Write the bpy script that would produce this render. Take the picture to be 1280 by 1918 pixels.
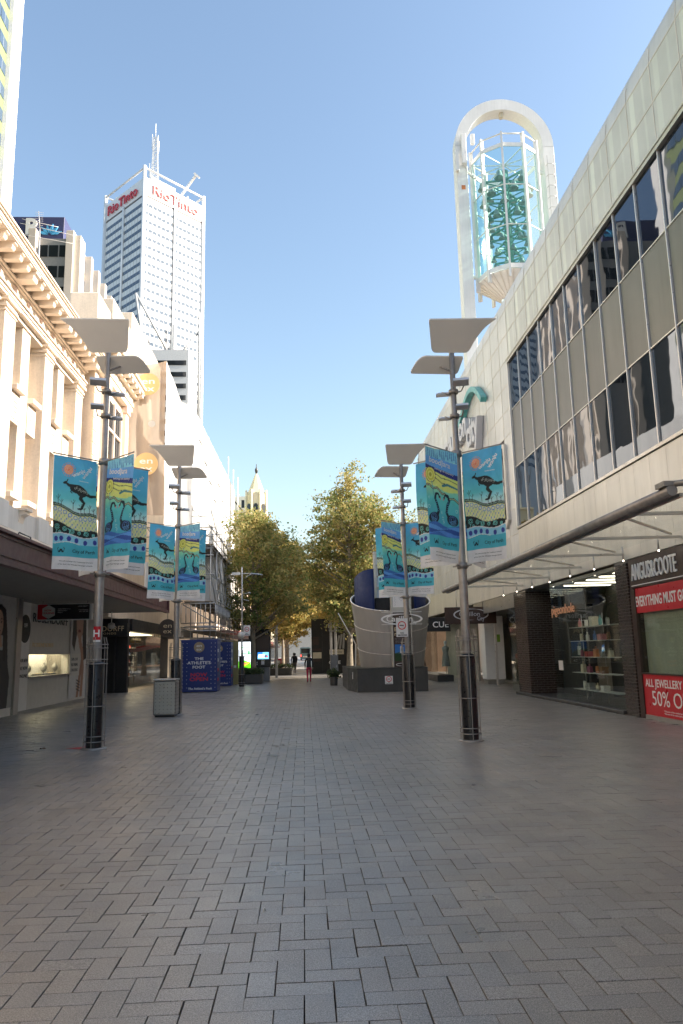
import bpy, bmesh, math, random
import numpy as np
from mathutils import Vector, Matrix
random.seed(7); RNG = np.random.default_rng(7)
for o in list(bpy.data.objects): bpy.data.objects.remove(o)
SC = bpy.context.scene
COL = SC.collection

# ------------------------------------------------------------------ camera
CAM_H = 1.72
cd = bpy.data.cameras.new('camera'); cam = bpy.data.objects.new('camera', cd); COL.objects.link(cam)
SC.camera = cam
cd.sensor_fit = 'VERTICAL'; cd.sensor_height = 36.0; cd.lens = 1418.0 / 1918.0 * 36.0
cd.clip_start = 0.1; cd.clip_end = 6000
def _n(v):
    v = np.array(v, float); return v / np.linalg.norm(v)
_U = _n([-170., -7660., 1418.]); _S = np.array([-70., 263., 1418.]); _S = _n(_S - _U * (_S @ _U)); _R = np.cross(_S, _U)
if _R[0] < 0: _R = -_R
# photograph axes (right, down, forward) written in world axes (X across, Y along the street, Z up)
cr = Vector((_R[0], _S[0], _U[0])); cdn = Vector((_R[1], _S[1], _U[1])); cf = Vector((_R[2], _S[2], _U[2]))
m = Matrix(((cr.x, -cdn.x, -cf.x, 0), (cr.y, -cdn.y, -cf.y, 0), (cr.z, -cdn.z, -cf.z, CAM_H), (0, 0, 0, 1)))
cam.matrix_world = m
SC.render.resolution_x = 683; SC.render.resolution_y = 1024

# ------------------------------------------------------------------ light
SUN_DIR = Vector((1.0, -0.06, 0.55)).normalized()
EL = math.asin(SUN_DIR.z); AZ = math.atan2(SUN_DIR.x, SUN_DIR.y)
W = bpy.data.worlds.new('World'); SC.world = W; W.use_nodes = True
wn = W.node_tree.nodes; wl = W.node_tree.links; wn.clear()
wo = wn.new('ShaderNodeOutputWorld'); bg = wn.new('ShaderNodeBackground'); sk = wn.new('ShaderNodeTexSky')
sk.sky_type = 'NISHITA'; sk.sun_disc = False; sk.sun_elevation = EL; sk.sun_rotation = AZ
sk.altitude = 20; sk.air_density = 1.35; sk.dust_density = 1.6; sk.ozone_density = 1.35
bg.inputs['Strength'].default_value = 0.116
wl.new(sk.outputs[0], bg.inputs[0]); wl.new(bg.outputs[0], wo.inputs[0])
sd = bpy.data.lights.new('sun', 'SUN'); sun = bpy.data.objects.new('sun', sd); COL.objects.link(sun)
sd.energy = 5.0; sd.angle = math.radians(0.5); sd.color = (1.0, 0.90, 0.77)
sun.rotation_euler = SUN_DIR.to_track_quat('Z', 'Y').to_euler()
SC.view_settings.view_transform = 'Standard'; SC.view_settings.look = 'None'
SC.view_settings.gamma = 1.0; SC.view_settings.use_curve_mapping = False
SC.view_settings.exposure = 1.30
SC.render.engine = 'CYCLES'
SC.cycles.max_bounces = 8; SC.cycles.diffuse_bounces = 4; SC.cycles.transparent_max_bounces = 12

# ------------------------------------------------------------------ helpers
def lin(c):
    return tuple((x / 12.92 if x <= .04045 else ((x + .055) / 1.055) ** 2.4) for x in (v / 255.0 for v in c))

class NT:
    def __init__(s, name):
        s.m = bpy.data.materials.new(name); s.m.use_nodes = True
        s.t = s.m.node_tree; s.t.nodes.clear()
        s.out = s.n('ShaderNodeOutputMaterial')
    def n(s, typ, **kw):
        nd = s.t.nodes.new(typ)
        for k, v in kw.items(): setattr(nd, k, v)
        return nd
    def l(s, a, b): s.t.links.new(a, b)
    def pos(s): return s.n('ShaderNodeNewGeometry').outputs['Position']
    def noise(s, scale, detail=4, rough=.6, vec=None, dist=0.0):
        nd = s.n('ShaderNodeTexNoise'); nd.inputs['Scale'].default_value = scale
        nd.inputs['Detail'].default_value = detail; nd.inputs['Roughness'].default_value = rough
        nd.inputs['Distortion'].default_value = dist
        s.l(vec if vec is not None else s.pos(), nd.inputs['Vector']); return nd.outputs['Fac']
    def mapping(s, scale, vec=None):
        mp = s.n('ShaderNodeMapping'); mp.inputs['Scale'].default_value = scale
        s.l(vec if vec is not None else s.pos(), mp.inputs['Vector']); return mp.outputs[0]
    def rng(s, v, a, b, c, d):
        r = s.n('ShaderNodeMapRange'); s.l(v, r.inputs[0])
        for i, x in zip((1, 2, 3, 4), (a, b, c, d)): r.inputs[i].default_value = x
        return r.outputs[0]
    def mul(s, a, b, op='MULTIPLY'):
        r = s.n('ShaderNodeMath', operation=op)
        for i, x in ((0, a), (1, b)):
            if isinstance(x, (int, float)): r.inputs[i].default_value = x
            else: s.l(x, r.inputs[i])
        return r.outputs[0]
    def scalecol(s, col, f):
        r = s.n('ShaderNodeVectorMath', operation='SCALE')
        if isinstance(col, tuple): r.inputs[0].default_value = col[:3]
        else: s.l(col, r.inputs[0])
        s.l(f, r.inputs['Scale']); return r.outputs[0]
    def mix(s, f, a, b):
        r = s.n('ShaderNodeMix', data_type='RGBA')
        for i, x in ((0, f), (6, a), (7, b)):
            if isinstance(x, (int, float)): r.inputs[i].default_value = x
            elif isinstance(x, tuple): r.inputs[i].default_value = (*x[:3], 1)
            else: s.l(x, r.inputs[i])
        return r.outputs[2]
    def bsdf(s, col, rough=.6, metal=0.0, spec=.5, bump=None, bstr=.2, bdist=.01):
        p = s.n('ShaderNodeBsdfPrincipled')
        if isinstance(col, tuple): p.inputs['Base Color'].default_value = (*col[:3], 1)
        else: s.l(col, p.inputs['Base Color'])
        if isinstance(rough, (int, float)): p.inputs['Roughness'].default_value = rough
        else: s.l(rough, p.inputs['Roughness'])
        p.inputs['Metallic'].default_value = metal; p.inputs['Specular IOR Level'].default_value = spec
        if bump is not None:
            b = s.n('ShaderNodeBump'); b.inputs['Strength'].default_value = bstr; b.inputs['Distance'].default_value = bdist
            s.l(bump, b.inputs['Height']); s.l(b.outputs[0], p.inputs['Normal'])
        return p
    def done(s, sh):
        s.l(sh.outputs[0] if hasattr(sh, 'outputs') else sh, s.out.inputs['Surface']); return s.m

def mat(name, col, rough=.6, metal=0.0, var=.12, scale=3.0, fine=0.0, ovar=.06, bump=.0, bscale=40.0, bdist=.004, streak=0.0, spec=.5):
    t = NT(name)
    f = t.rng(t.noise(scale, 5), .3, .7, 1 - var, 1 + var)
    if fine: f = t.mul(f, t.rng(t.noise(fine, 2), .3, .7, 1 - var * .8, 1 + var * .8))
    if streak:
        f = t.mul(f, t.rng(t.noise(1.0, 4, vec=t.mapping((5, 5, .35))), .35, .75, 1.0, 1 - streak))
    if ovar:
        f = t.mul(f, t.rng(t.n('ShaderNodeObjectInfo').outputs['Random'], 0, 1, 1 - ovar, 1 + ovar))
    c = t.scalecol(col, f)
    r = t.rng(t.noise(scale * 2.3, 3), .3, .7, max(.02, rough - .08), min(1, rough + .08))
    b = t.noise(bscale, 4) if bump else None
    return t.done(t.bsdf(c, r, metal, spec, b, bump, bdist))

def emit(name, col, strength):
    t = NT(name); e = t.n('ShaderNodeEmission'); e.inputs[0].default_value = (*col, 1); e.inputs[1].default_value = strength
    return t.done(e)

class MB:
    """collects simple shapes and links them as one mesh object"""
    def __init__(s): s.v = []; s.f = []; s.mi = []; s.cur = 0; s.smooth = []
    def add(s, vs, fs, sm=False):
        o = len(s.v); s.v.extend([tuple(v) for v in vs])
        for f in fs: s.f.append(tuple(i + o for i in f)); s.mi.append(s.cur); s.smooth.append(sm)
        return s
    def box(s, x0, x1, y0, y1, z0, z1):
        if x0 > x1: x0, x1 = x1, x0
        if y0 > y1: y0, y1 = y1, y0
        if z0 > z1: z0, z1 = z1, z0
        return s.add([(x0,y0,z0),(x1,y0,z0),(x1,y1,z0),(x0,y1,z0),(x0,y0,z1),(x1,y0,z1),(x1,y1,z1),(x0,y1,z1)],
              [(0,3,2,1),(4,5,6,7),(0,1,5,4),(1,2,6,5),(2,3,7,6),(3,0,4,7)])
    def bbox(s, x0, x1, y0, y1, z0, z1, b=.01):
        """box with chamfered edges on every side"""
        pts = []
        for (x, sx) in ((x0, 1), (x1, -1)):
            for (y, sy) in ((y0, 1), (y1, -1)):
                for (z, sz) in ((z0, 1), (z1, -1)):
                    pts += [Vector((x + sx*b, y + sy*b, z)), Vector((x + sx*b, y, z + sz*b)), Vector((x, y + sy*b, z + sz*b))]
        return s.hull(pts)
    def hull(s, pts):
        bm = bmesh.new()
        for p in pts: bm.verts.new(p)
        r = bmesh.ops.convex_hull(bm, input=bm.verts)
        bmesh.ops.dissolve_limit(bm, angle_limit=.01, verts=bm.verts, edges=bm.edges)
        bm.verts.ensure_lookup_table()
        for i, v in enumerate(bm.verts): v.index = i
        vs = [v.co.copy() for v in bm.verts]; fs = [[v.index for v in f.verts] for f in bm.faces]; bm.free()
        return s.add(vs, fs)
    def bar(s, a, b, w, h=None, up=(0, 0, 1)):
        a = Vector(a); b = Vector(b); d = (b - a); h = w if h is None else h
        u = Vector(up)
        if abs(d.normalized().dot(u)) > .99: u = Vector((1, 0, 0))
        sx = d.cross(u).normalized() * (w / 2); sy = sx.cross(d).normalized() * (h / 2)
        vs = [a - sx - sy, a + sx - sy, a + sx + sy, a - sx + sy, b - sx - sy, b + sx - sy, b + sx + sy, b - sx + sy]
        return s.add(vs, [(0,1,2,3),(7,6,5,4),(0,4,5,1),(1,5,6,2),(2,6,7,3),(3,7,4,0)])
    def tube(s, a, b, r, r2=None, n=10, caps=True):
        a = Vector(a); b = Vector(b); d = (b - a).normalized(); r2 = r if r2 is None else r2
        u = Vector((1, 0, 0)) if abs(d.x) < .9 else Vector((0, 1, 0))
        e1 = d.cross(u).normalized(); e2 = d.cross(e1)
        vs = []
        for i in range(n):
            t = 2 * math.pi * i / n; c = e1 * math.cos(t) + e2 * math.sin(t)
            vs += [a + c * r, b + c * r2]
        fs = [(2*i, 2*((i+1) % n), 2*((i+1) % n)+1, 2*i+1) for i in range(n)]
        s.add(vs, fs, True)
        if caps:
            s.add([vs[2*i] for i in range(n)], [tuple(range(n))]); s.add([vs[2*i+1] for i in range(n)], [tuple(range(n))[::-1]])
        return s
    def path(s, pts, r, n=8):
        for p, q in zip(pts[:-1], pts[1:]): s.tube(p, q, r, n=n)
        return s
    def lathe(s, prof, c=(0, 0, 0), n=24, a0=0.0, a1=2*math.pi, smooth=True):
        full = abs(a1 - a0 - 2*math.pi) < 1e-6; k = n if full else n + 1
        vs = []
        for i in range(k):
            t = a0 + (a1 - a0) * i / n
            for r, z in prof: vs.append((c[0] + r*math.cos(t), c[1] + r*math.sin(t), c[2] + z))
        L = len(prof); fs = []
        for i in range(n):
            j = (i + 1) % k
            for q in range(L - 1): fs.append((i*L+q, j*L+q, j*L+q+1, i*L+q+1))
        return s.add(vs, fs, smooth)
    def torus(s, c, R, r, n=20, m=6):
        vs = []; fs = []
        for i in range(n):
            t = 2*math.pi*i/n
            for j in range(m):
                p = 2*math.pi*j/m; q = R + r*math.cos(p); vs.append((c[0]+q*math.cos(t), c[1]+q*math.sin(t), c[2]+r*math.sin(p)))
        for i in range(n):
            for j in range(m): fs.append((i*m+j, ((i+1)%n)*m+j, ((i+1)%n)*m+(j+1)%m, i*m+(j+1)%m))
        return s.add(vs, fs, True)
    def prism(s, poly, h0, h1, fn):
        """poly: 2d outline, fn(u, v, h) -> point"""
        n = len(poly); vs = [fn(u, v, h0) for u, v in poly] + [fn(u, v, h1) for u, v in poly]
        return s.add(vs, [tuple(range(n))[::-1], tuple(range(n, 2*n))] + [(i, (i+1) % n, n + (i+1) % n, n + i) for i in range(n)])
    def sphere(s, c, r, n=12, m=8, sz=1.0):
        return s.lathe([(max(1e-4, r*math.sin(math.pi*j/m)), -r*sz*math.cos(math.pi*j/m)) for j in range(m+1)], c, n)
    def mesh(s, name, mats, off=(0, 0, 0), fix=True):
        me = bpy.data.meshes.new(name)
        ox, oy, oz = off
        me.from_pydata([(x-ox, y-oy, z-oz) for x, y, z in s.v], [], s.f)
        for mm in (mats if isinstance(mats, (list, tuple)) else [mats]): me.materials.append(mm)
        me.polygons.foreach_set('material_index', s.mi); me.polygons.foreach_set('use_smooth', s.smooth)
        if fix:
            bm = bmesh.new(); bm.from_mesh(me); bmesh.ops.remove_doubles(bm, verts=bm.verts, dist=1e-5)
            bmesh.ops.recalc_face_normals(bm, faces=bm.faces); bm.to_mesh(me); bm.free()
        me.update(); return me
    def build(s, name, mats, parent=None, loc=None, fix=True):
        """vertices are in world metres; the parent's base point is taken off"""
        off = (0, 0, 0)
        if parent is not None:
            off = base_of(parent)
        elif loc is not None: off = loc
        ob = bpy.data.objects.new(name, s.mesh(name, mats, off, fix)); COL.objects.link(ob)
        if parent is not None: ob.parent = parent
        elif loc is not None: ob.location = loc
        return ob

def base_of(o):
    x = Vector((0, 0, 0))
    while o is not None: x += o.location; o = o.parent
    return tuple(x)
def link(name, me, parent=None, loc=(0, 0, 0), rz=0.0):
    ob = bpy.data.objects.new(name, me); COL.objects.link(ob)
    if parent is not None: ob.parent = parent
    ob.location = loc
    if rz: ob.rotation_euler.z = rz
    return ob
def tag(o, label=None, cat=None, group=None, kind=None):
    if label: o['label'] = label
    if cat: o['category'] = cat
    if group: o['group'] = group
    if kind: o['kind'] = kind
    return o
def thing(name, label, cat, loc=(0, 0, 0), group=None, rz=0.0):
    o = bpy.data.objects.new(name, None); COL.objects.link(o); o.location = loc; o.rotation_euler.z = rz
    o.empty_display_size = .2
    return tag(o, label, cat, group)
def copy_tree(o, parent=None):
    c = o.copy(); COL.objects.link(c); c.parent = parent
    for ch in [x for x in o.children]: copy_tree(ch, c)
    return c

_dg = None
def text_mesh(s, size=1.0, bold=0.0, extrude=.004, spacing=1.0, shear=0.0, align='LEFT', res=3):
    """2d text outline as a list of points (x, y, z) and faces; nothing is left in the scene"""
    cu = bpy.data.curves.new('lettering', 'FONT'); cu.body = s; cu.size = size; cu.offset = bold; cu.extrude = extrude
    cu.space_character = spacing; cu.shear = shear; cu.align_x = align; cu.resolution_u = res
    ob = bpy.data.objects.new('lettering', cu); COL.objects.link(ob)
    dg = bpy.context.evaluated_depsgraph_get(); me = bpy.data.meshes.new_from_object(ob.evaluated_get(dg))
    vs = [v.co.copy() for v in me.vertices]; fs = [tuple(p.vertices) for p in me.polygons]
    bpy.data.objects.remove(ob); bpy.data.curves.remove(cu); bpy.data.meshes.remove(me)
    return vs, fs
def lettering(s, parent, o, right, up, h, m, width=None, bold=0.0, depth=.01, spacing=1.0, shear=0.0, align='CENTER', name='lettering', sx=1.0):
    """text standing on a plane: o = anchor in world metres (baseline), right/up = plane axes, h = cap height"""
    vs, fs = text_mesh(s, 1.0, bold, .5, spacing, shear, 'LEFT')
    if not vs: return None
    x0 = min(v.x for v in vs); x1 = max(v.x for v in vs)
    k = h / .73
    kx = k * sx if width is None else width / (x1 - x0)
    ax = {'LEFT': x0, 'CENTER': (x0 + x1) / 2, 'RIGHT': x1}[align]
    R = Vector(right).normalized(); U = Vector(up).normalized(); N = R.cross(U); O = Vector(o)
    mb = MB(); mb.add([O + R * ((v.x - ax) * kx) + U * (v.y * k) + N * ((v.z + .5) * depth) for v in vs], fs)
    return mb.build(name, m, parent, fix=False)

# flat print kept as colours on a fine grid of points
class Canvas:
    def __init__(s, w, h, res):
        s.w, s.h = w, h; s.nx = int(w / res) + 1; s.ny = int(h / res) + 1
        s.X, s.Y = np.meshgrid(np.linspace(0, w, s.nx), np.linspace(0, h, s.ny))
        s.I = np.zeros((s.ny, s.nx, 3)); s.I[:] = .5
    def put(s, mask, c): s.I[mask] = lin(c); return s
    def fill(s, c): s.I[:] = lin(c); return s
    def grad(s, stops, mask=None):
        ys = [a * s.h for a, _ in stops]; C = np.stack([np.interp(s.Y, ys, [lin(c)[k] for _, c in stops]) for k in range(3)], -1)
        if mask is None: s.I[:] = C
        else: s.I[mask] = C[mask]
        return s
    def rect(s, x0, y0, x1, y1, c): return s.put((s.X >= x0) & (s.X <= x1) & (s.Y >= y0) & (s.Y <= y1), c)
    def ell(s, cx, cy, rx, ry, c, rot=0.0):
        dx, dy = s.X - cx, s.Y - cy; a, b = math.cos(rot), math.sin(rot)
        return s.put(((dx*a + dy*b) / rx) ** 2 + ((-dx*b + dy*a) / ry) ** 2 <= 1, c)
    def ring(s, cx, cy, r, w, c):
        d = np.hypot(s.X - cx, s.Y - cy); return s.put(abs(d - r) <= w / 2, c)
    def poly(s, pts, c):
        ins = np.zeros(s.X.shape, bool); n = len(pts)
        for i in range(n):
            (x0, y0), (x1, y1) = pts[i], pts[(i + 1) % n]
            if y0 == y1: continue
            cond = ((s.Y >= min(y0, y1)) & (s.Y < max(y0, y1))); xi = x0 + (s.Y - y0) * (x1 - x0) / (y1 - y0)
            ins ^= cond & (s.X < xi)
        return s.put(ins, c)
    def stroke(s, pts, w, c, w2=None):
        n = len(pts) - 1
        for i in range(n):
            (x0, y0), (x1, y1) = pts[i], pts[i + 1]; dx, dy = x1 - x0, y1 - y0; L = dx*dx + dy*dy + 1e-12
            t = np.clip(((s.X - x0) * dx + (s.Y - y0) * dy) / L, 0, 1); ww = w if w2 is None else w + (w2 - w) * (i + t) / n
            s.put(np.hypot(s.X - x0 - t*dx, s.Y - y0 - t*dy) <= ww / 2, c)
        return s
    def below(s, f, c): return s.put(s.Y <= f(s.X), c)
    def band(s, f, g, c): return s.put((s.Y <= f(s.X)) & (s.Y >= g(s.X)), c)
    def mesh(s, name, m, fn):
        """fn(x, y) -> 3d point arrays"""
        P = np.stack(fn(s.X, s.Y), -1).reshape(-1, 3)
        i = np.arange(s.nx * s.ny).reshape(s.ny, s.nx)
        F = np.stack([i[:-1, :-1], i[:-1, 1:], i[1:, 1:], i[1:, :-1]], -1).reshape(-1, 4)
        me = bpy.data.meshes.new(name); me.vertices.add(len(P)); me.vertices.foreach_set('co', P.ravel())
        me.loops.add(F.size); me.loops.foreach_set('vertex_index', F.ravel().astype(np.int32))
        me.polygons.add(len(F)); me.polygons.foreach_set('loop_start', np.arange(0, F.size, 4, dtype=np.int32))
        me.polygons.foreach_set('loop_total', np.full(len(F), 4, dtype=np.int32))
        me.update(calc_edges=True); me.validate()
        ca = me.color_attributes.new('print', 'FLOAT_COLOR', 'POINT')
        ca.data.foreach_set('color', np.concatenate([s.I.reshape(-1, 3), np.ones((len(P), 1))], 1).ravel())
        me.materials.append(m); me.polygons.foreach_set('use_smooth', np.ones(len(F), bool)); return me

def print_mat(name, rough=.6, translucent=0.0, emission=0.0, spec=.4, weave=0.0):
    t = NT(name); a = t.n('ShaderNodeVertexColor'); a.layer_name = 'print'
    c = t.scalecol(a.outputs[0], t.rng(t.noise(6, 3), .3, .7, .93, 1.07))
    p = t.bsdf(c, rough, 0, spec, t.noise(weave, 2) if weave else None, .1, .002)
    if emission:
        t.l(a.outputs[0], p.inputs['Emission Color']); p.inputs['Emission Strength'].default_value = emission
    if translucent:
        tr = t.n('ShaderNodeBsdfTranslucent'); t.l(c, tr.inputs[0]); mx = t.n('ShaderNodeMixShader'); mx.inputs[0].default_value = translucent
        t.l(p.outputs[0], mx.inputs[1]); t.l(tr.outputs[0], mx.inputs[2]); return t.done(mx)
    return t.done(p)
# ------------------------------------------------------------------ materials
M = {}
def paver_mat(name, island):
    t = NT(name); p = t.pos()
    if island: rnd = t.n('ShaderNodeNewGeometry').outputs['Random Per Island']
    else: rnd = t.n('ShaderNodeObjectInfo').outputs['Random']
    speck = t.rng(t.noise(150, 2, .8, p), .32, .68, .25, 1.75)
    speck2 = t.rng(t.noise(60, 3, .7, p), .3, .7, .76, 1.24)
    stain = t.rng(t.noise(.55, 5, .62, p), .35, .75, 1.08, .74)
    blot = t.rng(t.noise(3.2, 3, .5, p), .66, .8, 1.0, .68)
    vo = t.n('ShaderNodeTexVoronoi'); vo.inputs['Scale'].default_value = 1.1; t.l(p, vo.inputs['Vector'])
    sp_ = t.n('ShaderNodeSeparateColor'); t.l(vo.outputs['Color'], sp_.inputs[0])
    gum = t.rng(t.mul(vo.outputs['Distance'], t.mul(sp_.outputs[0], .035), 'SUBTRACT'), .008, .016, .55, 1.0)
    scuff = t.rng(t.noise(1.0, 5, .65, t.mapping((3.0, .5, 1), p)), .5, .75, 1.0, .84)
    stain = t.mul(t.mul(stain, gum), scuff)
    f = t.mul(t.mul(t.mul(speck, speck2), stain), t.mul(blot, t.rng(rnd, 0, 1, .90, 1.10)))
    rr = t.n('ShaderNodeMath', operation='FRACT'); t.l(t.mul(rnd, 17.3), rr.inputs[0])
    c = t.scalecol(t.mix(rr.outputs[0], (.220, .206, .193), (.238, .210, .182)), f)
    ro = t.rng(t.noise(1.3, 4, .6, p), .3, .7, .27, .42)
    return t.done(t.bsdf(c, ro, 0, .85, t.mul(t.noise(160, 3, .7, p), t.rng(t.noise(30, 2, .5, p), .3, .7, .6, 1)), .35, .003))
M['paver'] = paver_mat('paver_granite', False); M['paver_i'] = paver_mat('paver_granite_field', True)
M['bed'] = mat('paving_bed_sand', (.018, .017, .016), .95, var=.3, scale=8)
M['asphalt'] = mat('far_street_granite', (.26, .248, .24), .4, var=.2, scale=.8, fine=40)
M['ground'] = mat('ground_earth', (.12, .11, .10), .9)

def panel_mat(name, col, metal, rough, stripes=True, ovar=.07):
    t = NT(name); p = t.pos()
    f = t.mul(t.rng(t.noise(.5, 4, .6, p), .3, .7, .90, 1.08), t.rng(t.n('ShaderNodeObjectInfo').outputs['Random'], 0, 1, 1 - ovar, 1 + ovar))
    f = t.mul(f, t.rng(t.noise(1.0, 4, .6, t.mapping((4, 4, .3), p)), .45, .8, 1.0, .86))
    b = None
    if stripes:
        wv = t.n('ShaderNodeTexWave'); wv.wave_type = 'BANDS'; wv.bands_direction = 'Z'; wv.inputs['Scale'].default_value = 11.0
        t.l(p, wv.inputs['Vector']); b = wv.outputs['Fac']; f = t.mul(f, t.rng(b, 0, 1, .9, 1.05))
    return t.done(t.bsdf(t.scalecol(col, f), rough, metal, .5, b, .25, .006))
M['panel'] = panel_mat('perforated_aluminium_panel', (.64, .645, .65), .45, .42)
M['panel_edge'] = mat('panel_joint_strip', (.66, .63, .58), .45, .3, var=.08)
M['panel_back'] = mat('panel_backing', (.24, .225, .205), .8)
M['cladding'] = panel_mat('cream_metal_cladding', (.68, .65, .59), .2, .34, False, .04)
M['spandrel'] = panel_mat('grey_spandrel_sheet', (.150, .150, .152), .7, .36, False, .05)
M['alu'] = mat('brushed_aluminium', (.52, .50, .47), .35, .8, var=.08, scale=2)
M['alu_light'] = mat('pale_aluminium_mullion', (.72, .69, .66), .35, .6, var=.06)
M['steel'] = mat('galvanised_steel', (.42, .42, .42), .42, .85, var=.18, scale=6, ovar=.12)
M['lampsteel'] = mat('weathered_lamp_steel', (.36, .335, .31), .45, .55, var=.15, scale=5, streak=.15)
M['stainless'] = mat('stainless_steel', (.46, .455, .45), .34, .85, var=.06)
M['black'] = mat('black_enamel', (.018, .018, .020), .32, var=.25, scale=6)
M['blackmatte'] = mat('black_board', (.022, .021, .021), .6, var=.2)
M['plinth'] = mat('charcoal_plinth_paint', (.040, .039, .040), .42, var=.2, scale=2, streak=.15)
M['white'] = mat('white_paint', (.80, .79, .77), .45, var=.05)
M['white_steel'] = mat('white_tower_steel', (.82, .81, .79), .42, var=.06, scale=.6, streak=.08)
M['offwhite'] = mat('off_white_board', (.64, .62, .58), .5, var=.06)
M['reflector'] = mat('lamp_reflector_underside', (.80, .77, .72), .5, var=.03, scale=2)
M['lettwhite'] = mat('white_lettering', (.85, .84, .82), .4, var=.02, ovar=0)
M['lettdark'] = mat('dark_lettering', (.02, .03, .035), .6, var=.02, ovar=0)
M['lettgrey'] = mat('grey_lettering', (.55, .55, .58), .35, .3, var=.04, ovar=0)
M['lettred'] = mat('red_lettering', (.62, .03, .04), .45, var=.05, ovar=0)
M['lettnavy'] = mat('navy_lettering', (.02, .04, .16), .5, var=.05, ovar=0)
M['lettgold'] = mat('gold_lettering', (.75, .60, .38), .35, .3, var=.05, ovar=0)
M['red_sign'] = mat('red_sale_vinyl', (.55, .018, .028), .35, var=.06, scale=2)
M['brownsign'] = mat('dark_brown_sign', (.045, .022, .016), .4, var=.12)
M['darkwall'] = mat('shop_interior_dark', (.03, .028, .026), .7, var=.2)
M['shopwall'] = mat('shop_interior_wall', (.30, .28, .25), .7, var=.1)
M['shopgreen'] = mat('pale_olive_blind', (.42, .43, .34), .6, var=.08)
M['brick'] = mat('dark_glazed_brick', (.045, .030, .026), .25, var=.3, scale=14, fine=60, ovar=0)
M['mortar'] = mat('grey_mortar', (.20, .19, .175), .9, var=.15)
M['orange'] = mat('orange_lettering', (.75, .36, .20), .4, var=.05, ovar=0)
M['teal'] = mat('teal_sign_paint', (.10, .38, .37), .35, var=.3, scale=2.2)
M['maroon'] = mat('maroon_awning_paint', (.17, .068, .064), .45, var=.12, scale=2, streak=.2)
M['soffit'] = mat('awning_soffit', (.30, .28, .25), .7, var=.08)
M['stone'] = mat('cream_stucco', (.80, .68, .55), .75, var=.08, scale=.8, fine=14, bump=.15, bscale=30, streak=.16)
M['stone2'] = mat('cream_stucco_trim', (.83, .71, .58), .7, var=.06, scale=1.2, bump=.1, bscale=30)
M['stonepink'] = mat('pinkish_frieze_relief', (.74, .55, .46), .75, var=.08)
M['lowerwall'] = mat('pale_render', (.72, .68, .62), .75, var=.08, scale=.7, streak=.12)
def glass_mat(name, dark, tint, ior, wave, lo=.0):
    t = NT(name); p = t.pos()
    nb = t.noise(1.1, 1, .4, p, .3)
    b = t.n('ShaderNodeBump'); b.inputs['Strength'].default_value = wave; b.inputs['Distance'].default_value = .06; t.l(nb, b.inputs['Height'])
    d = t.n('ShaderNodeBsdfPrincipled'); d.inputs['Base Color'].default_value = (*dark, 1); d.inputs['Roughness'].default_value = .5; d.inputs['Specular IOR Level'].default_value = 0
    g = t.n('ShaderNodeBsdfGlossy'); g.inputs['Color'].default_value = (*tint, 1); g.inputs['Roughness'].default_value = .015; t.l(b.outputs[0], g.inputs['Normal'])
    fr = t.n('ShaderNodeFresnel'); fr.inputs['IOR'].default_value = ior
    mx = t.n('ShaderNodeMixShader'); t.l(t.mul(fr.outputs[0], lo, 'ADD'), mx.inputs[0]); t.l(d.outputs[0], mx.inputs[1]); t.l(g.outputs[0], mx.inputs[2])
    return t.done(mx)
M['glass'] = glass_mat('tinted_office_glass', (.010, .013, .018), (.66, .70, .78), 1.75, .035, .05)
M['glass_blue'] = glass_mat('blue_tower_glass', (.07, .11, .17), (.8, .86, .95), 1.4, .0, .0)
M['glass_tower'] = glass_mat('pale_tower_glass', (.105, .14, .19), (.8, .86, .95), 1.4, .0, .0)
M['glass_dark'] = glass_mat('dark_window_glass', (.02, .024, .03), (.6, .62, .65), 1.6, .05)
def clear_mat(name, tint, ior=1.5, alpha=.93, wave=0.0):
    t = NT(name); g = t.n('ShaderNodeBsdfGlossy'); g.inputs['Roughness'].default_value = .02; g.inputs['Color'].default_value = (.9, .92, .92, 1)
    tr = t.n('ShaderNodeBsdfTransparent'); tr.inputs[0].default_value = (*tint, 1)
    lw = t.n('ShaderNodeLayerWeight'); lw.inputs[0].default_value = .5
    fac = t.mul(t.mul(t.mul(lw.outputs['Facing'], 5.0, 'POWER'), .9), .04, 'ADD'); fac = t.mul(fac, ior)
    if wave:
        b = t.n('ShaderNodeBump'); b.inputs['Strength'].default_value = wave; b.inputs['Distance'].default_value = .05; t.l(t.noise(.8, 2), b.inputs['Height']); t.l(b.outputs[0], g.inputs['Normal'])
    mx = t.n('ShaderNodeMixShader'); t.l(fac, mx.inputs[0]); t.l(tr.outputs[0], mx.inputs[1]); t.l(g.outputs[0], mx.inputs[2])
    return t.done(mx)
M['shopglass'] = clear_mat('clear_shop_glass', (.88, .92, .90), .75, wave=.05)
M['roofglass'] = clear_mat('clear_canopy_glass', (.96, .97, .965), .12)
M['carglass'] = clear_mat('pale_teal_glass', (.74, .92, .90), .7)
M['warm'] = emit('warm_case_light', (1.0, .80, .52), 5.5)
M['lampglow'] = emit('lit_canopy_lamp', (1.0, .88, .70), 7.0)
M['screen_glow'] = emit('ceiling_strip_light', (1.0, .86, .68), 2.6)
M['print'] = print_mat('printed_board', .5); M['banner'] = print_mat('printed_banner_cloth', .75, .25, weave=300)
M['screen'] = print_mat('lit_screen', .3, 0, 1.0)
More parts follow.
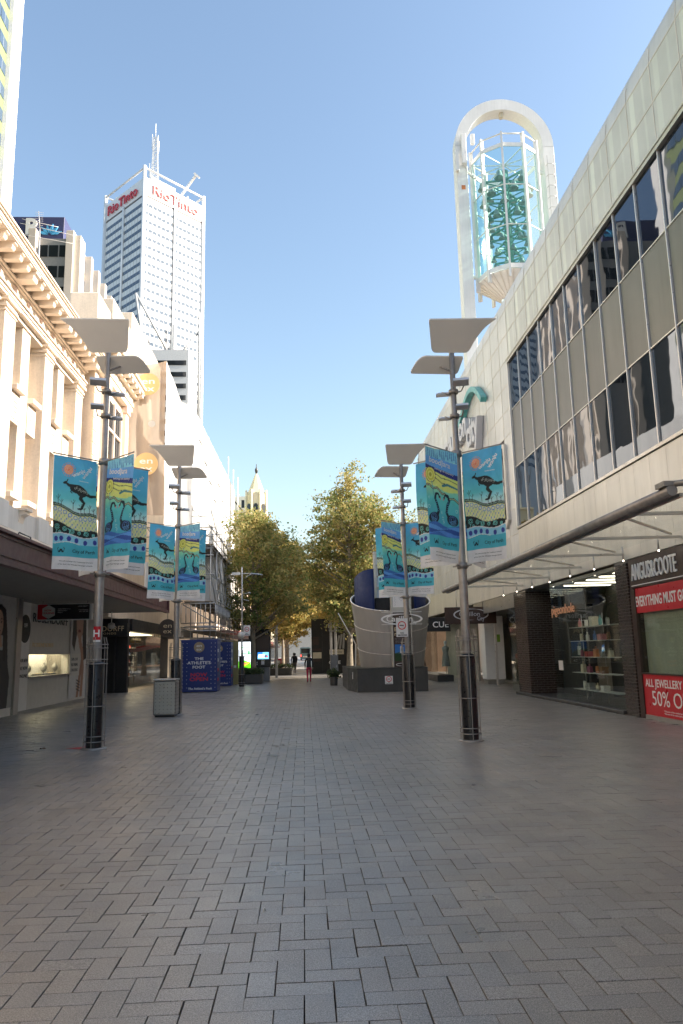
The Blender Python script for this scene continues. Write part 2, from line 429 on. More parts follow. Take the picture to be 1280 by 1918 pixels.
# ------------------------------------------------------------------ ground and paving
g = MB(); g.add([(-1500, -400, -.08), (1500, -400, -.08), (1500, 3000, -.08), (-1500, 3000, -.08)], [(0, 1, 2, 3)])
tag(g.build('ground', M['ground']), kind='structure')
X0, X1, Y0, Y1 = -9.9, 12.0, -.6, 58.0
pv = MB(); pv.add([(X0 - .3, Y0 - 3, -.026), (X1, Y0 - 3, -.026), (X1, Y1, -.026), (X0 - .3, Y1, -.026)], [(0, 1, 2, 3)])
paving = tag(pv.build('paving', M['bed']), kind='structure')
fp = MB(); fp.add([(-12, Y1, -.002), (12, Y1, -.002), (12, 420, -.002), (-12, 420, -.002)], [(0, 1, 2, 3)])
tag(fp.build('far_street', M['asphalt']), kind='structure')
# herringbone of 2:1 granite pavers, laid square to the street
PS = .152
cells = []
nx = int((X1 - X0) / PS) + 4; ny = int((Y1 - Y0) / PS) + 4
for i in range(-2, nx):
    for j in range(-2, ny):
        k = (i - j) % 4
        if k == 0: cells.append((X0 + i*PS, Y0 + j*PS, 2*PS, PS))          # lying across
        elif k == 3: cells.append((X0 + i*PS, Y0 + j*PS, PS, 2*PS))        # lying along (covers j, j+1)
C = np.array(cells)
# along-pavers start where the across pattern leaves a free pair of cells
occ = {}
ok = []
for n_, (x, y, w, h) in enumerate(cells):
    i = round((x - X0)/PS); j = round((y - Y0)/PS)
    cs = [(i, j), (i+1, j)] if w > h else [(i, j), (i, j+1)]
    if any(c in occ for c in cs): continue
    for c in cs: occ[c] = n_
    ok.append(n_)
C = C[ok]
cx = C[:, 0] + C[:, 2]/2; cy = C[:, 1] + C[:, 3]/2
keep = (cx > X0) & (cx < X1) & (cy > Y0) & (cy < Y1) & ~((cx > 8.15) & (cy < 27.5))
C = C[keep]; cx = cx[keep]; cy = cy[keep]; n = len(C)
gap = .0020 + .0026 * RNG.random(n) ** 4
hw = C[:, 2]/2 - gap; hh = C[:, 3]/2 - gap; b = .0016
zt = RNG.normal(0, .0009, n); tx = RNG.normal(0, .0016, n); ty = RNG.normal(0, .0016, n); rot = RNG.normal(0, .0035, n)
dx = RNG.normal(0, .0010, n); dy = RNG.normal(0, .0010, n)
def paver_geo(hw, hh, zt, tx, ty, rot, cx, cy):
    sg = np.array([(-1, -1), (1, -1), (1, 1), (-1, 1)], float)
    out = []
    for lvl in (0, 1, 2):                                   # top, chamfer edge, foot
        ins = b if lvl == 0 else 0; z0 = (0, -b*.8, -.025)[lvl]
        x = sg[None, :, 0] * (hw[:, None] - ins); y = sg[None, :, 1] * (hh[:, None] - ins)
        z = zt[:, None] + x*tx[:, None] + y*ty[:, None] + z0
        c, s_ = np.cos(rot)[:, None], np.sin(rot)[:, None]
        out.append(np.stack([cx[:, None] + x*c - y*s_, cy[:, None] + x*s_ + y*c, z], -1))
    return np.concatenate(out, 1)                            # n, 12, 3
FQ = [(0, 1, 2, 3)] + [(4+i, 4+(i+1) % 4, (i+1) % 4, i) for i in range(4)] + [(8+i, 8+(i+1) % 4, 4+(i+1) % 4, 4+i) for i in range(4)]
# in-view test for the nearest ones (photo frame), largest first
def to_px(x, y, z):
    P = np.stack([x, y, z - CAM_H], -1); d = P @ np.stack([_R, _S, _U]); return 640 + 1418*d[..., 0]/d[..., 2], 959 + 1418*d[..., 1]/d[..., 2]
u, v = to_px(cx, cy, np.zeros(n)); vis = (cy > 1) & (u > -25) & (u < 1305) & (v < 1945) & (v > 1200)
near = np.argsort(np.where(vis, cy, 1e9))[:300]; isnear = np.zeros(n, bool); isnear[near] = True
G = paver_geo(hw, hh, zt, tx, ty, rot, cx + dx, cy + dy)[~isnear]
me = bpy.data.meshes.new('paver_field'); k = len(G)
F = (np.array(FQ)[None] + 12*np.arange(k)[:, None, None]).reshape(-1, 4)
me.vertices.add(k*12); me.vertices.foreach_set('co', G.ravel()); me.loops.add(F.size); me.loops.foreach_set('vertex_index', F.ravel().astype(np.int32))
me.polygons.add(len(F)); me.polygons.foreach_set('loop_start', np.arange(0, F.size, 4, dtype=np.int32)); me.polygons.foreach_set('loop_total', np.full(len(F), 4, dtype=np.int32))
me.polygons.foreach_set('use_smooth', np.zeros(len(F), bool)); me.update(calc_edges=True); me.materials.append(M['paver_i'])
tag(link('paver_field', me, paving), kind='stuff')
shared = {}
for q in near:
    key = (C[q, 2] > C[q, 3], random.randrange(3))
    if key not in shared:
        o = np.zeros(1); w_, h_ = (2*PS, PS) if key[0] else (PS, 2*PS); gg = (.0021, .0026, .0040)[key[1]]
        gm = paver_geo(np.array([w_/2 - gg]), np.array([h_/2 - gg]), o, o, o, o, o, o)[0]
        pm = bpy.data.meshes.new('paver'); pm.from_pydata([tuple(p) for p in gm], [], FQ); pm.materials.append(M['paver']); shared[key] = pm
    ob = link('paver', shared[key], paving, (cx[q] + dx[q], cy[q] + dy[q], zt[q]))
    ob.rotation_euler = (ty[q], -tx[q], rot[q])
# small litter on the paving
lm = mat('dry_leaf', (.16, .09, .04), .7); lw = mat('paper_scrap', (.7, .69, .66), .7)
def leaf(x, y, rz, s, m_, nm, label, cat):
    mb = MB(); pts = []
    for i in range(9):
        a = i/8*2*math.pi; r = s*(.55 + .45*abs(math.cos(1.5*a))); pts.append((r*math.cos(a), r*.7*math.sin(a), .008 + .012*math.sin(2*a)))
    mb.add(pts[:8] + [(0, 0, .006)], [(i, (i+1) % 8, 8) for i in range(8)]); mb.add([(p[0], p[1], p[2]-.003) for p in pts[:8]] + [(0, 0, .003)], [((i+1) % 8, i, 8) for i in range(8)])
    o = mb.build(nm, m_, None, (0, 0, 0)); o.location = (x, y, .002); o.rotation_euler.z = rz; tag(o, label, cat)
leaf(-5.1, 15.55, .4, .07, lm, 'dry_leaf', 'dry brown leaf on the paving left of the near left lamp post', 'leaf')
leaf(-.29, 5.58, 1.0, .016, lw, 'paper_scrap', 'tiny white paper scrap on the open paving near the front', 'litter')
# ------------------------------------------------------------------ shopping centre on the right
FX = 8.2; MOD = 1.285; YW = 27.95
rb = thing('shopping_centre', 'long metal panelled shopping centre with ribbon windows on the right side', 'building', (FX, 20, 0))
YN = YW - MOD*44; YF = 52.0
c = MB(); c.box(FX + .25, 30, YN, YF, 3.86, 15.0); c.build('wall', M['panel_back'], rb)
c = MB(); c.box(FX + .05, FX + .25, YN, YF, 13.0, 15.0); c.box(FX + .05, FX + .25, YW + .1, YF, 3.86, 13.0); c.box(FX + .05, FX + .25, YN, YW + .1, 3.86, 6.15); c.build('panel_backing', M['panel_back'], rb)
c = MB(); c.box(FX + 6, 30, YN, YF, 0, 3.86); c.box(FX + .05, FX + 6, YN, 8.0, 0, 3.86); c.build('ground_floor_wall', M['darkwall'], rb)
def curved_prof(n=8):
    # face line at z 15.05 rolls back into the roof
    pts = [(0, 15.05), (.05, 15.45)]
    for i in range(n + 1):
        a = i/n*math.pi/2*.93; pts.append((.05 + 1.1*(1 - math.cos(a)), 15.45 + .75*math.sin(a)))
    return pts
cp = curved_prof()
pmesh = MB().bbox(-.0, .035, .006, MOD - .006, .006, .994, .006).mesh('panel', M['panel'])
t = NT('perforated_panel_painted_light_strips'); p = t.pos(); oc = t.n('ShaderNodeTexCoord').outputs['Object']; sx_ = t.n('ShaderNodeSeparateXYZ'); t.l(oc, sx_.inputs[0])
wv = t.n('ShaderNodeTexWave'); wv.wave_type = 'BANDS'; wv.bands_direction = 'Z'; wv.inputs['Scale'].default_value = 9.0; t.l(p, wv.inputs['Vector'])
# two pale upright strips painted into the colour: light and structure showing through
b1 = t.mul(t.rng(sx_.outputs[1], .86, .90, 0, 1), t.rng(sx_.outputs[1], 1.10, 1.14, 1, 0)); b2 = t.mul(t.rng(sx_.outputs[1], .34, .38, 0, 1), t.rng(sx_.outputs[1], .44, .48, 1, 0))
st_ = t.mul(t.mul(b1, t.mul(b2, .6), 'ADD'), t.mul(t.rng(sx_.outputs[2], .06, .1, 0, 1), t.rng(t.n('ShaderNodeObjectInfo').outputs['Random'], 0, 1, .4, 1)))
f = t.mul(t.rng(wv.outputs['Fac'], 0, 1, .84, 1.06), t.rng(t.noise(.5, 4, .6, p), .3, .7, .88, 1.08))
cl_ = t.mix(t.mul(st_, .75), (.57, .58, .575), (.80, .84, .78)); M['panel_painted_strips'] = t.done(t.bsdf(t.scalecol(cl_, f), .42, .45, .5, wv.outputs['Fac'], .25, .006))
pmesh2 = MB().bbox(-.0, .035, .006, MOD - .006, .006, .994, .006).mesh('panel', M['panel_painted_strips'])
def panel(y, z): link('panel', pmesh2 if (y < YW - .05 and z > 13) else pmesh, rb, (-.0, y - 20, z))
# joint strips standing 8 mm proud of the sheets, as the pale seams of the photo
ncol = int((YF - YN)/MOD)
for i in range(ncol):
    y = YN + i*MOD
    far = y > YW - .05
    if y < -3: continue
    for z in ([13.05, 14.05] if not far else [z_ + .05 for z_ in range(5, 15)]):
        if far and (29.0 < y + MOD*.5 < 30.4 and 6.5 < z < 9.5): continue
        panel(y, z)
    mb = MB(); a, b_ = y + .006, y + MOD - .006
    vs = [(FX + px, a, pz) for px, pz in cp] + [(FX + px, b_, pz) for px, pz in cp]; L = len(cp)
    mb.add(vs, [(q, q+1, L+q+1, L+q) for q in range(L-1)], True); mb.build('parapet_panel', M['panel'], rb)
back = MB(); vs = [(FX + .06 + px*.98, YN, pz - .03) for px, pz in cp] + [(FX + .06 + px*.98, YF, pz - .03) for px, pz in cp]
back.add(vs, [(q, q+1, L+q+1, L+q) for q in range(L-1)], True); back.box(FX + 1.15, 30, YN, YF, 15.0, 16.1); back.build('parapet_backing', M['panel_back'], rb)
for z in [5.05 + i for i in range(11)]:
    s = MB(); s.box(FX - .010, FX + .02, (YW if z < 13 else -3), YF, z - .012, z + .012); s.build('joint_strip', M['panel_edge'], rb)
for i in range(ncol + 1):
    y = YN + i*MOD
    if y < -3: continue
    s = MB(); s.box(FX - .012, FX + .02, y - .012, y + .012, 5.05 if y > YW - .05 else 13.05, 15.05)
    s.bar((FX - .004, y, 15.05), (FX + .046, y, 15.45), .024, .016, (0, 1, 0)); s.build('joint_strip', M['panel_edge'], rb)
# ribbon window: head, sill, mullions, panes in three tiers
ZS, ZA, ZB, ZH = 6.26, 8.55, 10.86, 12.80
s = MB(); s.box(FX - .07, FX + .1, -6, YW + .1, ZH, ZH + .12); s.box(FX - .09, FX - .02, -6, YW + .12, ZH + .12, ZH + .18); s.build('window_head', M['alu'], rb)
s = MB(); s.box(FX - .08, FX + .1, -6, YW + .1, ZS - .10, ZS - .02); s.build('window_sill', M['alu'], rb)
s = MB(); s.box(FX - .06, FX + .1, YW, YW + .1, ZS, ZH); s.build('window_jamb', M['alu_light'], rb)
pane_a = MB().box(.012, .026, .03, MOD - .03, .02, ZA - ZS - .02).mesh('window_pane', M['glass'])
pane_b = MB().box(.012, .026, .03, MOD - .03, .02, ZH - ZB - .02).mesh('window_pane', M['glass'])
span = MB().bbox(.008, .06, .02, MOD - .02, .015, ZB - ZA - .015, .006).mesh('spandrel_panel', M['spandrel'])
mull = MB().bbox(-.035, .05, -.017, .017, 0, ZH - ZS, .006).mesh('mullion', M['alu_light'])
y = YW; first = True
while y > -6:
    if not first: link('mullion', mull, rb, (0, y - 20, ZS))
    first = False
    y -= MOD
    for pm_, zz in ((pane_a, ZS), (pane_b, ZB)):
        w_ = link('window_pane', pm_, rb, (0, y - 20, zz)); w_.rotation_euler = (0, random.gauss(0, .0015), random.gauss(0, .0025))
    link('spandrel_panel', span, rb, (0, y - 20, ZA))
for z in (ZA, ZB):
    s = MB(); s.box(FX - .012, FX + .05, -6, YW, z - .014, z + .014); s.build('transom', M['alu_light'], rb)
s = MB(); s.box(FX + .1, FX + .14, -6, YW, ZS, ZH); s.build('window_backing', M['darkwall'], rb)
# plain cream cladding between ribbon window and shops, long narrow sheets
clm = MB().bbox(-.03, .03, .004, .85 - .004, 0, 6.14 - 3.86, .006).mesh('cladding_sheet', M['cladding'])
clm2 = MB().bbox(-.03, .03, .004, .85 - .004, 0, 5.03 - 3.86, .006).mesh('cladding_sheet', M['cladding'])
y = 28.0
while y > 5: y -= .85; link('cladding_sheet', clm, rb, (0, y - 20, 3.86))
y = 28.0
while y < 51: link('cladding_sheet', clm2, rb, (0, y - 20, 3.86)); y += .85
# tall narrow windows with a splayed metal surround
for (yc, z0, z1) in ((29.55, 6.7, 9.7), (48.9, 9.2, 12.6)):
    w = MB(); h_ = .42
    w.prism([(-h_ - .16, z0), (-h_ + .25, z0 - .32), (h_ + .16, z0), (h_ + .16, z1), (h_ - .2, z1 + .3), (-h_ - .16, z1 + .05)], FX - .12, FX + .02, lambda u_, v_, h: (h, yc + u_, v_)); wo_ = w.build('window_surround', M['panel_edge'], rb)
    w = MB(); w.box(FX - .135, FX - .122, yc - h_ + .06, yc + h_ - .06, z0 + .05, z1 - .05); w.build('window_pane', M['glass_dark'], rb)
# big sign: teal bell arch over grey letters, read from far to near
R_ = (0, -1, 0); U_ = (0, 0, 1)
for txt, y0, wd, zb, h_ in (('ca', 40.4, 2.3, 12.0, 1.3), ('rill', 38.0, 1.5, 12.0, 1.5), ('on', 36.4, 1.7, 11.95, 1.25), ('city', 34.7, 2.4, 11.15, 1.35)):
    for st in [txt]:
        lettering(st, rb, (FX - .02, y0, zb), R_, U_, h_, M['lettgrey'], width=wd, bold=.03, depth=.30, align='LEFT', name='sign_letters')
a = MB(); outer = []; inner = []
for i in range(25):
    t_ = i/24
    yy = 37.6 - 6.2*t_; zz = 12.05 + 1.75*math.sin(math.pi*min(1, t_*1.0)**1.25*.86 + .12)
    outer.append((yy, zz))
for i in range(25):
    (ya, za) = outer[max(0, i-1)]; (yb, zb) = outer[min(24, i+1)]; d = Vector((yb - ya, zb - za)).normalized(); nrm = Vector((-d.y, d.x))*(.24)
    inner.append((outer[i][0] + nrm.x, outer[i][1] + nrm.y))
vs = []
for h_ in (FX - .32, FX - .04):
    vs += [(h_, p[0], p[1]) for p in outer] + [(h_, p[0], p[1]) for p in inner]
fs = []
for i in range(24):
    fs += [(i, i+1, 25+i+1, 25+i), (50+i, 75+i, 75+i+1, 50+i+1), (i, 50+i, 50+i+1, i+1), (25+i, 25+i+1, 75+i+1, 75+i)]
fs += [(0, 25, 75, 50), (24, 74, 99, 49)]
a.add(vs, fs); a.build('sign_arch', M['teal'], rb)
# ---- glass canopy
TX = 5.62
cn = thing('glass_canopy', 'glass canopy on a brown steel tube along the right shopfronts', 'canopy', (TX, 20, 4))
t_ = MB(); t_.tube((TX, 11.0, 4.03), (TX, 30.2, 4.03), .085, n=14); t_.build('edge_tube', M['lampsteel'], cn)
t_ = MB(); t_.box(TX + .11, TX + .17, 11.0, 30.2, 3.93, 3.99); t_.build('gutter', M['alu'], cn)
for i in range(13):
    y = 30.8 - 3.0*i
    if y > 30.2 or y < 11: continue
    r_ = MB(); r_.bar((TX, y, 3.99), (FX - .04, y, 4.01), .05, .06); r_.build('rib', M['alu'], cn)
    r_ = MB(); r_.bar((TX + .1, y - 2.6, 4.03), (FX - .3, y - .1, 4.06), .04, .04); r_.build('brace', M['alu'], cn)
    gmb = MB(); gmb.box(TX + .06, FX - .06, y - 2.98, y - .02, 4.14, 4.152); gmb.build('glass_sheet', M['roofglass'], cn)
for k in range(8):
    y = 29.6 - 1.9*k
    l_ = MB(); l_.tube((FX - .32, y, 3.80), (FX - .32, y, 4.13), .018, n=6); lo = l_.build('lamp_stem', M['alu'], cn)
    l_ = MB(); l_.sphere((FX - .32, y, 3.78), .018, 8, 6); l_.build('lamp_bulb', M['lampglow'], cn)
b_ = MB(); b_.tube((TX - .05, 11.25, 4.16), (TX + .3, 10.6, 4.10), .05, n=8); b_.box(TX - .12, TX + .12, 11.0, 11.3, 4.10, 4.18); b_.build('bracket', M['lampsteel'], cn)
# ---- far lower roof beam beyond the canopy
# ---- jewellery shop
js = thing('jewellery_shopfront', 'dark framed jewellery shopfront with red sale posters at the right edge', 'shopfront', (FX, 14, 0))
s = MB(); s.box(FX - .03, FX + .05, 8.0, 18.62, 3.12, 3.84); s.build('sign_board', M['brownsign'], js)
lettering('ANGUS&COOTE', js, (FX - .034, 18.42, 3.30), R_, U_, .42, M['lettwhite'], width=2.3, depth=.03, align='LEFT', bold=.0, name='sign_letters')
s = MB(); s.box(FX - .042, FX - .031, 8.0, 18.5, 3.165, 3.185); s.build('sign_line', M['lettwhite'], js)
s = MB(); s.box(FX - .02, FX + .04, 8.0, 18.52, 2.50, 3.10); s.build('sale_poster', M['red_sign'], js)
lettering('EVERYTHING MUST GO', js, (FX - .024, 18.38, 2.66), R_, U_, .25, M['lettwhite'], width=2.5, bold=.02, depth=.004, align='LEFT')
s = MB(); s.box(FX - .02, FX + .04, 8.0, 18.4, .10, 1.04); s.build('sale_poster', M['red_sign'], js)
lettering('ALL JEWELLERY UP TO', js, (FX - .024, 18.24, .76), R_, U_, .185, M['lettwhite'], width=2.6, bold=.012, depth=.004, align='LEFT')
lettering('50% OFF', js, (FX - .024, 17.95, .34), R_, U_, .35, M['lettwhite'], width=1.95, bold=.0, depth=.004, align='LEFT')
for kz, wd in ((.22, 1.3), (.165, 1.2)):
    lettering('*Discount off the marked price. See in store', js, (FX - .024, 17.4, kz), R_, U_, .035, M['lettwhite'], width=wd, depth=.003, align='LEFT')
for (y0, y1) in ((8.0, 12.9), (12.96, 16.1), (16.16, 18.35)):
    s = MB(); s.box(FX + .0, FX + .012, y0, y1, 1.08, 2.48); s.build('window_pane', M['shopglass'], js)
s = MB(); s.box(FX + .14, FX + .18, 8, 18.36, .1, 2.6); s.build('window_blind', M['shopgreen'], js)
s = MB(); s.box(FX - .05, FX + .35, 18.36, 18.60, 0, 3.10); s.build('frame_post', M['brownsign'], js)
s = MB(); s.box(FX - .05, FX + .35, 8, 18.36, 1.045, 1.075); s.build('frame_rail', M['brownsign'], js)
s = MB(); s.box(FX - .04, FX + .3, 8, 18.36, 0, .095); s.build('kick_plate', M['alu'], js)
# ---- brick piers (bricks are a few pixels each: joined)
def brick_pier(name, label, x0, x1, y0, y1, z1, faces):
    p = thing(name, label, 'pier', (x0, y0, 0))
    s = MB(); s.box(x0 + .012, x1, y0 + .012, y1 - .012, 0, z1); s.build('core', M['mortar'], p)
    q = MB(); bh, bl, jt = .070, .235, .012; row = 0; z = .012
    while z + bh < z1:
        for face in faces:
            a0, a1 = (y0, y1) if face == 'x' else (x0, x1)
            a = a0 - (bl/2 if row % 2 else 0)
            while a < a1 - .02:
                s0, s1 = max(a, a0), min(a + bl, a1)
                if s1 - s0 > .03:
                    j = random.uniform(-.002, .002)
                    if face == 'x': q.box(x0 - j, x0 + .05, s0, s1, z, z + bh)
                    else: q.box(s0, s1, y0 - j, y0 + .05, z, z + bh)
                a += bl + jt
        z += bh + jt; row += 1
    tag(q.build('bricks', M['brick'], p, fix=False), kind='stuff')
    return p
brick_pier('brick_pier', 'narrow dark glazed brick pier beside the red sale posters', FX - .06, FX + .5, 18.66, 19.42, 3.84, 'xy')
brick_pier('brick_pier', 'wide dark glazed brick pier left of the gift shop doorway', FX + .0, FX + 1.5, 27.75, 29.3, 3.84, 'xy')
# ---- gift shop
gs = thing('gift_shopfront', 'glass gift shopfront with product shelves between the two brick piers', 'shopfront', (FX, 22, 0))
s = MB(); s.bbox(FX - .12, FX + 3, 19.45, 29.4, 0, .10, .012); s.build('step', M['plinth'], gs)
for (y0, y1) in ((19.46, 21.3), (21.32, 23.15), (23.17, 25.05)):
    s = MB(); s.box(FX + .05, FX + .062, y0, y1, .11, 3.80); s.build('window_pane', M['shopglass'], gs)
s = MB(); s.box(FX + .05, FX + 1.2, 25.06, 25.072, .11, 3.80); s.build('window_pane', M['shopglass'], gs)
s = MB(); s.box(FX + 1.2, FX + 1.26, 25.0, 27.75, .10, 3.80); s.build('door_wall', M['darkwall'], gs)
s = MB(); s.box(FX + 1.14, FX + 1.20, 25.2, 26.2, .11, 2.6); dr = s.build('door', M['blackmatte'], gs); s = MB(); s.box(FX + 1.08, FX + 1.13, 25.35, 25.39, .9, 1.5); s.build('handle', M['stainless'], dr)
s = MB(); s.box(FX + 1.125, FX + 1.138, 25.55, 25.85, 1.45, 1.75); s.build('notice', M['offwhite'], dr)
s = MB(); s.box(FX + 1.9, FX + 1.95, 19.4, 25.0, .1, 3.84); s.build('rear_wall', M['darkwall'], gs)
s = MB(); s.box(FX + .06, FX + 1.9, 19.45, 25.05, 3.70, 3.80); s.build('ceiling', M['soffit'], gs)
for k in range(5):
    s = MB(); s.box(FX + .3, FX + 1.8, 20.2 + k, 20.4 + k, 3.675, 3.695); s.build('ceiling_light', M['screen_glow'], gs)
lettering('pigeonhole', gs, (FX + .03, 24.95, 2.78), R_, U_, .30, M['orange'], width=2.15, bold=.01, depth=.015, align='LEFT', name='sign_letters')
s = MB(); s.box(FX + .035, FX + .045, 24.25, 24.65, 1.0, 1.3); ns = s.build('notice', M['offwhite'], gs)
sh = thing('shelf_unit', 'glass shelf unit filled with goods in the gift shop window', 'shelf', (FX + .4, 22, .1))
SZ = (.45, .95, 1.42, 1.90, 2.32)
for z in SZ:
    s = MB(); s.box(FX + .2, FX + .62, 20.4, 23.9, z - .012, z); s.build('shelf', M['offwhite'], sh)
for y in (20.45, 22.15, 23.85):
    s = MB(); s.tube((FX + .6, y, .1), (FX + .6, y, 2.7), .012, n=6); s.build('post', M['stainless'], sh)
cols = {'pink': (.6, .25, .26), 'white': (.7, .68, .64), 'teal': (.12, .35, .34), 'cream': (.62, .55, .42), 'orange': (.6, .2, .06), 'brown': (.25, .13, .06), 'red': (.5, .05, .05), 'blue': (.08, .2, .5), 'plum': (.25, .06, .12), 'grey': (.35, .34, .32)}
gm_ = {k: mat('goods_' + k, v, .4) for k, v in cols.items()}
shelfname = ('lowest', 'second lowest', 'middle', 'second highest', 'highest')
def bottle(mb, r, h): mb.lathe([(.001, 0), (r, .003), (r, h*.62), (r*.45, h*.74), (r*.42, h*.94), (r*.5, h*.96), (r*.5, h), (.001, h)], n=12)
def jar(mb, r, h): mb.lathe([(.001, 0), (r*.9, .003), (r, h*.1), (r, h*.8), (r*.85, h*.85), (r*.92, h*.86), (r*.92, h), (.001, h)], n=12)
def bagp(mb, r, h): mb.prism([(-r, 0), (r, 0), (r*.8, h*.72), (-r*.8, h*.72)], -r*.4, r*.4, lambda u_, v_, h_: (h_, u_, v_)); mb.path([(0, -r*.4, h*.72), (0, -r*.35, h*.95), (0, r*.35, h*.95), (0, r*.4, h*.72)], .008, 5)
def boxp(mb, r, h): mb.bbox(-r*.8, r*.8, -r, r, 0, h*.92, .01); mb.box(-r*.84, r*.84, -r*1.04, r*1.04, h*.7, h)
kinds = {'bottle': bottle, 'jar': jar, 'handbag': bagp, 'gift box': boxp}
plan = [(4, [('pink', 'bottle', .27), ('white', 'jar', .2), ('cream', 'gift box', .28), ('teal', 'bottle', .3), ('grey', 'jar', .2)]),
        (3, [('cream', 'jar', .22), ('white', 'bottle', .26), ('blue', 'bottle', .28), ('pink', 'gift box', .18), ('brown', 'jar', .22)]),
        (2, [('plum', 'jar', .2), ('red', 'gift box', .16), ('orange', 'handbag', .32), ('grey', 'bottle', .24), ('cream', 'handbag', .26)]),
        (1, [('cream', 'handbag', .34), ('plum', 'handbag', .26), ('orange', 'jar', .2), ('brown', 'gift box', .2)]),
        (0, [('white', 'jar', .24), ('grey', 'gift box', .2), ('cream', 'bottle', .22), ('white', 'gift box', .16)])]
for si, items in plan:
    for k, (cn_, kd, h_) in enumerate(items):
        mb = MB(); kinds[kd](mb, .055 if kd in ('bottle', 'jar') else .12, h_)
        o = mb.build(kd.replace(' ', '_'), gm_[cn_], None, (0, 0, 0)); o.location = (FX + .4, 23.5 - k*.55 - .1*random.random(), SZ[si])
        tag(o, f'{cn_} {kd} on the {shelfname[si]} shelf of the gift shop window', kd.split()[-1], 'goods on the glass shelves')
# ---- arcade entrance with hanging brown sign, white pylon and fashion shop
en = thing('arcade_entrance', 'shaded arcade entrance between the brick pier and the fashion shop', 'entrance', (FX, 34, 0))
s = MB(); s.box(FX + 4.0, FX + 4.1, 29.3, 52, 0, 3.86); s.build('rear_wall', M['shopwall'], en)
s = MB(); s.box(FX + .1, FX + 4, 29.3, 52, 3.55, 3.65); s.build('soffit', M['soffit'], en)
s = MB(); s.box(FX + .0, FX + .09, 29.35, 36.5, 3.30, 3.85); s.build('fascia', M['alu'], en)
s = MB(); s.box(FX + 1.0, FX + 1.09, 36.6, 36.75, 0, 3.5); s.build('post', M['alu_light'], en)
s = MB(); s.box(FX + 1.6, FX + 4.0, 31.6, 31.7, 0, 3.5); s.build('side_wall', M['darkwall'], en)
for k in range(3):
    s = MB(); s.box(FX + 2.2 + k*.5, FX + 2.5 + k*.5, 33, 34, 3.53, 3.545); s.build('ceiling_light', M['screen_glow'], en)
s = MB(); s.box(FX + .03, FX + .05, 29.4, 30.3, .1, 3.3); s.build('glass_screen', M['shopglass'], en)
# row of clear panes back in the arcade
for k in range(4):
    s = MB(); s.box(FX + 2.4, FX + 2.415, 37 + k*1.8, 38.75 + k*1.8, .1, 3.0); s.build('window_pane', M['shopglass'], en)
s = MB(); s.box(FX + 2.38, FX + 2.5, 37, 44.2, 0, .1); s.build('window_plinth', M['alu'], en)
sg = thing('hanging_sign', 'dark brown Carillon City sign hanging under the canopy at the arcade entrance', 'sign', (7.3, 34.5, 2.9))
s = MB(); s.bbox(6.42, 8.78, 34.46, 34.56, 2.86, 3.62, .01); s.build('board', M['brownsign'], sg)
for x in (6.98, 8.18):
    s = MB(); s.tube((x, 34.51, 3.62), (x, 34.51, 4.4), .018, n=6); s.build('hanger', M['alu'], sg)
def swoosh(parent, c, rx, rz, m_, y, w=.05, name='sign_swoosh'):
    for a0, a1, k in ((.35*math.pi, 1.55*math.pi, 1), (-.40*math.pi, .42*math.pi, -1)):
        mb = MB(); n_ = 22; vs = []
        for i in range(n_ + 1):
            a = a0 + (a1 - a0)*i/n_; ww = w*math.sin(math.pi*(i + .3)/(n_ + .6))
            for q in (-.5, .5):
                vs.append((c[0] + (rx + q*ww)*math.cos(a), y, c[2] + (rz + q*ww)*math.sin(a)))
        vs2 = [(p[0], p[1] + .006, p[2]) for p in vs]
        mb.add(vs + vs2, [(2*i, 2*i+1, 2*i+3, 2*i+2) for i in range(n_)] + [(2*(n_+1) + 2*i, 2*(n_+1) + 2*i+2, 2*(n_+1) + 2*i+3, 2*(n_+1) + 2*i+1) for i in range(n_)])
        mb.build(name, m_, parent)
RX = (1, 0, 0)
swoosh(sg, (7.62, 0, 3.28), .78, .25, M['lettgrey'], 34.448, .07)
lettering('Carillon', sg, (7.55, 34.455, 3.21), RX, U_, .21, M['lettgrey'], width=.95, depth=.01)
lettering('City', sg, (8.06, 34.455, 3.0), RX, U_, .2, M['lettgrey'], width=.32, depth=.01)
py = thing('white_pylon', 'tall white box pylon with a small green notice at the arcade entrance', 'pylon', (9.45, 38.4, 0))
s = MB(); s.bbox(9.02, 10.0, 38.0, 38.9, .22, 3.35, .03); s.build('body', M['white'], py)
s = MB(); s.box(9.1, 9.94, 38.06, 38.84, 0, .22); s.build('foot', M['alu'], py)
s = MB(); s.box(9.55, 9.80, 37.985, 37.997, 2.05, 2.42); s.build('notice', mat('green_notice', (.22, .42, .05), .5), py)
cu = thing('hanging_sign', 'black CUE sign over the fashion shop window behind the round kiosk', 'sign', (6.9, 42, 2.8))
s = MB(); s.bbox(5.9, 8.1, 41.95, 42.05, 2.72, 3.5, .01); s.build('board', M['blackmatte'], cu)
lettering('CUE', cu, (7.55, 41.94, 2.95), RX, U_, .33, M['lettwhite'], width=.88, bold=.012, depth=.02)
cu = thing('hanging_sign', 'black CUE sign deep inside the arcade entrance', 'sign', (10.6, 37.6, 2.8))
s = MB(); s.bbox(10.12, 11.1, 37.6, 37.7, 2.75, 3.42, .01); s.build('board', M['blackmatte'], cu)
lettering('CUE', cu, (10.55, 37.59, 2.98), RX, U_, .28, M['lettwhite'], width=.66, bold=.012, depth=.02)
fs_ = thing('fashion_shopfront', 'pale fashion shop window with mannequin behind the round kiosk', 'shopfront', (8, 46, 0))
s = MB(); s.box(7.35, 7.362, 42.2, 51.5, .35, 3.4); s.build('window_pane', M['shopglass'], fs_)
s = MB(); s.box(7.3, 8.2, 42.2, 51.5, 0, .35); s.build('plinth', M['plinth'], fs_)
s = MB(); s.box(7.37, 8.6, 42.18, 42.192, .35, 3.4); s.build('window_pane', M['shopglass'], fs_)
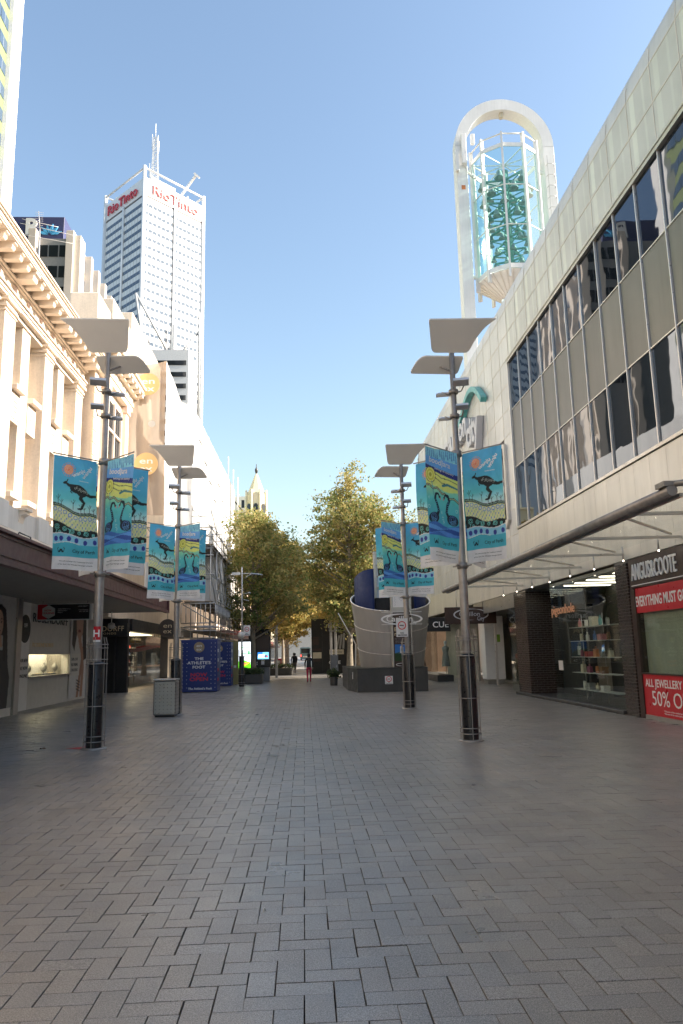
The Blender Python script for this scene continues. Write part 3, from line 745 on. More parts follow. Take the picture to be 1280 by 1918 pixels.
s = MB(); s.box(9.6, 9.7, 42.2, 51.5, 0, 3.5); s.build('rear_wall', M['shopwall'], fs_)
mq = thing('mannequin', 'white mannequin in a grey coat in the fashion shop window', 'mannequin', (8.0, 43.3, .35))
s = MB(); s.lathe([(.001, 0), (.16, .005), (.16, .02), (.02, .03), (.02, .8)], (8.0, 43.3, .35), 12); s.build('stand', M['stainless'], mq)
s = MB(); s.lathe([(.14, .75), (.17, .95), (.12, 1.18), (.17, 1.4), (.19, 1.5), (.06, 1.58), (.05, 1.66), (.08, 1.72), (.09, 1.82), (.001, 1.9)], (8.0, 43.3, .35), 14); s.build('body', M['white'], mq)
s = MB(); s.lathe([(.24, .45), (.2, .95), (.15, 1.18), (.2, 1.42), (.215, 1.5), (.08, 1.59)], (8.0, 43.3, .35), 14); s.build('coat', gm_['grey'], mq)
lv = thing('louvre_panel', 'white louvred panel with poster beside the round kiosk', 'panel', (6.1, 43, 0))
s = MB(); s.box(5.7, 6.5, 43.05, 43.1, 0, 2.7); s.build('backing', M['shopwall'], lv)
for k in range(10):
    s = MB(); s.bar((5.7, 43.0, 1.75 + k*.1), (6.5, 43.0, 1.75 + k*.1), .06, .03); s.build('slat', M['offwhite'], lv)
s = MB(); s.box(5.7, 6.15, 43.02, 43.04, .6, 1.6); s.build('poster', M['white'], lv)
s = MB(); s.box(6.15, 6.5, 43.02, 43.04, .6, 1.6); s.build('poster', mat('pink_poster', (.6, .08, .16), .5), lv)
# ------------------------------------------------------------------ heritage building on the left
LX = -8.8
hb = thing('heritage_building', 'sunlit cream classical building with bracketed cornice on the left side', 'building', (LX, 22, 0))
c = MB(); c.box(-24, LX - .75, -30, 36.0, 3.9, 13.2); c.build('wall', M['stone'], hb)
BAY = 3.6; PY = [29.25 - BAY*i for i in range(9)]     # pilaster centres
pil = MB(); pil.bbox(-.75, 0, -.42, .42, 6.35, 12.15, .012)
pilm = pil.mesh('pilaster', M['stone'])
cap = MB(); cap.box(-.7, .06, -.47, .47, 12.15, 12.22); cap.box(-.7, .03, -.44, .44, 12.22, 12.34); cap.box(-.7, .12, -.52, .52, 12.34, 12.45); cap.box(-.7, .035, -.445, .445, 12.02, 12.06)
capm = cap.mesh('capital', M['stone2'])
bas = MB(); bas.bbox(-.75, .10, -.5, .5, 5.55, 6.35, .012); basm = bas.mesh('pedestal', M['lowerwall'])
pier = MB().bbox(-.75, -.16, -.34, .34, 6.3, 12.3, .012).mesh('pier', M['stone'])
con = MB(); con.prism([(0, 0), (.32, 0), (.34, .1), (.2, .16), (.15, .34), (.10, .5), (0, .5)], -.2, .2, lambda u_, v_, h: (-.16 + u_, h, 6.28 - v_)); con.box(-.2, .24, -.27, .27, 6.28, 6.36)
conm = con.mesh('console', M['stone2'])
ww = .72
sp = MB(); sp.bbox(-.7, -.12, -ww/2, ww/2, 8.95, 9.95, .01); spm = sp.mesh('spandrel', M['stone'])
slot = MB()
for z, w_ in ((9.62, .3), (9.46, .3), (9.3, .22)): slot.box(-.125, -.10, -w_/2, w_/2, z, z + .035)
for q in range(4): slot.box(-.125, -.10, -.3 + q*.16, -.19 + q*.16, 9.07, 9.10)
slm = slot.mesh('spandrel_relief', M['stonepink'])
sill = MB().bbox(-.7, .06, -ww/2 - .02, ww/2 + .02, 9.95, 10.12, .012).mesh('sill', M['stone2'])
sill2 = MB().bbox(-.7, .05, -ww/2 - .02, ww/2 + .02, 6.55, 6.72, .012).mesh('sill', M['stone2'])
gl1 = MB().box(-.66, -.64, -ww/2, ww/2, 10.12, 12.3).mesh('window_pane', M['glass_dark'])
gl2 = MB().box(-.66, -.64, -ww/2, ww/2, 6.72, 8.95).mesh('window_pane', M['glass_dark'])
def frame(z0, z1):
    f = MB(); f.box(-.64, -.58, -ww/2, -ww/2 + .06, z0, z1); f.box(-.64, -.58, ww/2 - .06, ww/2, z0, z1)
    for z in (z0, (z0 + z1)/2 - .03, z1 - .07): f.box(-.64, -.585, -ww/2 + .06, ww/2 - .06, z, z + .07)
    return f.mesh('window_frame', M['stone2'])
fr1 = frame(10.12, 12.3); fr2 = frame(6.72, 8.95)
for i, yc in enumerate(PY):
    dy = yc - 22
    if yc < 2: break
    link('pilaster', pilm, hb, (0, dy, 0)); link('capital', capm, hb, (0, dy, 0)); link('pedestal', basm, hb, (0, dy, 0))
    y2 = yc - BAY/2 - 22
    link('pier', pier, hb, (0, y2, 0)); link('console', conm, hb, (0, y2, 0))
    for wy in (y2 + .72, y2 - .72):
        link('sill', sill, hb, (0, wy, 0)); link('sill', sill2, hb, (0, wy, 0)); sp_ = link('spandrel', spm, hb, (0, wy, 0)); link('spandrel_relief', slm, sp_)
        a_ = link('window', gl1, hb, (0, wy, 0)); link('window_frame', fr1, a_); b2 = link('window', gl2, hb, (0, wy, 0)); link('window_frame', fr2, b2)
YN2, YE = -6.0, 29.75
def run(name, boxes, m_, y0=YN2, y1=YE):
    s = MB()
    for k_, (x0, x1, z0, z1) in enumerate(boxes): s.box(LX + x0, LX + x1, y0 - .002*k_, y1 + .002*k_, z0, z1)
    return s.build(name, m_, hb)
run('lintel', [(-.72, -.10, 12.3, 12.45)], M['stone2'])
run('architrave', [(-.7, .06, 12.45, 12.55), (-.7, .10, 12.55, 12.65), (-.7, .16, 12.65, 12.70)], M['stone2'])
run('frieze', [(-.7, .02, 12.70, 13.08)], M['stone'])
run('bed_mould', [(-.7, .10, 13.08, 13.13), (-.7, .18, 13.13, 13.19)], M['stone2'])
run('cornice', [(-.7, .80, 13.40, 13.45), (-.7, .83, 13.45, 13.58), (-.7, .89, 13.58, 13.63), (-.7, .94, 13.63, 13.68)], M['stone2'])
run('blocking_course', [(-1.6, -.1, 13.2, 13.75)], M['stone'])
mod = MB(); mod.prism([(0, 0), (.62, 0), (.66, .05), (.66, .13), (.74, .18), (.74, .24), (0, .24)], -.11, .11, lambda u_, v_, h: (.12 + u_*.86, h, 13.18 + v_*.92)); modm = mod.mesh('modillion', M['stone2'])
mod2 = MB(); mod2.prism([(0, -.06), (.62, -.06), (.66, .0), (.66, .1), (.76, .15), (.76, .24), (0, .24)], -.19, .19, lambda u_, v_, h: (.12 + u_*.86, h, 13.18 + v_*.92)); modm2 = mod2.mesh('modillion', M['stone2'])
for k in range(52):
    y = 29.25 - k*.6
    if y < 4: break
    link('modillion', modm2 if k % 6 == 0 else modm, hb, (0, y - 22, 0))
rel = MB(); rel.prism([(-.16, -.17), (.02, -.2), (.16, -.12), (.17, .12), (.05, .2), (-.17, .17), (-.1, .02)], .015, .06, lambda u_, v_, h: (h, u_, 12.89 + v_*.8)); relm = rel.mesh('frieze_relief', M['stonepink'])
for k in range(18): link('frieze_relief', relm, hb, (0, 28.2 - k*1.2 - 22, 0))
pb = MB(); pb.bbox(-.7, .2, -.5, .5, 13.69, 14.3, .02); pbm = pb.mesh('parapet_block', M['stone'])
for yc in PY[1:6:2]: link('parapet_block', pbm, hb, (0, yc - 22 - .2, 0))
# lower, plain band above the awning
s = MB(); s.box(LX - .7, LX - .02, -6, 30, 4.4, 6.3); s.build('lower_wall', M['lowerwall'], hb)
for z, dx_ in ((5.42, .05), (5.50, .09), (4.95, .03)):
    s = MB(); s.box(LX - .6, LX + dx_, -6, 30, z, z + .07); s.build('string_course', M['stone2'], hb)
for k in range(4):
    y = 21.3 + k*2.4; s = MB(); s.path([(LX + .05, y, 5.2), (LX + 1.4, y + .3, 4.75)], .012, 5); s.build('stay_rod', M['alu'], hb)
s = MB(); s.path([(LX + .7, 21.2, 4.75), (LX + .9, 21.3, 5.2), (LX + .9, 22.2, 5.2), (LX + .9, 22.2, 4.72)], .02, 6); s.build('cable_bracket', M['black'], hb)
# quoined pavilion, standing a little forward
PX = LX + .35
pvl = thing('corner_pavilion', 'taller cream corner pavilion with stone quoins between cornice and scaffold', 'building', (PX, 33, 0))
s = MB(); s.box(-16, PX, 30.0, 36.4, 4.4, 14.6); s.build('wall', M['stone'], pvl)
for yy in (30.0, 35.75):
    for k in range(17):
        z = 5.6 + k*.52; long_ = .62 if k % 2 else .46
        s = MB(); s.bbox(PX - .02, PX + .06, yy - .03, yy + long_, z + .02, z + .50, .02); s.build('quoin', M['stone2'], pvl)
for yy in (31.1, 34.7):
    s = MB(); s.bbox(PX, PX + .22, yy, yy + .55, 9.6, 13.0, .02); s.build('pilaster', M['stone2'], pvl)
    s = MB(); s.bbox(PX, PX + .3, yy - .06, yy + .61, 13.0, 13.35, .03); s.build('capital', M['stonepink'], pvl)
s = MB(); s.box(PX - .01, PX + .012, 31.9, 34.4, 9.8, 12.9); w_ = s.build('window', M['glass_dark'], pvl)
s = MB()
for yy in (31.85, 33.1, 34.33): s.box(PX + .012, PX + .10, yy, yy + .1, 9.75, 12.95)
s.box(PX + .012, PX + .09, 31.85, 34.43, 11.5, 11.6); s.build('window_frame', M['stone2'], w_)
for nm, boxes in (('entablature', [(0, .28, 13.35, 13.6), (0, .34, 13.6, 14.0)]), ('cornice', [(0, .55, 14.0, 14.1), (0, .85, 14.2, 14.4), (0, .95, 14.4, 14.5)])):
    s = MB()
    for q, (x0, x1, z0, z1) in enumerate(boxes): s.box(PX - .5, PX + x1, 29.9 - .1*q, 36.5 + .1*q, z0, z1)
    s.build(nm, M['stone2'], pvl)
for k in range(9):
    s = MB(); s.bbox(PX + .3, PX + .82, 30.3 + k*.72, 30.56 + k*.72, 14.02, 14.2, .01); s.build('modillion', M['stone2'], pvl)
s = MB(); s.bbox(PX, PX + .9, 31.0, 34.8, 8.0, 9.5, .03); s.build('balcony', M['stone2'], pvl)
s = MB(); s.bbox(PX, PX + 1.0, 30.9, 34.9, 9.5, 9.7, .03); s.bbox(PX, PX + .95, 30.95, 34.85, 7.8, 8.0, .03); s.build('balcony_coping', M['stone2'], pvl)
s = MB(); s.bbox(PX, PX + .5, 34.9, 36.4, 8.8, 9.1, .03); s.build('hood_mould', M['stone2'], pvl)
lettering('I Q', pvl, (PX + .05, 35.0, 8.0), (0, -1, 0), (0, 0, 1), .6, M['stonepink'], depth=-.06, align='LEFT', name='wall_relief')
# attic blocks and segmental pediment with carved crest
s = MB(); s.bbox(-9.65, PX - .0, 30.2, 32.2, 14.5, 16.9, .04); s.build('attic_block', M['stone'], pvl)
s = MB(); s.bbox(-9.9, PX + .05, 33.6, 37.5, 14.5, 17.2, .04); s.build('attic_block', M['stone'], pvl)
s = MB(); s.bbox(-9.9, PX - .2, 37.2, 45.0, 12.0, 19.3, .04); s.build('attic_block', M['stone'], pvl)
s = MB(); s.bbox(-9.35, PX - .2, 33.4, 37.0, 14.5, 18.2, .04); s.build('attic_block', M['stone'], pvl)
s = MB()
for k in range(12):
    a0, a1 = math.pi*k/12, math.pi*(k+1)/12
    s.hull([Vector((x, 32.9 - r_*math.cos(a), 15.5 + r_*.75*math.sin(a))) for a in (a0, a1) for r_ in (.75, 1.0) for x in (PX - .2, PX + .35)])
s.build('segmental_pediment', M['stone2'], pvl)
s = MB()
for k in range(14):
    s.sphere((PX + .2 + random.uniform(-.05, .12), 32.9 + random.uniform(-.5, .5), 15.3 + random.uniform(-.3, .55)), random.uniform(.12, .26), 8, 6)
s.build('carved_crest', M['stone2'], pvl)
# tv aerial on the roof
ae = thing('tv_aerial', 'thin television aerial on a pole above the bracketed cornice', 'aerial', (-9.55, 26, 13.2))
s = MB(); s.tube((-9.45, 26.0, 13.2), (-9.52, 26.0, 17.3), .03, n=6); s.tube((-9.52, 26.0, 17.3), (-9.6, 26, 18.0), .014, n=5); s.build('mast', M['alu_light'], ae)
for (xa, za, xb, zb) in ((-10.15, 17.62, -8.9, 17.42), (-10.2, 17.45, -8.2, 17.06), (-10.1, 17.0, -8.3, 16.75)):
    s = MB(); s.tube((xa, 25.9, za), (xb, 26.1, zb), .009, n=5); s.build('boom', M['alu_light'], ae)
for k in range(7):
    s = MB(); s.tube((-9.72, 26, 17.45 + k*.085), (-9.42, 26, 17.42 + k*.085), .006, n=4); s.build('element', M['alu_light'], ae)
# ------------------------------------------------------------------ maroon awning
AX = -6.1
aw = thing('street_awning', 'long maroon street awning over the shops on the left', 'awning', (AX, 20, 3.7))
s = MB(); s.box(AX - .05, AX, -8, 34.4, 3.66, 4.26); s.build('fascia', M['maroon'], aw)
for z0, z1, d in ((4.26, 4.32, .10), (3.60, 3.66, .10), (3.66, 3.73, .06), (3.80, 3.83, .025), (4.18, 4.22, .03)):
    s = MB(); s.box(AX - .06, AX + d, -8, 34.4 + d, z0, z1); s.build('fascia_mould', M['maroon'], aw)
s = MB(); s.box(LX - .5, AX + .1, 34.4, 34.46, 3.66, 4.26); s.build('end_fascia', M['maroon'], aw)
s = MB(); s.add([(AX - .05, -8, 4.25), (AX - .05, 34.4, 4.25), (LX + .02, 34.4, 4.5), (LX + .02, -8, 4.5)], [(0, 1, 2, 3)]); s.build('roof', M['alu'], aw)
s = MB(); s.box(-10.2, AX - .06, -8, 34.4, 3.66, 3.72); s.build('soffit', M['soffit'], aw)
s = MB(); s.tube((AX - .6, 20, 4.3), (AX - .6, 34, 4.3), .02, n=5); s.build('conduit', M['alu'], aw)
hd = thing('ribbed_hoarding', 'cream corrugated hoarding above the far end of the maroon awning', 'hoarding', (-6.8, 35, 4.3))
for k in range(28):
    s = MB(); s.bar((-6.75, 33.2 + k*.14, 4.32), (-6.75, 33.2 + k*.14, 5.75), .06, .12, (1, 0, 0)); s.build('rib', M['offwhite'], hd)
s = MB(); s.box(-6.86, -6.78, 33.1, 37.2, 4.3, 5.75); s.build('sheet', M['offwhite'], hd)
# ------------------------------------------------------------------ shops under the awning
SXp = -9.6
rs = thing('jeweller_frontage', 'white jeweller frontage with lit display case under the maroon awning', 'shopfront', (SXp, 29, 0))
s = MB(); s.box(-12, SXp - .30, -8, 27.4, 0, 3.66); s.box(-12, SXp - .30, 32.0, 38.0, 0, 3.66); s.box(-12, SXp - .95, 27.4, 32.0, 0, 3.66); s.box(SXp - .95, SXp - .3, 27.4, 32.0, 0, 1.085); s.box(SXp - .95, SXp - .3, 27.4, 32, 2.1, 3.66); s.build('wall', M['shopwall'], rs)
s = MB(); s.box(SXp - .3, -9.2, 14, 24.9, 0, 3.66); s.build('projecting_wall', M['offwhite'], rs)
s = MB(); s.box(-9.26, -9.12, 24.9, 25.3, 0, 3.66); s.build('wall_end', M['alu'], rs)
s = MB(); s.box(SXp - .3, SXp, 26.4, 27.4, 0, 3.66); s.build('pillar', M['white'], rs)
s = MB(); s.box(SXp - .3, SXp - .02, 27.4, 32.0, 0, 1.10); s.box(SXp - .3, SXp - .02, 27.4, 32.0, 1.88, 3.66); s.build('display_wall', M['offwhite'], rs)
s = MB(); s.box(SXp - .02, SXp + .12, 27.4, 32.0, 1.06, 1.12); s.build('counter_edge', M['alu'], rs)
s = MB(); s.box(SXp - .9, SXp - .88, 27.4, 32, 1.1, 2.09); s.build('case_back', M['white'], rs)
s = MB(); s.box(SXp - .88, SXp - .02, 27.4, 32, 1.09, 1.105); s.build('case_floor', M['darkwall'], rs)
s = MB(); s.box(SXp - .75, SXp - .35, 27.5, 31.9, 2.06, 2.08); s.build('case_light', M['warm'], rs)
s = MB(); s.box(SXp - .05, SXp - .04, 27.4, 32, 1.12, 1.88); s.build('case_glass', M['shopglass'], rs)
for k, y in enumerate((27.9, 28.5, 29.6, 30.2, 31.0, 31.5)):
    t2 = thing('jewellery_stand', f'{"tall necklace bust" if k % 2 else "low black tray"}, number {("one","two","three","four","five","six")[k]} from the near end of the lit display case', 'stand', (SXp - .4, y, 1.11), 'stands in the lit display case')
    s = MB()
    if k % 2:
        s.lathe([(.001, 0), (.09, .004), (.09, .02), (.025, .04), (.025, .10), (.10, .16), (.13, .27), (.09, .36), (.04, .40), (.045, .46), (.001, .46)], (SXp - .4, y, 1.11), 12); s.build('bust', gm_['grey'], t2)
        s = MB(); s.torus((SXp - .37, y, 1.42), .075, .008, 14, 4); s.build('necklace', M['lettgold'], t2)
    else:
        s.bbox(SXp - .55, SXp - .25, y - .25, y + .25, 1.11, 1.16, .01); s.build('tray', M['black'], t2)
        s = MB()
        for q in range(4): s.torus((SXp - .4, y - .18 + q*.12, 1.175), .035, .012, 10, 4)
        s.build('rings', M['lettgold'], t2)
LR = (0, 1, 0)
lettering('ROSENDORFF', rs, (SXp + .0, 27.65, 3.02), LR, U_, .34, M['lettdark'], width=4.0, depth=.012, align='LEFT', name='wall_letters')
lettering('ROSENDORFF', rs, (SXp - .018, 27.75, 2.15), LR, U_, .15, M['lettgold'], width=2.3, depth=.012, align='LEFT', name='wall_letters')
s = MB(); s.box(SXp + .0, SXp + .03, 32.02, 33.4, 1.0, 1.9); s.build('notice_board', M['offwhite'], rs)
for q, tx_ in enumerate(('50% OFF', 'ALL ONLINE', 'ORDERS')):
    lettering(tx_, rs, (SXp + .032, 32.7, 1.62 - q*.22), LR, U_, .12, M['lettdark'], width=.9, depth=.004)
for q, tx_ in enumerate(('OUR NEW', 'SALE NOW', 'ONLINE')):
    lettering(tx_, rs, (SXp + .004, 26.9, 1.62 - q*.26), LR, U_, .12, M['lettdark'], width=.8, depth=.004)
# two printed posters (flat print)
cv = Canvas(2.6, 3.3, .03).grad([(0, (150, 148, 145)), (1, (196, 194, 190))])
cv.poly([(.9, 3.0), (1.35, 3.15), (1.75, 3.0), (1.95, 2.3), (2.1, 1.3), (1.7, 1.2), (1.6, 2.2), (1.0, 2.2), (.85, 1.4), (.5, 1.5), (.7, 2.3)], (38, 30, 27))
cv.poly([(.75, 1.8), (1.9, 1.75), (2.3, .9), (2.2, 0), (.2, 0), (.3, 1.0)], (52, 50, 54))
cv.ell(1.32, 2.55, .27, .40, (196, 160, 138)); cv.poly([(1.2, 2.25), (1.45, 2.25), (1.6, 1.85), (1.05, 1.85)], (186, 148, 126))
cv.stroke([(.5, 1.5), (.35, .9), (.95, .55)], .2, (188, 150, 128)); cv.stroke([(1.05, 2.96), (.95, 2.4), (.9, 1.7)], .16, (38, 30, 27)); cv.stroke([(1.6, 2.96), (1.72, 2.4), (1.8, 1.5)], .18, (38, 30, 27))
for ex in (1.2, 1.44): cv.ell(ex, 2.6, .05, .022, (40, 28, 24)); cv.stroke([(ex - .06, 2.69), (ex + .06, 2.69)], .02, (50, 36, 30))
cv.ell(1.32, 2.33, .085, .03, (150, 70, 66)); cv.stroke([(1.33, 2.58), (1.35, 2.44)], .02, (160, 124, 104))
me = cv.mesh('portrait_poster', M['print'], lambda x, y: (x*0 - 9.185, 22.3 + x, .25 + y))
o = link('portrait_poster', me, rs, (-SXp, -29, 0)); o['label'] = 'tall portrait poster of a woman with long dark hair'
cv = Canvas(2.5, 3.4, .03).fill((200, 198, 196))
cv.poly([(.3, 3.4), (2.2, 3.4), (2.4, 1.6), (1.9, 1.5), (1.7, 2.6), (.9, 2.6), (.6, 1.9), (.25, 2.2)], (42, 32, 30))
cv.poly([(.7, 3.4), (1.8, 3.4), (1.75, 2.7), (1.3, 2.25), (.9, 2.6)], (176, 136, 116)); cv.ell(1.25, 2.75, .2, .06, (120, 50, 50))
cv.stroke([(1.3, 2.4), (1.7, 1.9), (1.9, 1.2), (1.75, 0)], .36, (170, 130, 108)); cv.stroke([(1.2, 2.5), (1.35, 2.1)], .12, (182, 142, 120)); cv.stroke([(1.5, 2.5), (1.6, 2.0)], .11, (182, 142, 120))
cv.stroke([(1.2, .0), (1.5, .9), (1.75, 1.5)], .3, (160, 120, 98)); cv.rect(0, 0, .9, 1.2, (205, 204, 204))
for q in range(4): cv.stroke([(1.05, .35 + .12*q), (1.55, .25 + .12*q)], .05, (60, 58, 60))
me = cv.mesh('portrait_poster', M['print'], lambda x, y: (x*0 - 9.585, 32.05 + x, .1 + y))
o = link('portrait_poster', me, rs, (-SXp, -29, 0)); o['label'] = 'close portrait poster with a raised hand beside the display case'
s = MB(); s.box(SXp - .3, SXp - .02, 32.0, 34.6, 0, 3.6); s.build('poster_wall', M['offwhite'], rs)
# round black logo disc on the pillar side
s = MB(); s.tube((SXp + .002, 26.9, 2.75), (SXp + .02, 26.9, 2.75), .48, n=28); s.build('logo_disc', M['blackmatte'], rs)
lettering('OFF', rs, (SXp + .022, 26.9, 2.8), LR, U_, .14, M['lettwhite'], depth=.004)
dk = thing('diamond_frontage', 'black jeweller front with gold lettering at the end of the awning', 'shopfront', (-9.6, 38.5, 0))
s = MB(); s.box(-11.5, -8.72, 38.5, 38.9, 0, 3.6); s.build('wall', M['blackmatte'], dk)
s = MB(); s.box(-11.5, -8.66, 38.1, 38.5, 2.72, 3.35); s.build('sign_board', M['blackmatte'], dk)
lettering('ROSENDORFF', dk, (-9.9, 38.09, 2.98), RX, U_, .26, M['lettgold'], width=2.15, depth=.015, spacing=1.1)
lettering('DIAMONDS', dk, (-9.8, 38.09, 2.82), RX, U_, .10, M['lettgold'], width=1.2, depth=.01, spacing=1.2)
s = MB(); s.box(-9.35, -9.28, 38.40, 38.5, 0, 2.7); s.build('door_edge', M['plinth'], dk)
sf = thing('shoe_shop', 'dim shoe shop window with lit shelves beneath the scaffold', 'shopfront', (-8.7, 43, 0))
s = MB(); s.box(-8.7, -8.688, 38.95, 47, .15, 3.0); s.build('window_pane', M['shopglass'], sf)
s = MB(); s.box(-10.6, -10.5, 38.95, 60, 0, 4.5); s.build('rear_wall', M['darkwall'], sf)
s = MB(); s.box(-10.5, -8.6, 38.9, 60, 3.0, 3.6); s.build('fascia', M['blackmatte'], sf)
for z in (.6, 1.0, 1.4, 1.8, 2.2):
    s = MB(); s.box(-10.4, -10.0, 39.2, 46.5, z, z + .03); s.build('shelf', M['offwhite'], sf)
s = MB(); s.box(-10.2, -9.0, 39.3, 46, 2.93, 2.96); s.build('ceiling_light', emit('dim_shop_light', (1, .78, .5), 3.0), sf)
lettering('the athlete\'s foot', sf, (-8.66, 39.3, 2.55), LR, U_, .16, M['lettgold'], width=2.0, depth=.01, align='LEFT')
k_ = 0
for si, z in enumerate((.63, 1.03, 1.43, 1.83, 2.23)):
    for q in range(7):
        cn_ = random.choice(list(cols)); s = MB(); y = 39.6 + q*.95 + random.uniform(-.1, .1)
        s.prism([(0, 0), (.30, 0), (.32, .05), (.22, .08), (.12, .15), (0, .16)], -.05, .05, lambda u_, v_, h: (-10.2 + h, y + u_, z + v_))
        s.build('shoe', gm_[cn_], sf)
# hanging leasing box sign
ls = thing('leasing_sign', 'black and red now leasing box sign hanging under the maroon awning', 'sign', (-8.1, 26.5, 3.0))
s = MB(); s.bbox(-9.06, -7.22, 26.42, 26.62, 3.0, 3.56, .012); s.build('box', M['white'], ls)
s = MB(); s.box(-9.03, -7.30, 26.405, 26.415, 3.03, 3.53); s.build('face', M['blackmatte'], ls)
s = MB(); s.box(-9.03, -8.72, 26.395, 26.403, 3.03, 3.53); s.build('red_field', M['red_sign'], ls)
s = MB(); s.prism([(.27*math.cos(math.pi/6 + q*math.pi/3), .235*math.sin(math.pi/6 + q*math.pi/3)) for q in range(6)], 26.380, 26.392, lambda u_, v_, h: (-8.66 + u_*.9, h, 3.28 + v_)); s.build('hexagon', M['offwhite'], ls)
lettering('NOW', ls, (-8.68, 26.378, 3.30), RX, U_, .065, M['lettred'], bold=.02, depth=.004); lettering('LEASING', ls, (-8.66, 26.378, 3.21), RX, U_, .065, M['lettred'], width=.38, bold=.02, depth=.004)
for q, tx_ in enumerate(('SUPER PRIME RETAIL', 'OPPORTUNITY', '100.0m2')):
    lettering(tx_, ls, (-8.36, 26.40, 3.36 - q*.06), RX, U_, .035, M['lettwhite'], depth=.003, align='LEFT')
for q, tx_ in enumerate(('LEASE EQUITY', '', 'Fred Clohessy', '0411 250 200')):
    if tx_: lettering(tx_, ls, (-7.34, 26.40, 3.44 - q*.06), RX, U_, .04, M['lettwhite'], depth=.003, align='RIGHT')
for x in (-8.9, -7.4):
    s = MB(); s.tube((x, 26.5, 3.56), (x, 26.5, 3.68), .008, n=5); s.build('hanger', M['black'], ls)
cm = thing('security_camera', 'white dome security camera hanging from the awning by the gold lettering', 'camera', (-8.3, 33.5, 3.0))
s = MB(); s.tube((-8.3, 33.5, 3.15), (-8.3, 33.5, 3.68), .02, n=6); s.build('stem', M['white'], cm)
s = MB(); s.lathe([(.02, .2), (.14, .15), (.16, .0), (.10, -.06), (.001, -.08)], (-8.3, 33.5, 3.0), 14); s.build('dome', M['offwhite'], cm)
ex = thing('round_sign', 'round dark hanging sign lettered en ex beneath the scaffold', 'sign', (-6.4, 37.2, 3.0))
s = MB(); s.tube((-6.55, 37.2, 3.05), (-6.55, 37.26, 3.05), .42, n=30); s.build('disc', mat('dark_bronze_disc', (.06, .045, .035), .5), ex)
lettering('en', ex, (-6.55, 37.195, 3.06), RX, U_, .22, M['lettgold'], width=.4, depth=-.01); lettering('ex', ex, (-6.55, 37.195, 2.80), RX, U_, .22, M['lettgold'], width=.4, depth=-.01)
s = MB(); s.tube((-6.55, 37.23, 3.47), (-6.55, 37.23, 3.75), .012, n=5); s.build('hanger', M['black'], ex)
# ------------------------------------------------------------------ scaffold and sheeting beyond the pavilion
sb = thing('sheeted_building', 'plain cream building wrapped in scaffold sheeting on the left', 'building', (-11, 50, 0))
s = MB(); s.box(-24, -9.2, 36.5, 66, 3.6, 15.6); s.build('wall', M['stone'], sb)
t = NT('brown_scrim'); p = t.pos()
f = t.rng(t.noise(.8, 4, .6, t.mapping((1.2, 1.2, .25), p)), .3, .7, .78, 1.15)
pb_ = t.bsdf(t.scalecol((.50, .41, .33), f), .8); tl = t.n('ShaderNodeBsdfTranslucent'); t.l(t.scalecol((.50, .40, .31), f), tl.inputs[0]); tp = t.n('ShaderNodeBsdfTransparent')
m1 = t.n('ShaderNodeMixShader'); m1.inputs[0].default_value = .35; t.l(pb_.outputs[0], m1.inputs[1]); t.l(tl.outputs[0], m1.inputs[2])
m2 = t.n('ShaderNodeMixShader'); m2.inputs[0].default_value = .14; t.l(m1.outputs[0], m2.inputs[1]); t.l(tp.outputs[0], m2.inputs[2]); M['scrim'] = t.done(m2)
t = NT('white_sheeting'); p = t.pos()
f = t.rng(t.noise(.7, 4, .6, t.mapping((1.5, 1.5, .22), p)), .3, .7, .90, 1.05)
pb_ = t.bsdf(t.scalecol((.78, .77, .75), f), .6); tl = t.n('ShaderNodeBsdfTranslucent'); tl.inputs[0].default_value = (.7, .7, .7, 1)
m1 = t.n('ShaderNodeMixShader'); m1.inputs[0].default_value = .2; t.l(pb_.outputs[0], m1.inputs[1]); t.l(tl.outputs[0], m1.inputs[2]); M['sheet'] = t.done(m1)
sc = thing('scaffold', 'steel tube scaffold with sheeting along the wrapped building', 'scaffold', (-6, 45, 0))
def cloth(name, a, b_, z0, za, zb, nrm, m_, amp=.10, nu=60, nv=40, ph=0.0, gather=0.0):
    """hanging sheet from plan point a to b with vertical folds"""
    a = Vector(a); b_ = Vector(b_); n_ = Vector(nrm); mb = MB(); vs = []
    L = (b_ - a).length
    for i in range(nu + 1):
        u_ = i/nu
        for j in range(nv + 1):
            v_ = j/nv; ztop = za + (zb - za)*u_
            w = amp*(math.sin(u_*L*2.6 + ph + 1.3*math.sin(v_*2.5)) * .55 + .35*math.sin(u_*L*6.1 + 2*v_ + ph) + .3*math.sin(v_*9 + u_*L*1.7))*(.35 + .65*math.sin(math.pi*min(1, v_*1.02 + .0)))
            g_ = gather*math.sin(math.pi*v_)*u_*(1 - u_)
            pxy = a + (b_ - a)*(u_ + g_) + n_*w
            vs.append((pxy.x, pxy.y, z0 + (ztop - z0)*v_))
    mb.add(vs, [(i*(nv+1)+j, (i+1)*(nv+1)+j, (i+1)*(nv+1)+j+1, i*(nv+1)+j+1) for i in range(nu) for j in range(nv)], True)
    return mb.build(name, m_, sc, fix=False)
cloth('front_scrim', (-8.45, 35.75), (-6.62, 35.75), 8.3, 15.65, 16.05, (0, -1), M['scrim'], .22, 40, 50)
cloth('side_sheet', (-6.6, 35.7), (-6.6, 40.2), 6.6, 16.05, 15.5, (1, 0), M['sheet'], .06, 50, 40, 1.0)
cloth('front_sheet', (-6.62, 40.2), (-5.92, 40.2), 6.6, 15.5, 15.1, (0, -1), M['sheet'], .05, 24, 40, .4)
cloth('side_sheet', (-5.9, 40.2), (-5.9, 65.4), 5.2, 15.12, 15.85, (1, 0), M['sheet'], .05, 160, 40, 2.0)
cloth('front_sheet', (-5.9, 44.5), (-4.95, 44.5), 4.4, 7.4, 7.4, (0, -1), M['sheet'], .04, 16, 20, 2.0)
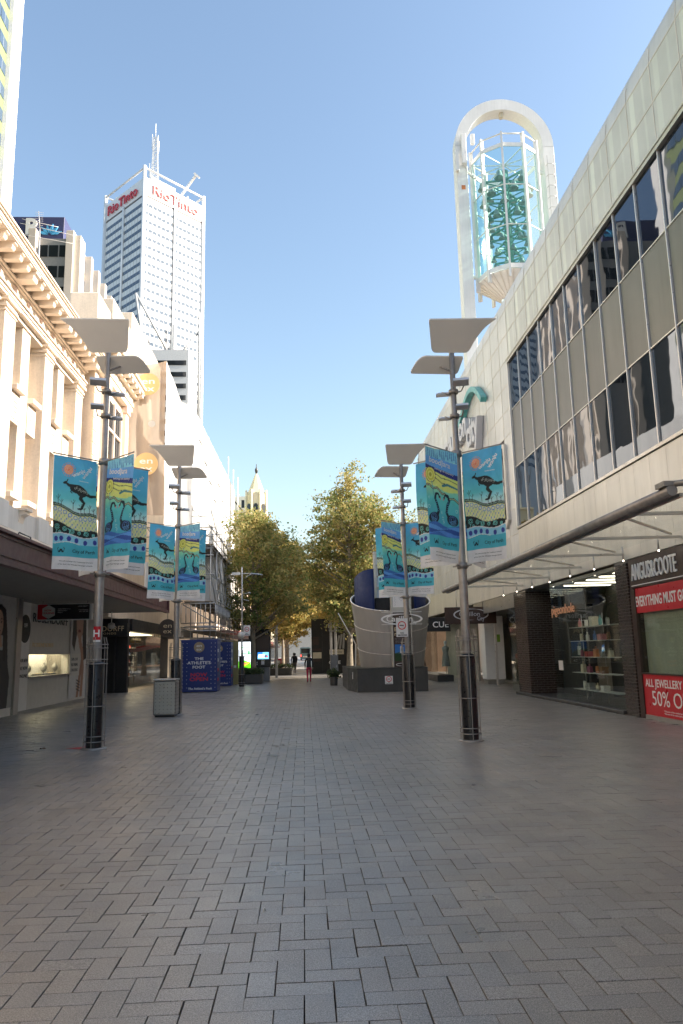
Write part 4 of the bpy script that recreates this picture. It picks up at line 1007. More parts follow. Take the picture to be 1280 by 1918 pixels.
cloth('side_sheet', (-4.92, 44.5), (-4.92, 50.5), 4.4, 7.4, 7.2, (1, 0), M['sheet'], .05, 30, 20, .7)
# round printed logos on the scrim
peach = mat('peach_logo_disc', (.78, .52, .24), .8, var=.03)
for z, rr in ((14.75, .56), (10.75, .56)):
    s = MB(); s.tube((-7.42, 35.50, z), (-7.42, 35.515, z), rr, n=36); d_ = s.build('logo_disc', peach, sc)
    lettering('en', d_, (-7.42, 35.498, z + .02), RX, U_, .30, M['lettwhite'], width=.62, depth=-.008, bold=.01); lettering('ex', d_, (-7.42, 35.498, z - .36), RX, U_, .30, M['lettwhite'], width=.62, depth=-.008, bold=.01)
s = MB(); s.tube((-7.2, 35.52, 12.75), (-7.2, 35.53, 12.75), .17, n=20); s.build('logo_dot', M['offwhite'], sc)
# gate bars through the sheeting
for k in range(10):
    y = 41.2 + k*2.4; z = 13.6 - .55*(k % 4) - .1*k
    s = MB(); s.tube((-5.72, y, z), (-5.72, y + 1.1, z), .045, n=6); s.build('tie_bar', M['steel'], sc)
ST = .028
def T(name, a, b_, r=ST): s = MB(); s.tube(a, b_, r, n=7); s.build(name, M['steel'], sc)
ys = [40.0, 42.6, 45.2, 47.8, 50.4, 53.0]
for i, y in enumerate(ys):
    top = 9.6 if i < 1 else (9.0 if i < 3 else 8.2)
    for x in (-5.86, -4.86): T('standard', (x, y, 0), (x, y, top))
    for z in (2.6, 3.2, 4.4, 5.9, 7.4, 8.4 if i < 3 else 7.9): T('transom', (-6.2, y, z), (-4.62, y, z))
    if i < 5:
        y2 = ys[i + 1]
        for z in (2.6, 4.4, 5.9, 7.4, 7.9, 8.4): T('ledger', (-4.86, y - .25, z), (-4.86, y2 + .25, z))
        T('brace', (-4.84, y, 7.4), (-4.84, y2, 5.9)); T('brace', (-4.84, y, 5.9), (-4.84, y2, 4.4))
        T('brace', (-4.84, y, 9.3 if i < 1 else 8.6), (-4.84, y2, 8.4 if i < 2 else 7.4))
        T('brace', (-4.84, y, 2.6), (-4.84, y2, .2)); T('brace', (-4.84, y, .2), (-4.84, y2, 2.6))
    T('brace', (-5.86, y, 7.4), (-4.86, y, 5.9)); T('brace', (-5.86, y, 2.5), (-4.86, y, .3)); T('brace', (-5.86, y, .3), (-4.86, y, 2.5))
T('ledger', (-5.9, 40, 9.45), (-4.86, 40, 9.45)); T('ledger', (-5.9, 40, 9.0), (-4.86, 40, 9.0)); T('brace', (-5.86, 40, 9.4), (-4.86, 40, 8.4))
# lattice girders: one across the front, one deep girder with uprights over the footway
def girder(a, b_, h, n_, zig=True):
    a = Vector(a); b_ = Vector(b_); T('girder_chord', a, b_); T('girder_chord', a + Vector((0, 0, h)), b_ + Vector((0, 0, h)))
    for i in range(n_):
        p0 = a + (b_ - a)*(i/n_); p1 = a + (b_ - a)*((i + 1)/n_)
        if zig: T('girder_lacing', p0 + Vector((0, 0, 0 if i % 2 else h)), p1 + Vector((0, 0, h if i % 2 else 0)), .02)
        else: T('girder_lacing', p0, p0 + Vector((0, 0, h)), .02)
girder((-8.9, 39.9, 7.9), (-4.7, 39.9, 7.9), .5, 12); girder((-8.9, 39.9, 6.9), (-4.7, 39.9, 6.9), .4, 2)
girder((-4.55, 39.6, 3.35), (-4.55, 53.2, 3.35), 1.0, 30, False); girder((-6.3, 39.6, 3.35), (-4.55, 39.6, 3.35), 1.0, 7, False)
girder((-4.5, 39.6, 4.5), (-4.5, 53.0, 4.5), .55, 16)
girder((-6.3, 39.6, 2.95), (-4.4, 39.6, 2.95), .2, 2)
T('brace', (-6.2, 39.55, 4.3), (-4.6, 39.55, 3.35)); T('brace', (-6.3, 39.5, 2.5), (-4.6, 39.5, .9), .035)
# decks
for z in (2.95, 4.45, 7.45):
    s = MB(); s.box(-6.2, -4.75, 39.9, 53, z, z + .05); s.build('deck', mat('scaffold_board', (.22, .18, .13), .8) if z < 3 else bpy.data.materials['scaffold_board'], sc)
# blue hoarding boxes
navy = mat('navy_board', (.018, .035, .17), .4, var=.08)
def bluebox(label, x0, x1, y0, y1, h, full):
    b2 = thing('advertising_box', label, 'box', ((x0 + x1)/2, (y0 + y1)/2, 0), 'navy boxes round the scaffold feet')
    s = MB(); s.bbox(x0, x1, y0, y1, .02, h, .012); s.build('board', navy, b2)
    nx_, nz_ = 9, 12; dots = MB()
    for i in range(nx_):
        for j in range(nz_):
            x = x0 + (x1 - x0)*(i + .5)/nx_; z = .12 + (h - .2)*(j + .5)/nz_
            if .18 < (x - x0)/(x1 - x0) < .82 and .15*h < z < .97*h: continue
            dots.box(x - .012, x + .012, y0 - .005, y0 - .001, z - .012, z + .012)
    tag(dots.build('printed_dots', M['lettwhite'], b2), kind='stuff')
    xc = (x0 + x1)/2; k = (x1 - x0)/1.72
    s = MB(); s.tube((xc, y0 - .012, h - .36), (xc, y0 - .002, h - .36), .25*k, n=28); s.build('logo_disc', mat('bronze_disc', (.36, .27, .17), .5) if 'bronze_disc' not in bpy.data.materials else bpy.data.materials['bronze_disc'], b2)
    lettering('en', b2, (xc, y0 - .013, h - .35), RX, U_, .14*k, M['lettwhite'], width=.25*k, depth=-.004); lettering('ex', b2, (xc, y0 - .013, h - .52), RX, U_, .14*k, M['lettwhite'], width=.25*k, depth=-.004)
    for tx_, z, hh, wd, m_ in (('THE', .61, .13, .42, 'lettwhite'), ('ATHLETE\'S', .53, .14, 1.1, 'lettwhite'), ('FOOT', .45, .13, .6, 'lettwhite'), ('NOW', .30, .17, .78, 'lettred'), ('OPEN', .215, .17, .86, 'lettred'), ('The Athlete\'s Foot', .05, .10, 1.12, 'lettwhite')):
        lettering(tx_, b2, (xc + (.06 if 'The' in tx_ else 0), y0 - .003, h*z), RX, U_, hh*k, M[m_], width=wd*k, bold=.02, depth=-.006)
    s = MB(); s.box(x1 + .001, x1 + .006, y0 + .03, y1 - .03, .3, h - .2); s.build('side_print', M['lettnavy'], b2)
    for q in range(4):
        lettering(('NOW', 'OPEN', 'THE', 'FOOT')[q], b2, (x1 + .008, y0 + .08, .5 + q*.45), (0, 1, 0), U_, .16, M['lettred'] if q < 2 else M['lettwhite'], width=min(.5, (y1 - y0)*.7), depth=.004, align='LEFT')
bluebox('nearer navy box lettered now open at the scaffold foot', -5.86, -4.14, 37.0, 38.4, 2.46, True)
bluebox('farther navy box half hidden behind the nearer lettered one', -5.4, -4.08, 43.4, 44.6, 2.42, False)
ob_ = thing('olive_panel', 'plain olive yellow panel beside the slim street lamp', 'panel', (-4.0, 45.2, 0))
s = MB(); s.bbox(-4.4, -3.84, 45.2, 45.35, .02, 2.5, .01); s.build('board', mat('olive_board', (.30, .25, .10), .5), ob_)
s = MB(); s.box(-4.1, -3.95, 45.19, 45.197, .95, 1.1); s.build('print', M['offwhite'], ob_)
# ------------------------------------------------------------------ lamp posts with banners
def smooth_poly(pts, rad_idx, n=5):
    """round the listed corners of an outline"""
    out = []
    for i, p in enumerate(pts):
        r = rad_idx.get(i, 0)
        if not r: out.append(p); continue
        a = Vector(pts[i-1]) - Vector(p); b_ = Vector(pts[(i+1) % len(pts)]) - Vector(p)
        p0 = Vector(p) + a.normalized()*r; p2 = Vector(p) + b_.normalized()*r
        for k in range(n + 1):
            t = k/n; q = p0*(1-t)**2 + Vector(p)*2*t*(1-t) + p2*t*t; out.append((q.x, q.y))
    return out
def lamp_post(label, px, py, sgn, dz, extra=None):
    """sgn +1: wide wing swept to the left (left row), -1 mirrored (right row)"""
    lp = thing('lamp_post', label, 'lamp', (px, py, 0), 'twin wing lamp posts carrying banners')
    def Bd(mb, name, m_): return mb.build(name, m_, lp)
    s = MB(); s.lathe([(.001, .03), (.10, .03), (.235, .024), (.245, .012), (.245, 0)], (px, py, 0), 24); Bd(s, 'base_plate', M['lampsteel'])
    s = MB(); s.lathe([(.150, .025), (.150, 1.60), (.135, 1.63), (.09, 1.64)], (px, py, 0), 24); Bd(s, 'sleeve', M['black'])
    s = MB(); s.lathe([(.088, 1.55), (.086, 3.3), (.074, 3.35), (.072, 5.7), (.060, 5.75), (.056, 8.42 + dz), (.001, 8.44 + dz)], (px, py, 0), 16); pole = Bd(s, 'pole', M['lampsteel'])
    for k in range(6):
        a = math.pi/6 + k*math.pi/3; c, s_ = math.cos(a), math.sin(a); r = .198
        q = MB(); q.bar((px + r*c, py + r*s_, .03), (px + r*c, py + r*s_, 1.98), .012, .018, (c, s_, 0)); q.bar((px + r*c, py + r*s_, 1.98), (px + (r-.035)*c, py + (r-.035)*s_, 2.11), .012, .016, (c, s_, 0)); Bd(q, 'guard_bar', M['lampsteel'])
    for z in (.14, .24, .80, 1.60, 1.68, 1.90, 1.97):
        q = MB(); q.lathe([(.192, z - .008), (.208, z - .008), (.208, z + .008), (.192, z + .008), (.192, z - .008)], (px, py, 0), 24); Bd(q, 'guard_ring', M['lampsteel'])
    # wings: outlines in plan (x mirrored by sgn), tilted, 25 mm thick, slightly dished
    def wing(name, pts, rad, y0, z0, slope, cup):
        o_ = smooth_poly(pts, rad, 6); mb = MB()
        def P(u_, v_, h): return (px + sgn*u_, py + v_, z0 - slope*(v_ - y0) + h + cup*(u_ - .0)**2)
        n = len(o_); cxy = (sum(p[0] for p in o_)/n, sum(p[1] for p in o_)/n)
        rings = [o_] + [[(cxy[0] + (p[0]-cxy[0])*f, cxy[1] + (p[1]-cxy[1])*f) for p in o_] for f in (.66, .33)]
        for h, flip in ((0, 1), (.028, 0)):
            vs = [P(u_, v_, h) for r_ in rings for u_, v_ in r_] + [P(*cxy, h)]
            fs = [(a*n+i, a*n+(i+1) % n, (a+1)*n+(i+1) % n, (a+1)*n+i) for a in (0, 1) for i in range(n)] + [(2*n+i, 2*n+(i+1) % n, 3*n) for i in range(n)]
            mb.add(vs, fs)
        mb.add([P(u_, v_, 0) for u_, v_ in o_] + [P(u_, v_, .028) for u_, v_ in o_], [(i, (i+1) % n, n+(i+1) % n, n+i) for i in range(n)])
        return Bd(mb, name, M['reflector'])
    wing('upper_wing', [(-.84, -.57), (.55, -.56), (.44, -.12), (-.33, -.12), (-.45, -.30), (-.62, -.46)], {1: .04, 2: .09, 3: .08, 4: .07, 5: .08}, -.55, 8.50 + dz, 1.2, .01)
    wing('lower_wing', [(-.25, -.01), (.62, -.02), (.74, .08), (.86, .255), (-.16, .265)], {0: .04, 1: .10, 3: .06, 4: .07}, 0.0, 7.92 + dz, 1.0, .01)
    q = MB(); q.path([(px, py, 8.34 + dz), (px + sgn*.02, py - .16, 8.06 + dz)], .022, 6); q.path([(px, py, 7.62 + dz), (px + sgn*.3, py + .2, 7.84 + dz)], .022, 6); Bd(q, 'wing_bracket', M['lampsteel'])
    # floodlights on yokes
    for (z, k) in ((7.25, 1.0), (6.72, .8)):
        q = MB(); q.lathe([(.07, z - .12), (.10, z - .12), (.10, z - .04), (.07, z - .04)], (px, py, dz), 14); q.path([(px - .20*sgn*k, py - .12, z + dz + .02), (px - .14*sgn, py - .10, z + dz - .10), (px + .1*sgn, py + .08, z + dz - .10), (px + .2*sgn*k, py + .2, z + dz - .02)], .014, 5); Bd(q, 'flood_yoke', M['lampsteel'])
        for sx, sy, dzz in ((-.12, -.22, .06), (.16, .24, -.06)):
            q = MB(); cx_, cy_, cz_ = px + sx*sgn, py + sy, z + dz + dzz; w, d, h = .16*k, .10*k, .03*k
            ax = Vector((1, .25*sgn, 0)).normalized(); ay = Vector((-.2*sgn, 1, -.35 if sy < 0 else .5)).normalized(); az = ax.cross(ay)
            q.hull([Vector((cx_, cy_, cz_)) + ax*(a*w) + ay*(b_*d) + az*(c_*h) for a in (-1, 1) for b_ in (-1, 1) for c_ in (-1, 1)] + [Vector((cx_, cy_, cz_)) + ax*(a*w*.7) + ay*(b_*d*.6) + az*(h*1.7) for a in (-1, 1) for b_ in (-1, 1)])
            fl = Bd(q, 'floodlight', M['alu_light'])
    # banner arms on collars
    for z in (5.66, 3.36):
        q = MB(); q.lathe([(.07, z - .06), (.105, z - .06), (.105, z + .06), (.07, z + .06)], (px, py, 0), 14); Bd(q, 'collar', M['lampsteel'])
        for ax, ay in ((-1, -1), (1, -1), (1, 1), (-1, 1)):
            d = Vector((ax, ay, 0)).normalized(); L_ = 1.10 if z > 5 else .22
            q = MB(); q.tube((px + d.x*.08, py + d.y*.08, z), (px + d.x*L_, py + d.y*L_, z), .014, n=6); Bd(q, 'banner_arm', M['lampsteel'])
    if extra: extra(lp, px, py)
    return lp
def no_smoking(parent, x, y, z, w=.34, h=.46):
    q = MB(); q.box(x - w/2, x + w/2, y - .004, y + .004, z - h/2, z + h/2); pl = q.build('sign_plate', M['white'], parent)
    r = w*.36; zc = z + h*.12
    q = MB(); n = 24; vs = []
    for i in range(n):
        a = 2*math.pi*i/n
        for rr in (r, r*.78): vs.append((x + rr*math.cos(a), y - .008, zc + rr*math.sin(a)))
    q.add(vs, [(2*i, 2*i+1, 2*((i+1) % n)+1, 2*((i+1) % n)) for i in range(n)]); q.bar((x - r*.6, y - .008, zc + r*.6), (x + r*.6, y - .008, zc - r*.6), .004, r*.2, (0, 1, 0)); q.build('red_ring', M['lettred'], pl)
    q = MB(); q.box(x - r*.6, x + r*.45, y - .0072, y - .0045, zc - r*.1, zc + r*.1); q.build('cigarette', M['lettdark'], pl)
    lettering('NO', pl, (x, y - .005, z - h*.33), RX, U_, h*.09, M['lettdark'], depth=.002, bold=.02); lettering('SMOKING', pl, (x, y - .005, z - h*.45), RX, U_, h*.09, M['lettdark'], width=w*.8, depth=.002, bold=.02)
def ex_L1(lp, px, py):
    q = MB(); q.lathe([(.0905, 2.02), (.0905, 2.32)], (px, py, 0), 14, -2.4, -.7); q.build('red_label', M['red_sign'], lp)
    q = MB(); q.lathe([(.0912, 2.02), (.0912, 2.06)], (px, py, 0), 14, -2.4, -.7); q.build('label_edge', M['lettwhite'], lp)
    lettering('H', lp, (px + .0, py - .096, 2.12), RX, U_, .14, M['lettwhite'], bold=.02, depth=.003)
    q = MB(); q.add([(px - .58, py + .15, .006), (px - .2, py - .05, .006), (px - .2, py + .42, .006)], [(0, 1, 2)]); q.add([(px - .58, py + .15, .004), (px - .2, py - .05, .004), (px - .2, py + .42, .004)], [(0, 2, 1)]); q.build('paint_mark', M['red_sign'], lp)
def ex_R2(lp, px, py):
    no_smoking(lp, px - .17, py - .12, 2.42, .36, .56)
LP = {'L1': (-4.05, 15.3), 'L2': (-3.85, 23.4), 'R1': (3.17, 14.9), 'R2': (3.18, 23.5)}
lamp_post('nearest lamp post on the left with a red H label and banners', *LP['L1'], 1, 0.0, ex_L1)
lamp_post('second lamp post on the left, standing beside the perforated bin', *LP['L2'], 1, -.42)
lamp_post('nearest lamp post on the right in front of the gift shop', *LP['R1'], -1, -.18)
lamp_post('second lamp post on the right carrying a no smoking plate, before the round kiosk', *LP['R2'], -1, -.42, ex_R2)
# ---- banner prints
BW, BH = .94, 2.24
def fx(*p): return [(a*BW, b_*BH) for a, b_ in p]
def sinf(base, amp, k, ph): return lambda X: BH*(base + amp*np.sin(k*X/BW + ph))
def foot(cv):
    cv.band(lambda X: X*0 + BH*.222, lambda X: X*0 + BH*.112, (38, 160, 178)); cv.rect(0, 0, BW, BH*.112, (214, 212, 222))
    for q, dx_ in enumerate((.165, .235)):                     # two small black birds of the crest
        sg = 1 if q else -1
        cv.ell(BW*dx_, BH*.155, .026, .018, (22, 40, 48)); cv.stroke([(BW*dx_ + .02*sg, BH*.158), (BW*dx_ + .035*sg, BH*.178), (BW*dx_ + .018*sg, BH*.19)], .012, (22, 40, 48)); cv.stroke([(BW*dx_, BH*.155), (BW*dx_ - .02*sg, BH*.176)], .014, (22, 40, 48))
    cv.ell(BW*.2, BH*.168, .016, .022, (22, 40, 48))
def design_a():
    cv = Canvas(BW, BH, .0098).grad([(0, (60, 175, 185)), (.5, (176, 216, 220)), (.62, (70, 178, 186)), (.75, (48, 160, 190)), (1, (44, 150, 196))])
    sx, sy = BW*.34, BH*.885
    for i in range(18):
        a = i*math.pi/9; cv.ell(sx + .135*math.cos(a), sy + .135*math.sin(a), .011, .011, (206, 96, 78))
    cv.ell(sx, sy, .105, .105, (224, 106, 72))
    for r in (.035, .06, .085): cv.ring(sx, sy, r, .009, (238, 170, 130))
    K = (28, 34, 34)
    # small trees on the ridge
    for x, h in ((.12, .09), (.2, .06), (.45, .09), (.62, .075), (.7, .05), (.83, .085), (.92, .06)):
        yb = .575 - .09*x*1.1 + (.05*(x - .6) if x > .6 else 0)
        cv.stroke(fx((x, yb), (x + .01, yb + h)), .009, K); cv.stroke(fx((x + .005, yb + h*.5), (x - .04, yb + h*.85)), .007, K); cv.stroke(fx((x + .005, yb + h*.55), (x + .05, yb + h*.95)), .007, K)
    # running kangaroo
    cv.stroke(fx((.36, .745), (.44, .735), (.52, .728)), .06, K, .12); cv.ell(BW*.56, BH*.715, .17, .092, K, -.12); cv.ell(BW*.66, BH*.692, .12, .09, K)
    cv.stroke(fx((.72, .69), (.86, .668), (1.02, .672)), .09, K, .035)
    cv.stroke(fx((.37, .742), (.30, .762)), .06, K, .035); cv.ell(BW*.275, BH*.765, .048, .026, K, .35); cv.stroke(fx((.31, .775), (.335, .797)), .022, K)
    cv.stroke(fx((.44, .72), (.40, .69), (.43, .675)), .03, K, .016)
    cv.stroke(fx((.66, .685), (.62, .635), (.70, .60), (.64, .545), (.56, .54)), .085, K, .03)
    for i in range(9): cv.ring(BW*(.5 + .035*i), BH*(.722 - .004*i + .012*(i % 2)), .018, .006, (150, 158, 150))
    ridge = lambda X: BH*(.56 - .115*(X/BW) + .085*np.clip(X/BW - .55, 0, 1)**1.2 + .012*np.sin(9*X/BW))
    cv.below(lambda X: ridge(X) + .045, K); cv.below(lambda X: ridge(X) + .03, (120, 150, 130))
    for i in range(26): x = i/25; cv.ell(BW*x, float(ridge(np.array(BW*x))) + .018, .010, .007, K)
    cv.below(lambda X: ridge(X) + .004, K); cv.below(lambda X: ridge(X) - .016, (196, 206, 140))
    for i in range(9):
        x = (i + .5)/9*BW; y = float(ridge(np.array(x))) - .075; cv.ring(x, y, .036, .014, (60, 120, 190)); cv.ring(x, y, .020, .006, (240, 245, 240))
    for j in range(5):
        for i in range(13):
            x = (i + .5 + .5*(j % 2))/13*BW; y = float(ridge(np.array(min(x, BW)))) - .16 - .055*j; cv.stroke([(x, y), (x + .004, y + .034)], .014, (66, 128, 190) if (i + j) % 3 else (120, 170, 120))
    blk = lambda X: BH*(.415 - .085*(X/BW)**.8 + .018*np.sin(8*X/BW + .5))
    cv.below(blk, K)
    for (x, y, r) in ((.1, .37, .05), (.27, .355, .04), (.42, .335, .045), (.16, .325, .028), (.58, .325, .03), (.75, .325, .04), (.9, .315, .03)):
        cv.ring(BW*x, BH*y, r, .009, (96, 190, 180)); cv.ring(BW*x, BH*y, r*.5, .008, (96, 190, 180))
    for x in (.05, .34, .66): cv.stroke(fx((x, .36), (x + .05, .34), (x + .02, .315), (x + .1, .305)), .008, (96, 190, 180))
    wv = lambda X: BH*(.297 + .016*np.sin(6.2*X/BW + .4)); wl_ = lambda X: BH*(.222 + .016*np.sin(6.2*X/BW - .4))
    cv.below(lambda X: wv(X) + .018, (232, 242, 248)); cv.below(wv, (112, 178, 228))
    for x in (.08, .2, .36, .52, .72, .93): cv.ell(BW*x, BH*(.258 + .014*math.sin(6.2*x)), .042, .05, (36, 52, 140))
    cv.below(lambda X: wl_(X) + .012, (232, 242, 248)); cv.below(wl_, (38, 160, 178)); foot(cv); return cv
def design_b():
    cv = Canvas(BW, BH, .0098).grad([(0, (40, 150, 180)), (.35, (36, 150, 176)), (.55, (60, 176, 176)), (.7, (150, 200, 140)), (1, (120, 190, 220))])
    N_ = (28, 52, 110); K = (20, 34, 48)
    cv.rect(0, BH*.90, BW, BH, (104, 178, 214))
    rg = random.Random(3)
    for i in range(16):
        x = (i + .5)/16; y = .93 + .05*rg.random(); cv.stroke(fx((x, y - .035), (x - .02, y + .035)), .026, (40, 104, 168), .012)
    cv.band(lambda X: BH*(.925 - .035*X/BW), lambda X: BH*(.845 - .06*X/BW), (74, 144, 204)); cv.band(lambda X: BH*(.845 - .06*X/BW), lambda X: BH*(.812 - .075*X/BW), (32, 40, 112))
    cv.band(lambda X: BH*(.812 - .075*X/BW), lambda X: BH*(.66 - .04*X/BW + .01*np.sin(7*X/BW)), (190, 200, 96))
    for q, cc in enumerate(((228, 214, 88), (180, 180, 40), (228, 214, 88), (150, 150, 30))): cv.ell(BW*.16, BH*.755, .15 - .036*q, .15 - .036*q, cc)
    cv.ring(BW*.16, BH*.755, .152, .012, K)
    for q in range(4):
        cv.stroke(fx((.3, .775 - .02*q), (.5, .742 - .022*q), (.75, .735 - .022*q), (1, .705 - .022*q)), .026 if q % 2 else .012, (236, 220, 84) if q % 2 else K)
    for q in range(9): cv.ell(BW*(.04 + .05*q), BH*(.675 + .012*math.sin(q)), .012, .012, (240, 226, 120))
    cv.stroke(fx((.0, .66), (.12, .665), (.22, .635), (.36, .645), (.5, .60), (.62, .605), (.74, .565), (.88, .57), (1, .535)), .045, K); cv.stroke(fx((.0, .66), (.12, .665), (.22, .635), (.36, .645), (.5, .60), (.62, .605), (.74, .565), (.88, .57), (1, .535)), .022, (150, 158, 120))
    cv.stroke(fx((.55, .675), (.7, .69), (.85, .675), (1, .66)), .055, (44, 110, 120), .03); cv.stroke(fx((.2, .70), (.25, .55), (.32, .5)), .02, (60, 150, 150))
    for sg, x0 in ((1, .30), (-1, .70)):            # two facing swans
        X = lambda t: .5 - sg*(.5 - t) if False else (x0 + sg*t)
        cv.ell(BW*X(-.11), BH*.375, .155, .105, K, .25*sg); cv.stroke(fx((X(-.02), .39), (X(.06), .44), (X(.02), .50), (X(-.03), .545), (X(.0), .59), (X(.07), .595), (X(.11), .572)), .075, K, .034)
        cv.ell(BW*X(.115), BH*.566, .032, .022, K); cv.stroke(fx((X(.125), .562), (X(.155), .545)), .018, (196, 60, 60))
        for r in (.03, .055, .08): cv.ring(BW*X(-.11), BH*.38, r, .006, (60, 120, 190))
        for i in range(6): cv.ell(BW*X(.05 - .012*i), BH*(.44 + .02*i), .009, .009, (70, 150, 200))
        for i in range(4): cv.stroke(fx((X(-.2), .38 - .012*i), (X(-.05), .36 - .012*i)), .006, (70, 150, 200))
    for (x, y, r) in ((.06, .47, .03), (.93, .46, .03), (.5, .38, .03), (.47, .43, .018), (.53, .35, .02), (.08, .55, .02)): cv.ring(BW*x, BH*y, r, .008, (150, 214, 224))
    for q, cc in enumerate(((30, 92, 170), (64, 136, 206), (24, 70, 150), (54, 120, 196), (32, 96, 176))):
        cv.below(lambda X, q=q: BH*(.325 - .022*q + .014*np.sin(7*X/BW + 1.4*q)), cc)
    foot(cv); return cv
FV = [0.0, 1.0]
def fold(x, y):
    u_ = x/BW; v_ = y/BH; p_, k_ = FV
    w = .020*k_*np.sin(5.2*u_ + 2.2*v_ + p_) * (.3 + .7*(1 - v_)) + .011*np.sin(11*u_ - 4*v_ + 1 + 2*p_) * (1 - .5*v_) + .03*k_*(1 - v_)**2*np.sin(3*u_ + .6 + p_)
    return w + .010*np.exp(-((u_ - v_*.9 - .1*p_)/.06)**2) + .012*np.exp(-((u_ + v_*.7 - 1.35 + .08*p_)/.05)**2)
def bpt(x, y, h=0.0): return (x - BW/2 + .012*np.sin(3*y), -h + fold(x, y), y - BH/2 + .01*np.sin(6*x)*(1 - y/BH))
def banner_text(s_, x, y, h, ang=0.0, bold=0.0, width=None):
    vs, fs = text_mesh(s_, 1.0, bold, 0.0); k = h/.73; out = []
    x0 = min(v.x for v in vs); x1 = max(v.x for v in vs); kx = k if width is None else width/(x1 - x0)
    for v in vs:
        a, b_ = (v.x - x0)*kx, v.y*k; out.append(bpt(x + a*math.cos(ang) - b_*math.sin(ang), y + a*math.sin(ang) + b_*math.cos(ang), .0035))
    return out, fs
def pale(cv):
    g = cv.I.mean(-1, keepdims=True); cv.I = np.clip((g + (cv.I - g)*.86)*1.55 + .015, 0, .88); return cv
ca_, cb_ = pale(design_a()), pale(design_b())
def text_me(items, m_):
    mb = MB()
    for it in items: mb.add(*banner_text(*it))
    return mb.mesh('printed_words', m_, fix=False)
foot_dark = [('City of Perth', BW*.44, BH*.150, .066, 0, .012, .46), ('We acknowledge the Traditional Owners', BW*.16, BH*.068, .022, 0, .01, .68), ('of the land, the Whadjuk Noongar people.', BW*.14, BH*.040, .022, 0, .01, .70)]
VAR = []
for FV in ([0.0, 1.0], [2.1, 1.5], [4.0, 1.2]):
    VAR.append((ca_.mesh('banner_cloth', M['banner'], lambda x, y: bpt(x, y)), cb_.mesh('banner_cloth', M['banner'], lambda x, y: bpt(x, y)),
      text_me([('wanju', BW*.44, BH*.818, .085, .5, .02, .31), ('wanju', BW*.70, BH*.812, .085, .95, .02, .31), ('welcome', BW*.58, BH*.79, .030, 0.0, .01, .22)], M['lettwhite']),
      text_me([('boodjara', BW*.12, BH*.872, .115, -.11, .015, .62), ('belong to country', BW*.30, BH*.813, .042, -.14, .01, .55)], M['lettwhite']), text_me(foot_dark, M['lettdark'])))
NBAN = 0
def banner(pole, ax, ay, design, label):
    px, py = LP[pole]; d = Vector((ax, ay, 0)).normalized(); c = Vector((px, py, 0)) + d*(.11 + BW/2)
    th = math.radians(45 if ax*ay > 0 else -45)
    b_ = thing('street_banner', label, 'banner', (c.x, c.y, 5.64 - BH/2), 'printed banners on the lamp posts', th)
    global NBAN
    v_ = VAR[NBAN % 3]; NBAN += 1; q = 0 if design == 'a' else 1
    link('cloth', v_[q], b_); link('printed_words', v_[2 + q], b_); link('printed_words', v_[4], b_)
    b_.rotation_euler = (random.gauss(0, .02), random.gauss(0, .012), th + random.gauss(0, .05))
    return b_
banner('L1', -1, -1, 'a', 'large wanju kangaroo banner on the left arm of the nearest left lamp post')
banner('L1', 1, -1, 'b', 'narrow looking boodjara swan banner turned edge on at the nearest left lamp post')
banner('L1', 1, 1, 'a', 'wanju kangaroo banner behind the swan banner at the nearest left lamp post')
banner('L1', -1, 1, 'b', 'banner hidden behind the large kangaroo one at the nearest left lamp post')
banner('L2', -1, -1, 'a', 'wanju kangaroo banner above the perforated bin on the second left lamp post')
banner('L2', 1, -1, 'b', 'boodjara swan banner above the bin on the second left lamp post')
banner('L2', 1, 1, 'a', 'banner peeking out behind the swans on the second left lamp post')
banner('L2', -1, 1, 'b', 'rear left banner mostly hidden on the second left lamp post')
banner('R1', -1, -1, 'b', 'large boodjara swan banner on the nearest right lamp post')
banner('R1', 1, -1, 'a', 'large bright wanju kangaroo banner on the nearest right lamp post')
banner('R1', -1, 1, 'a', 'banner strip showing left of the large swan banner')
banner('R1', 1, 1, 'b', 'rear right banner almost hidden on the nearest right lamp post')
banner('R2', -1, -1, 'b', 'smaller boodjara swan banner above the round metal kiosk')
banner('R2', 1, -1, 'a', 'smaller wanju kangaroo banner above the round metal kiosk')
banner('R2', -1, 1, 'a', 'banner strip left of the smaller swan banner above the kiosk')
banner('R2', 1, 1, 'b', 'rear right banner hidden on the second right lamp post')
# ------------------------------------------------------------------ perforated bin
bn = thing('litter_bin', 'stainless steel litter bin with rows of round holes', 'bin', (-4.0, 22.8, 0))
bx0, bx1, by0, by1 = -4.34, -3.69, 22.55, 23.10
s = MB(); s.bbox(bx0, bx1, by0, by1, .05, 1.02, .035); s.build('body', M['stainless'], bn)
s = MB(); s.bbox(bx0 - .015, bx1 + .015, by0 - .015, by1 + .015, 1.02, 1.07, .015); s.build('lid', M['alu'], bn)
s = MB(); s.box(bx0 + .05, bx1 - .05, by0 + .05, by1 - .05, 0, .05); s.build('foot', M['black'], bn)
s = MB()
for i in range(6):
    for j in range(9):
        x = bx0 + .075 + i*.11; z = .12 + j*.10; s.tube((x, by0 - .003, z), (x, by0 + .01, z), .011, n=8)
for i in range(4):
    for j in range(9):
        y = by0 + .1 + i*.12; z = .12 + j*.10; s.tube((bx1 + .003, y, z), (bx1 - .01, y, z), .011, n=8)
tag(s.build('holes', M['black'], bn), kind='stuff')
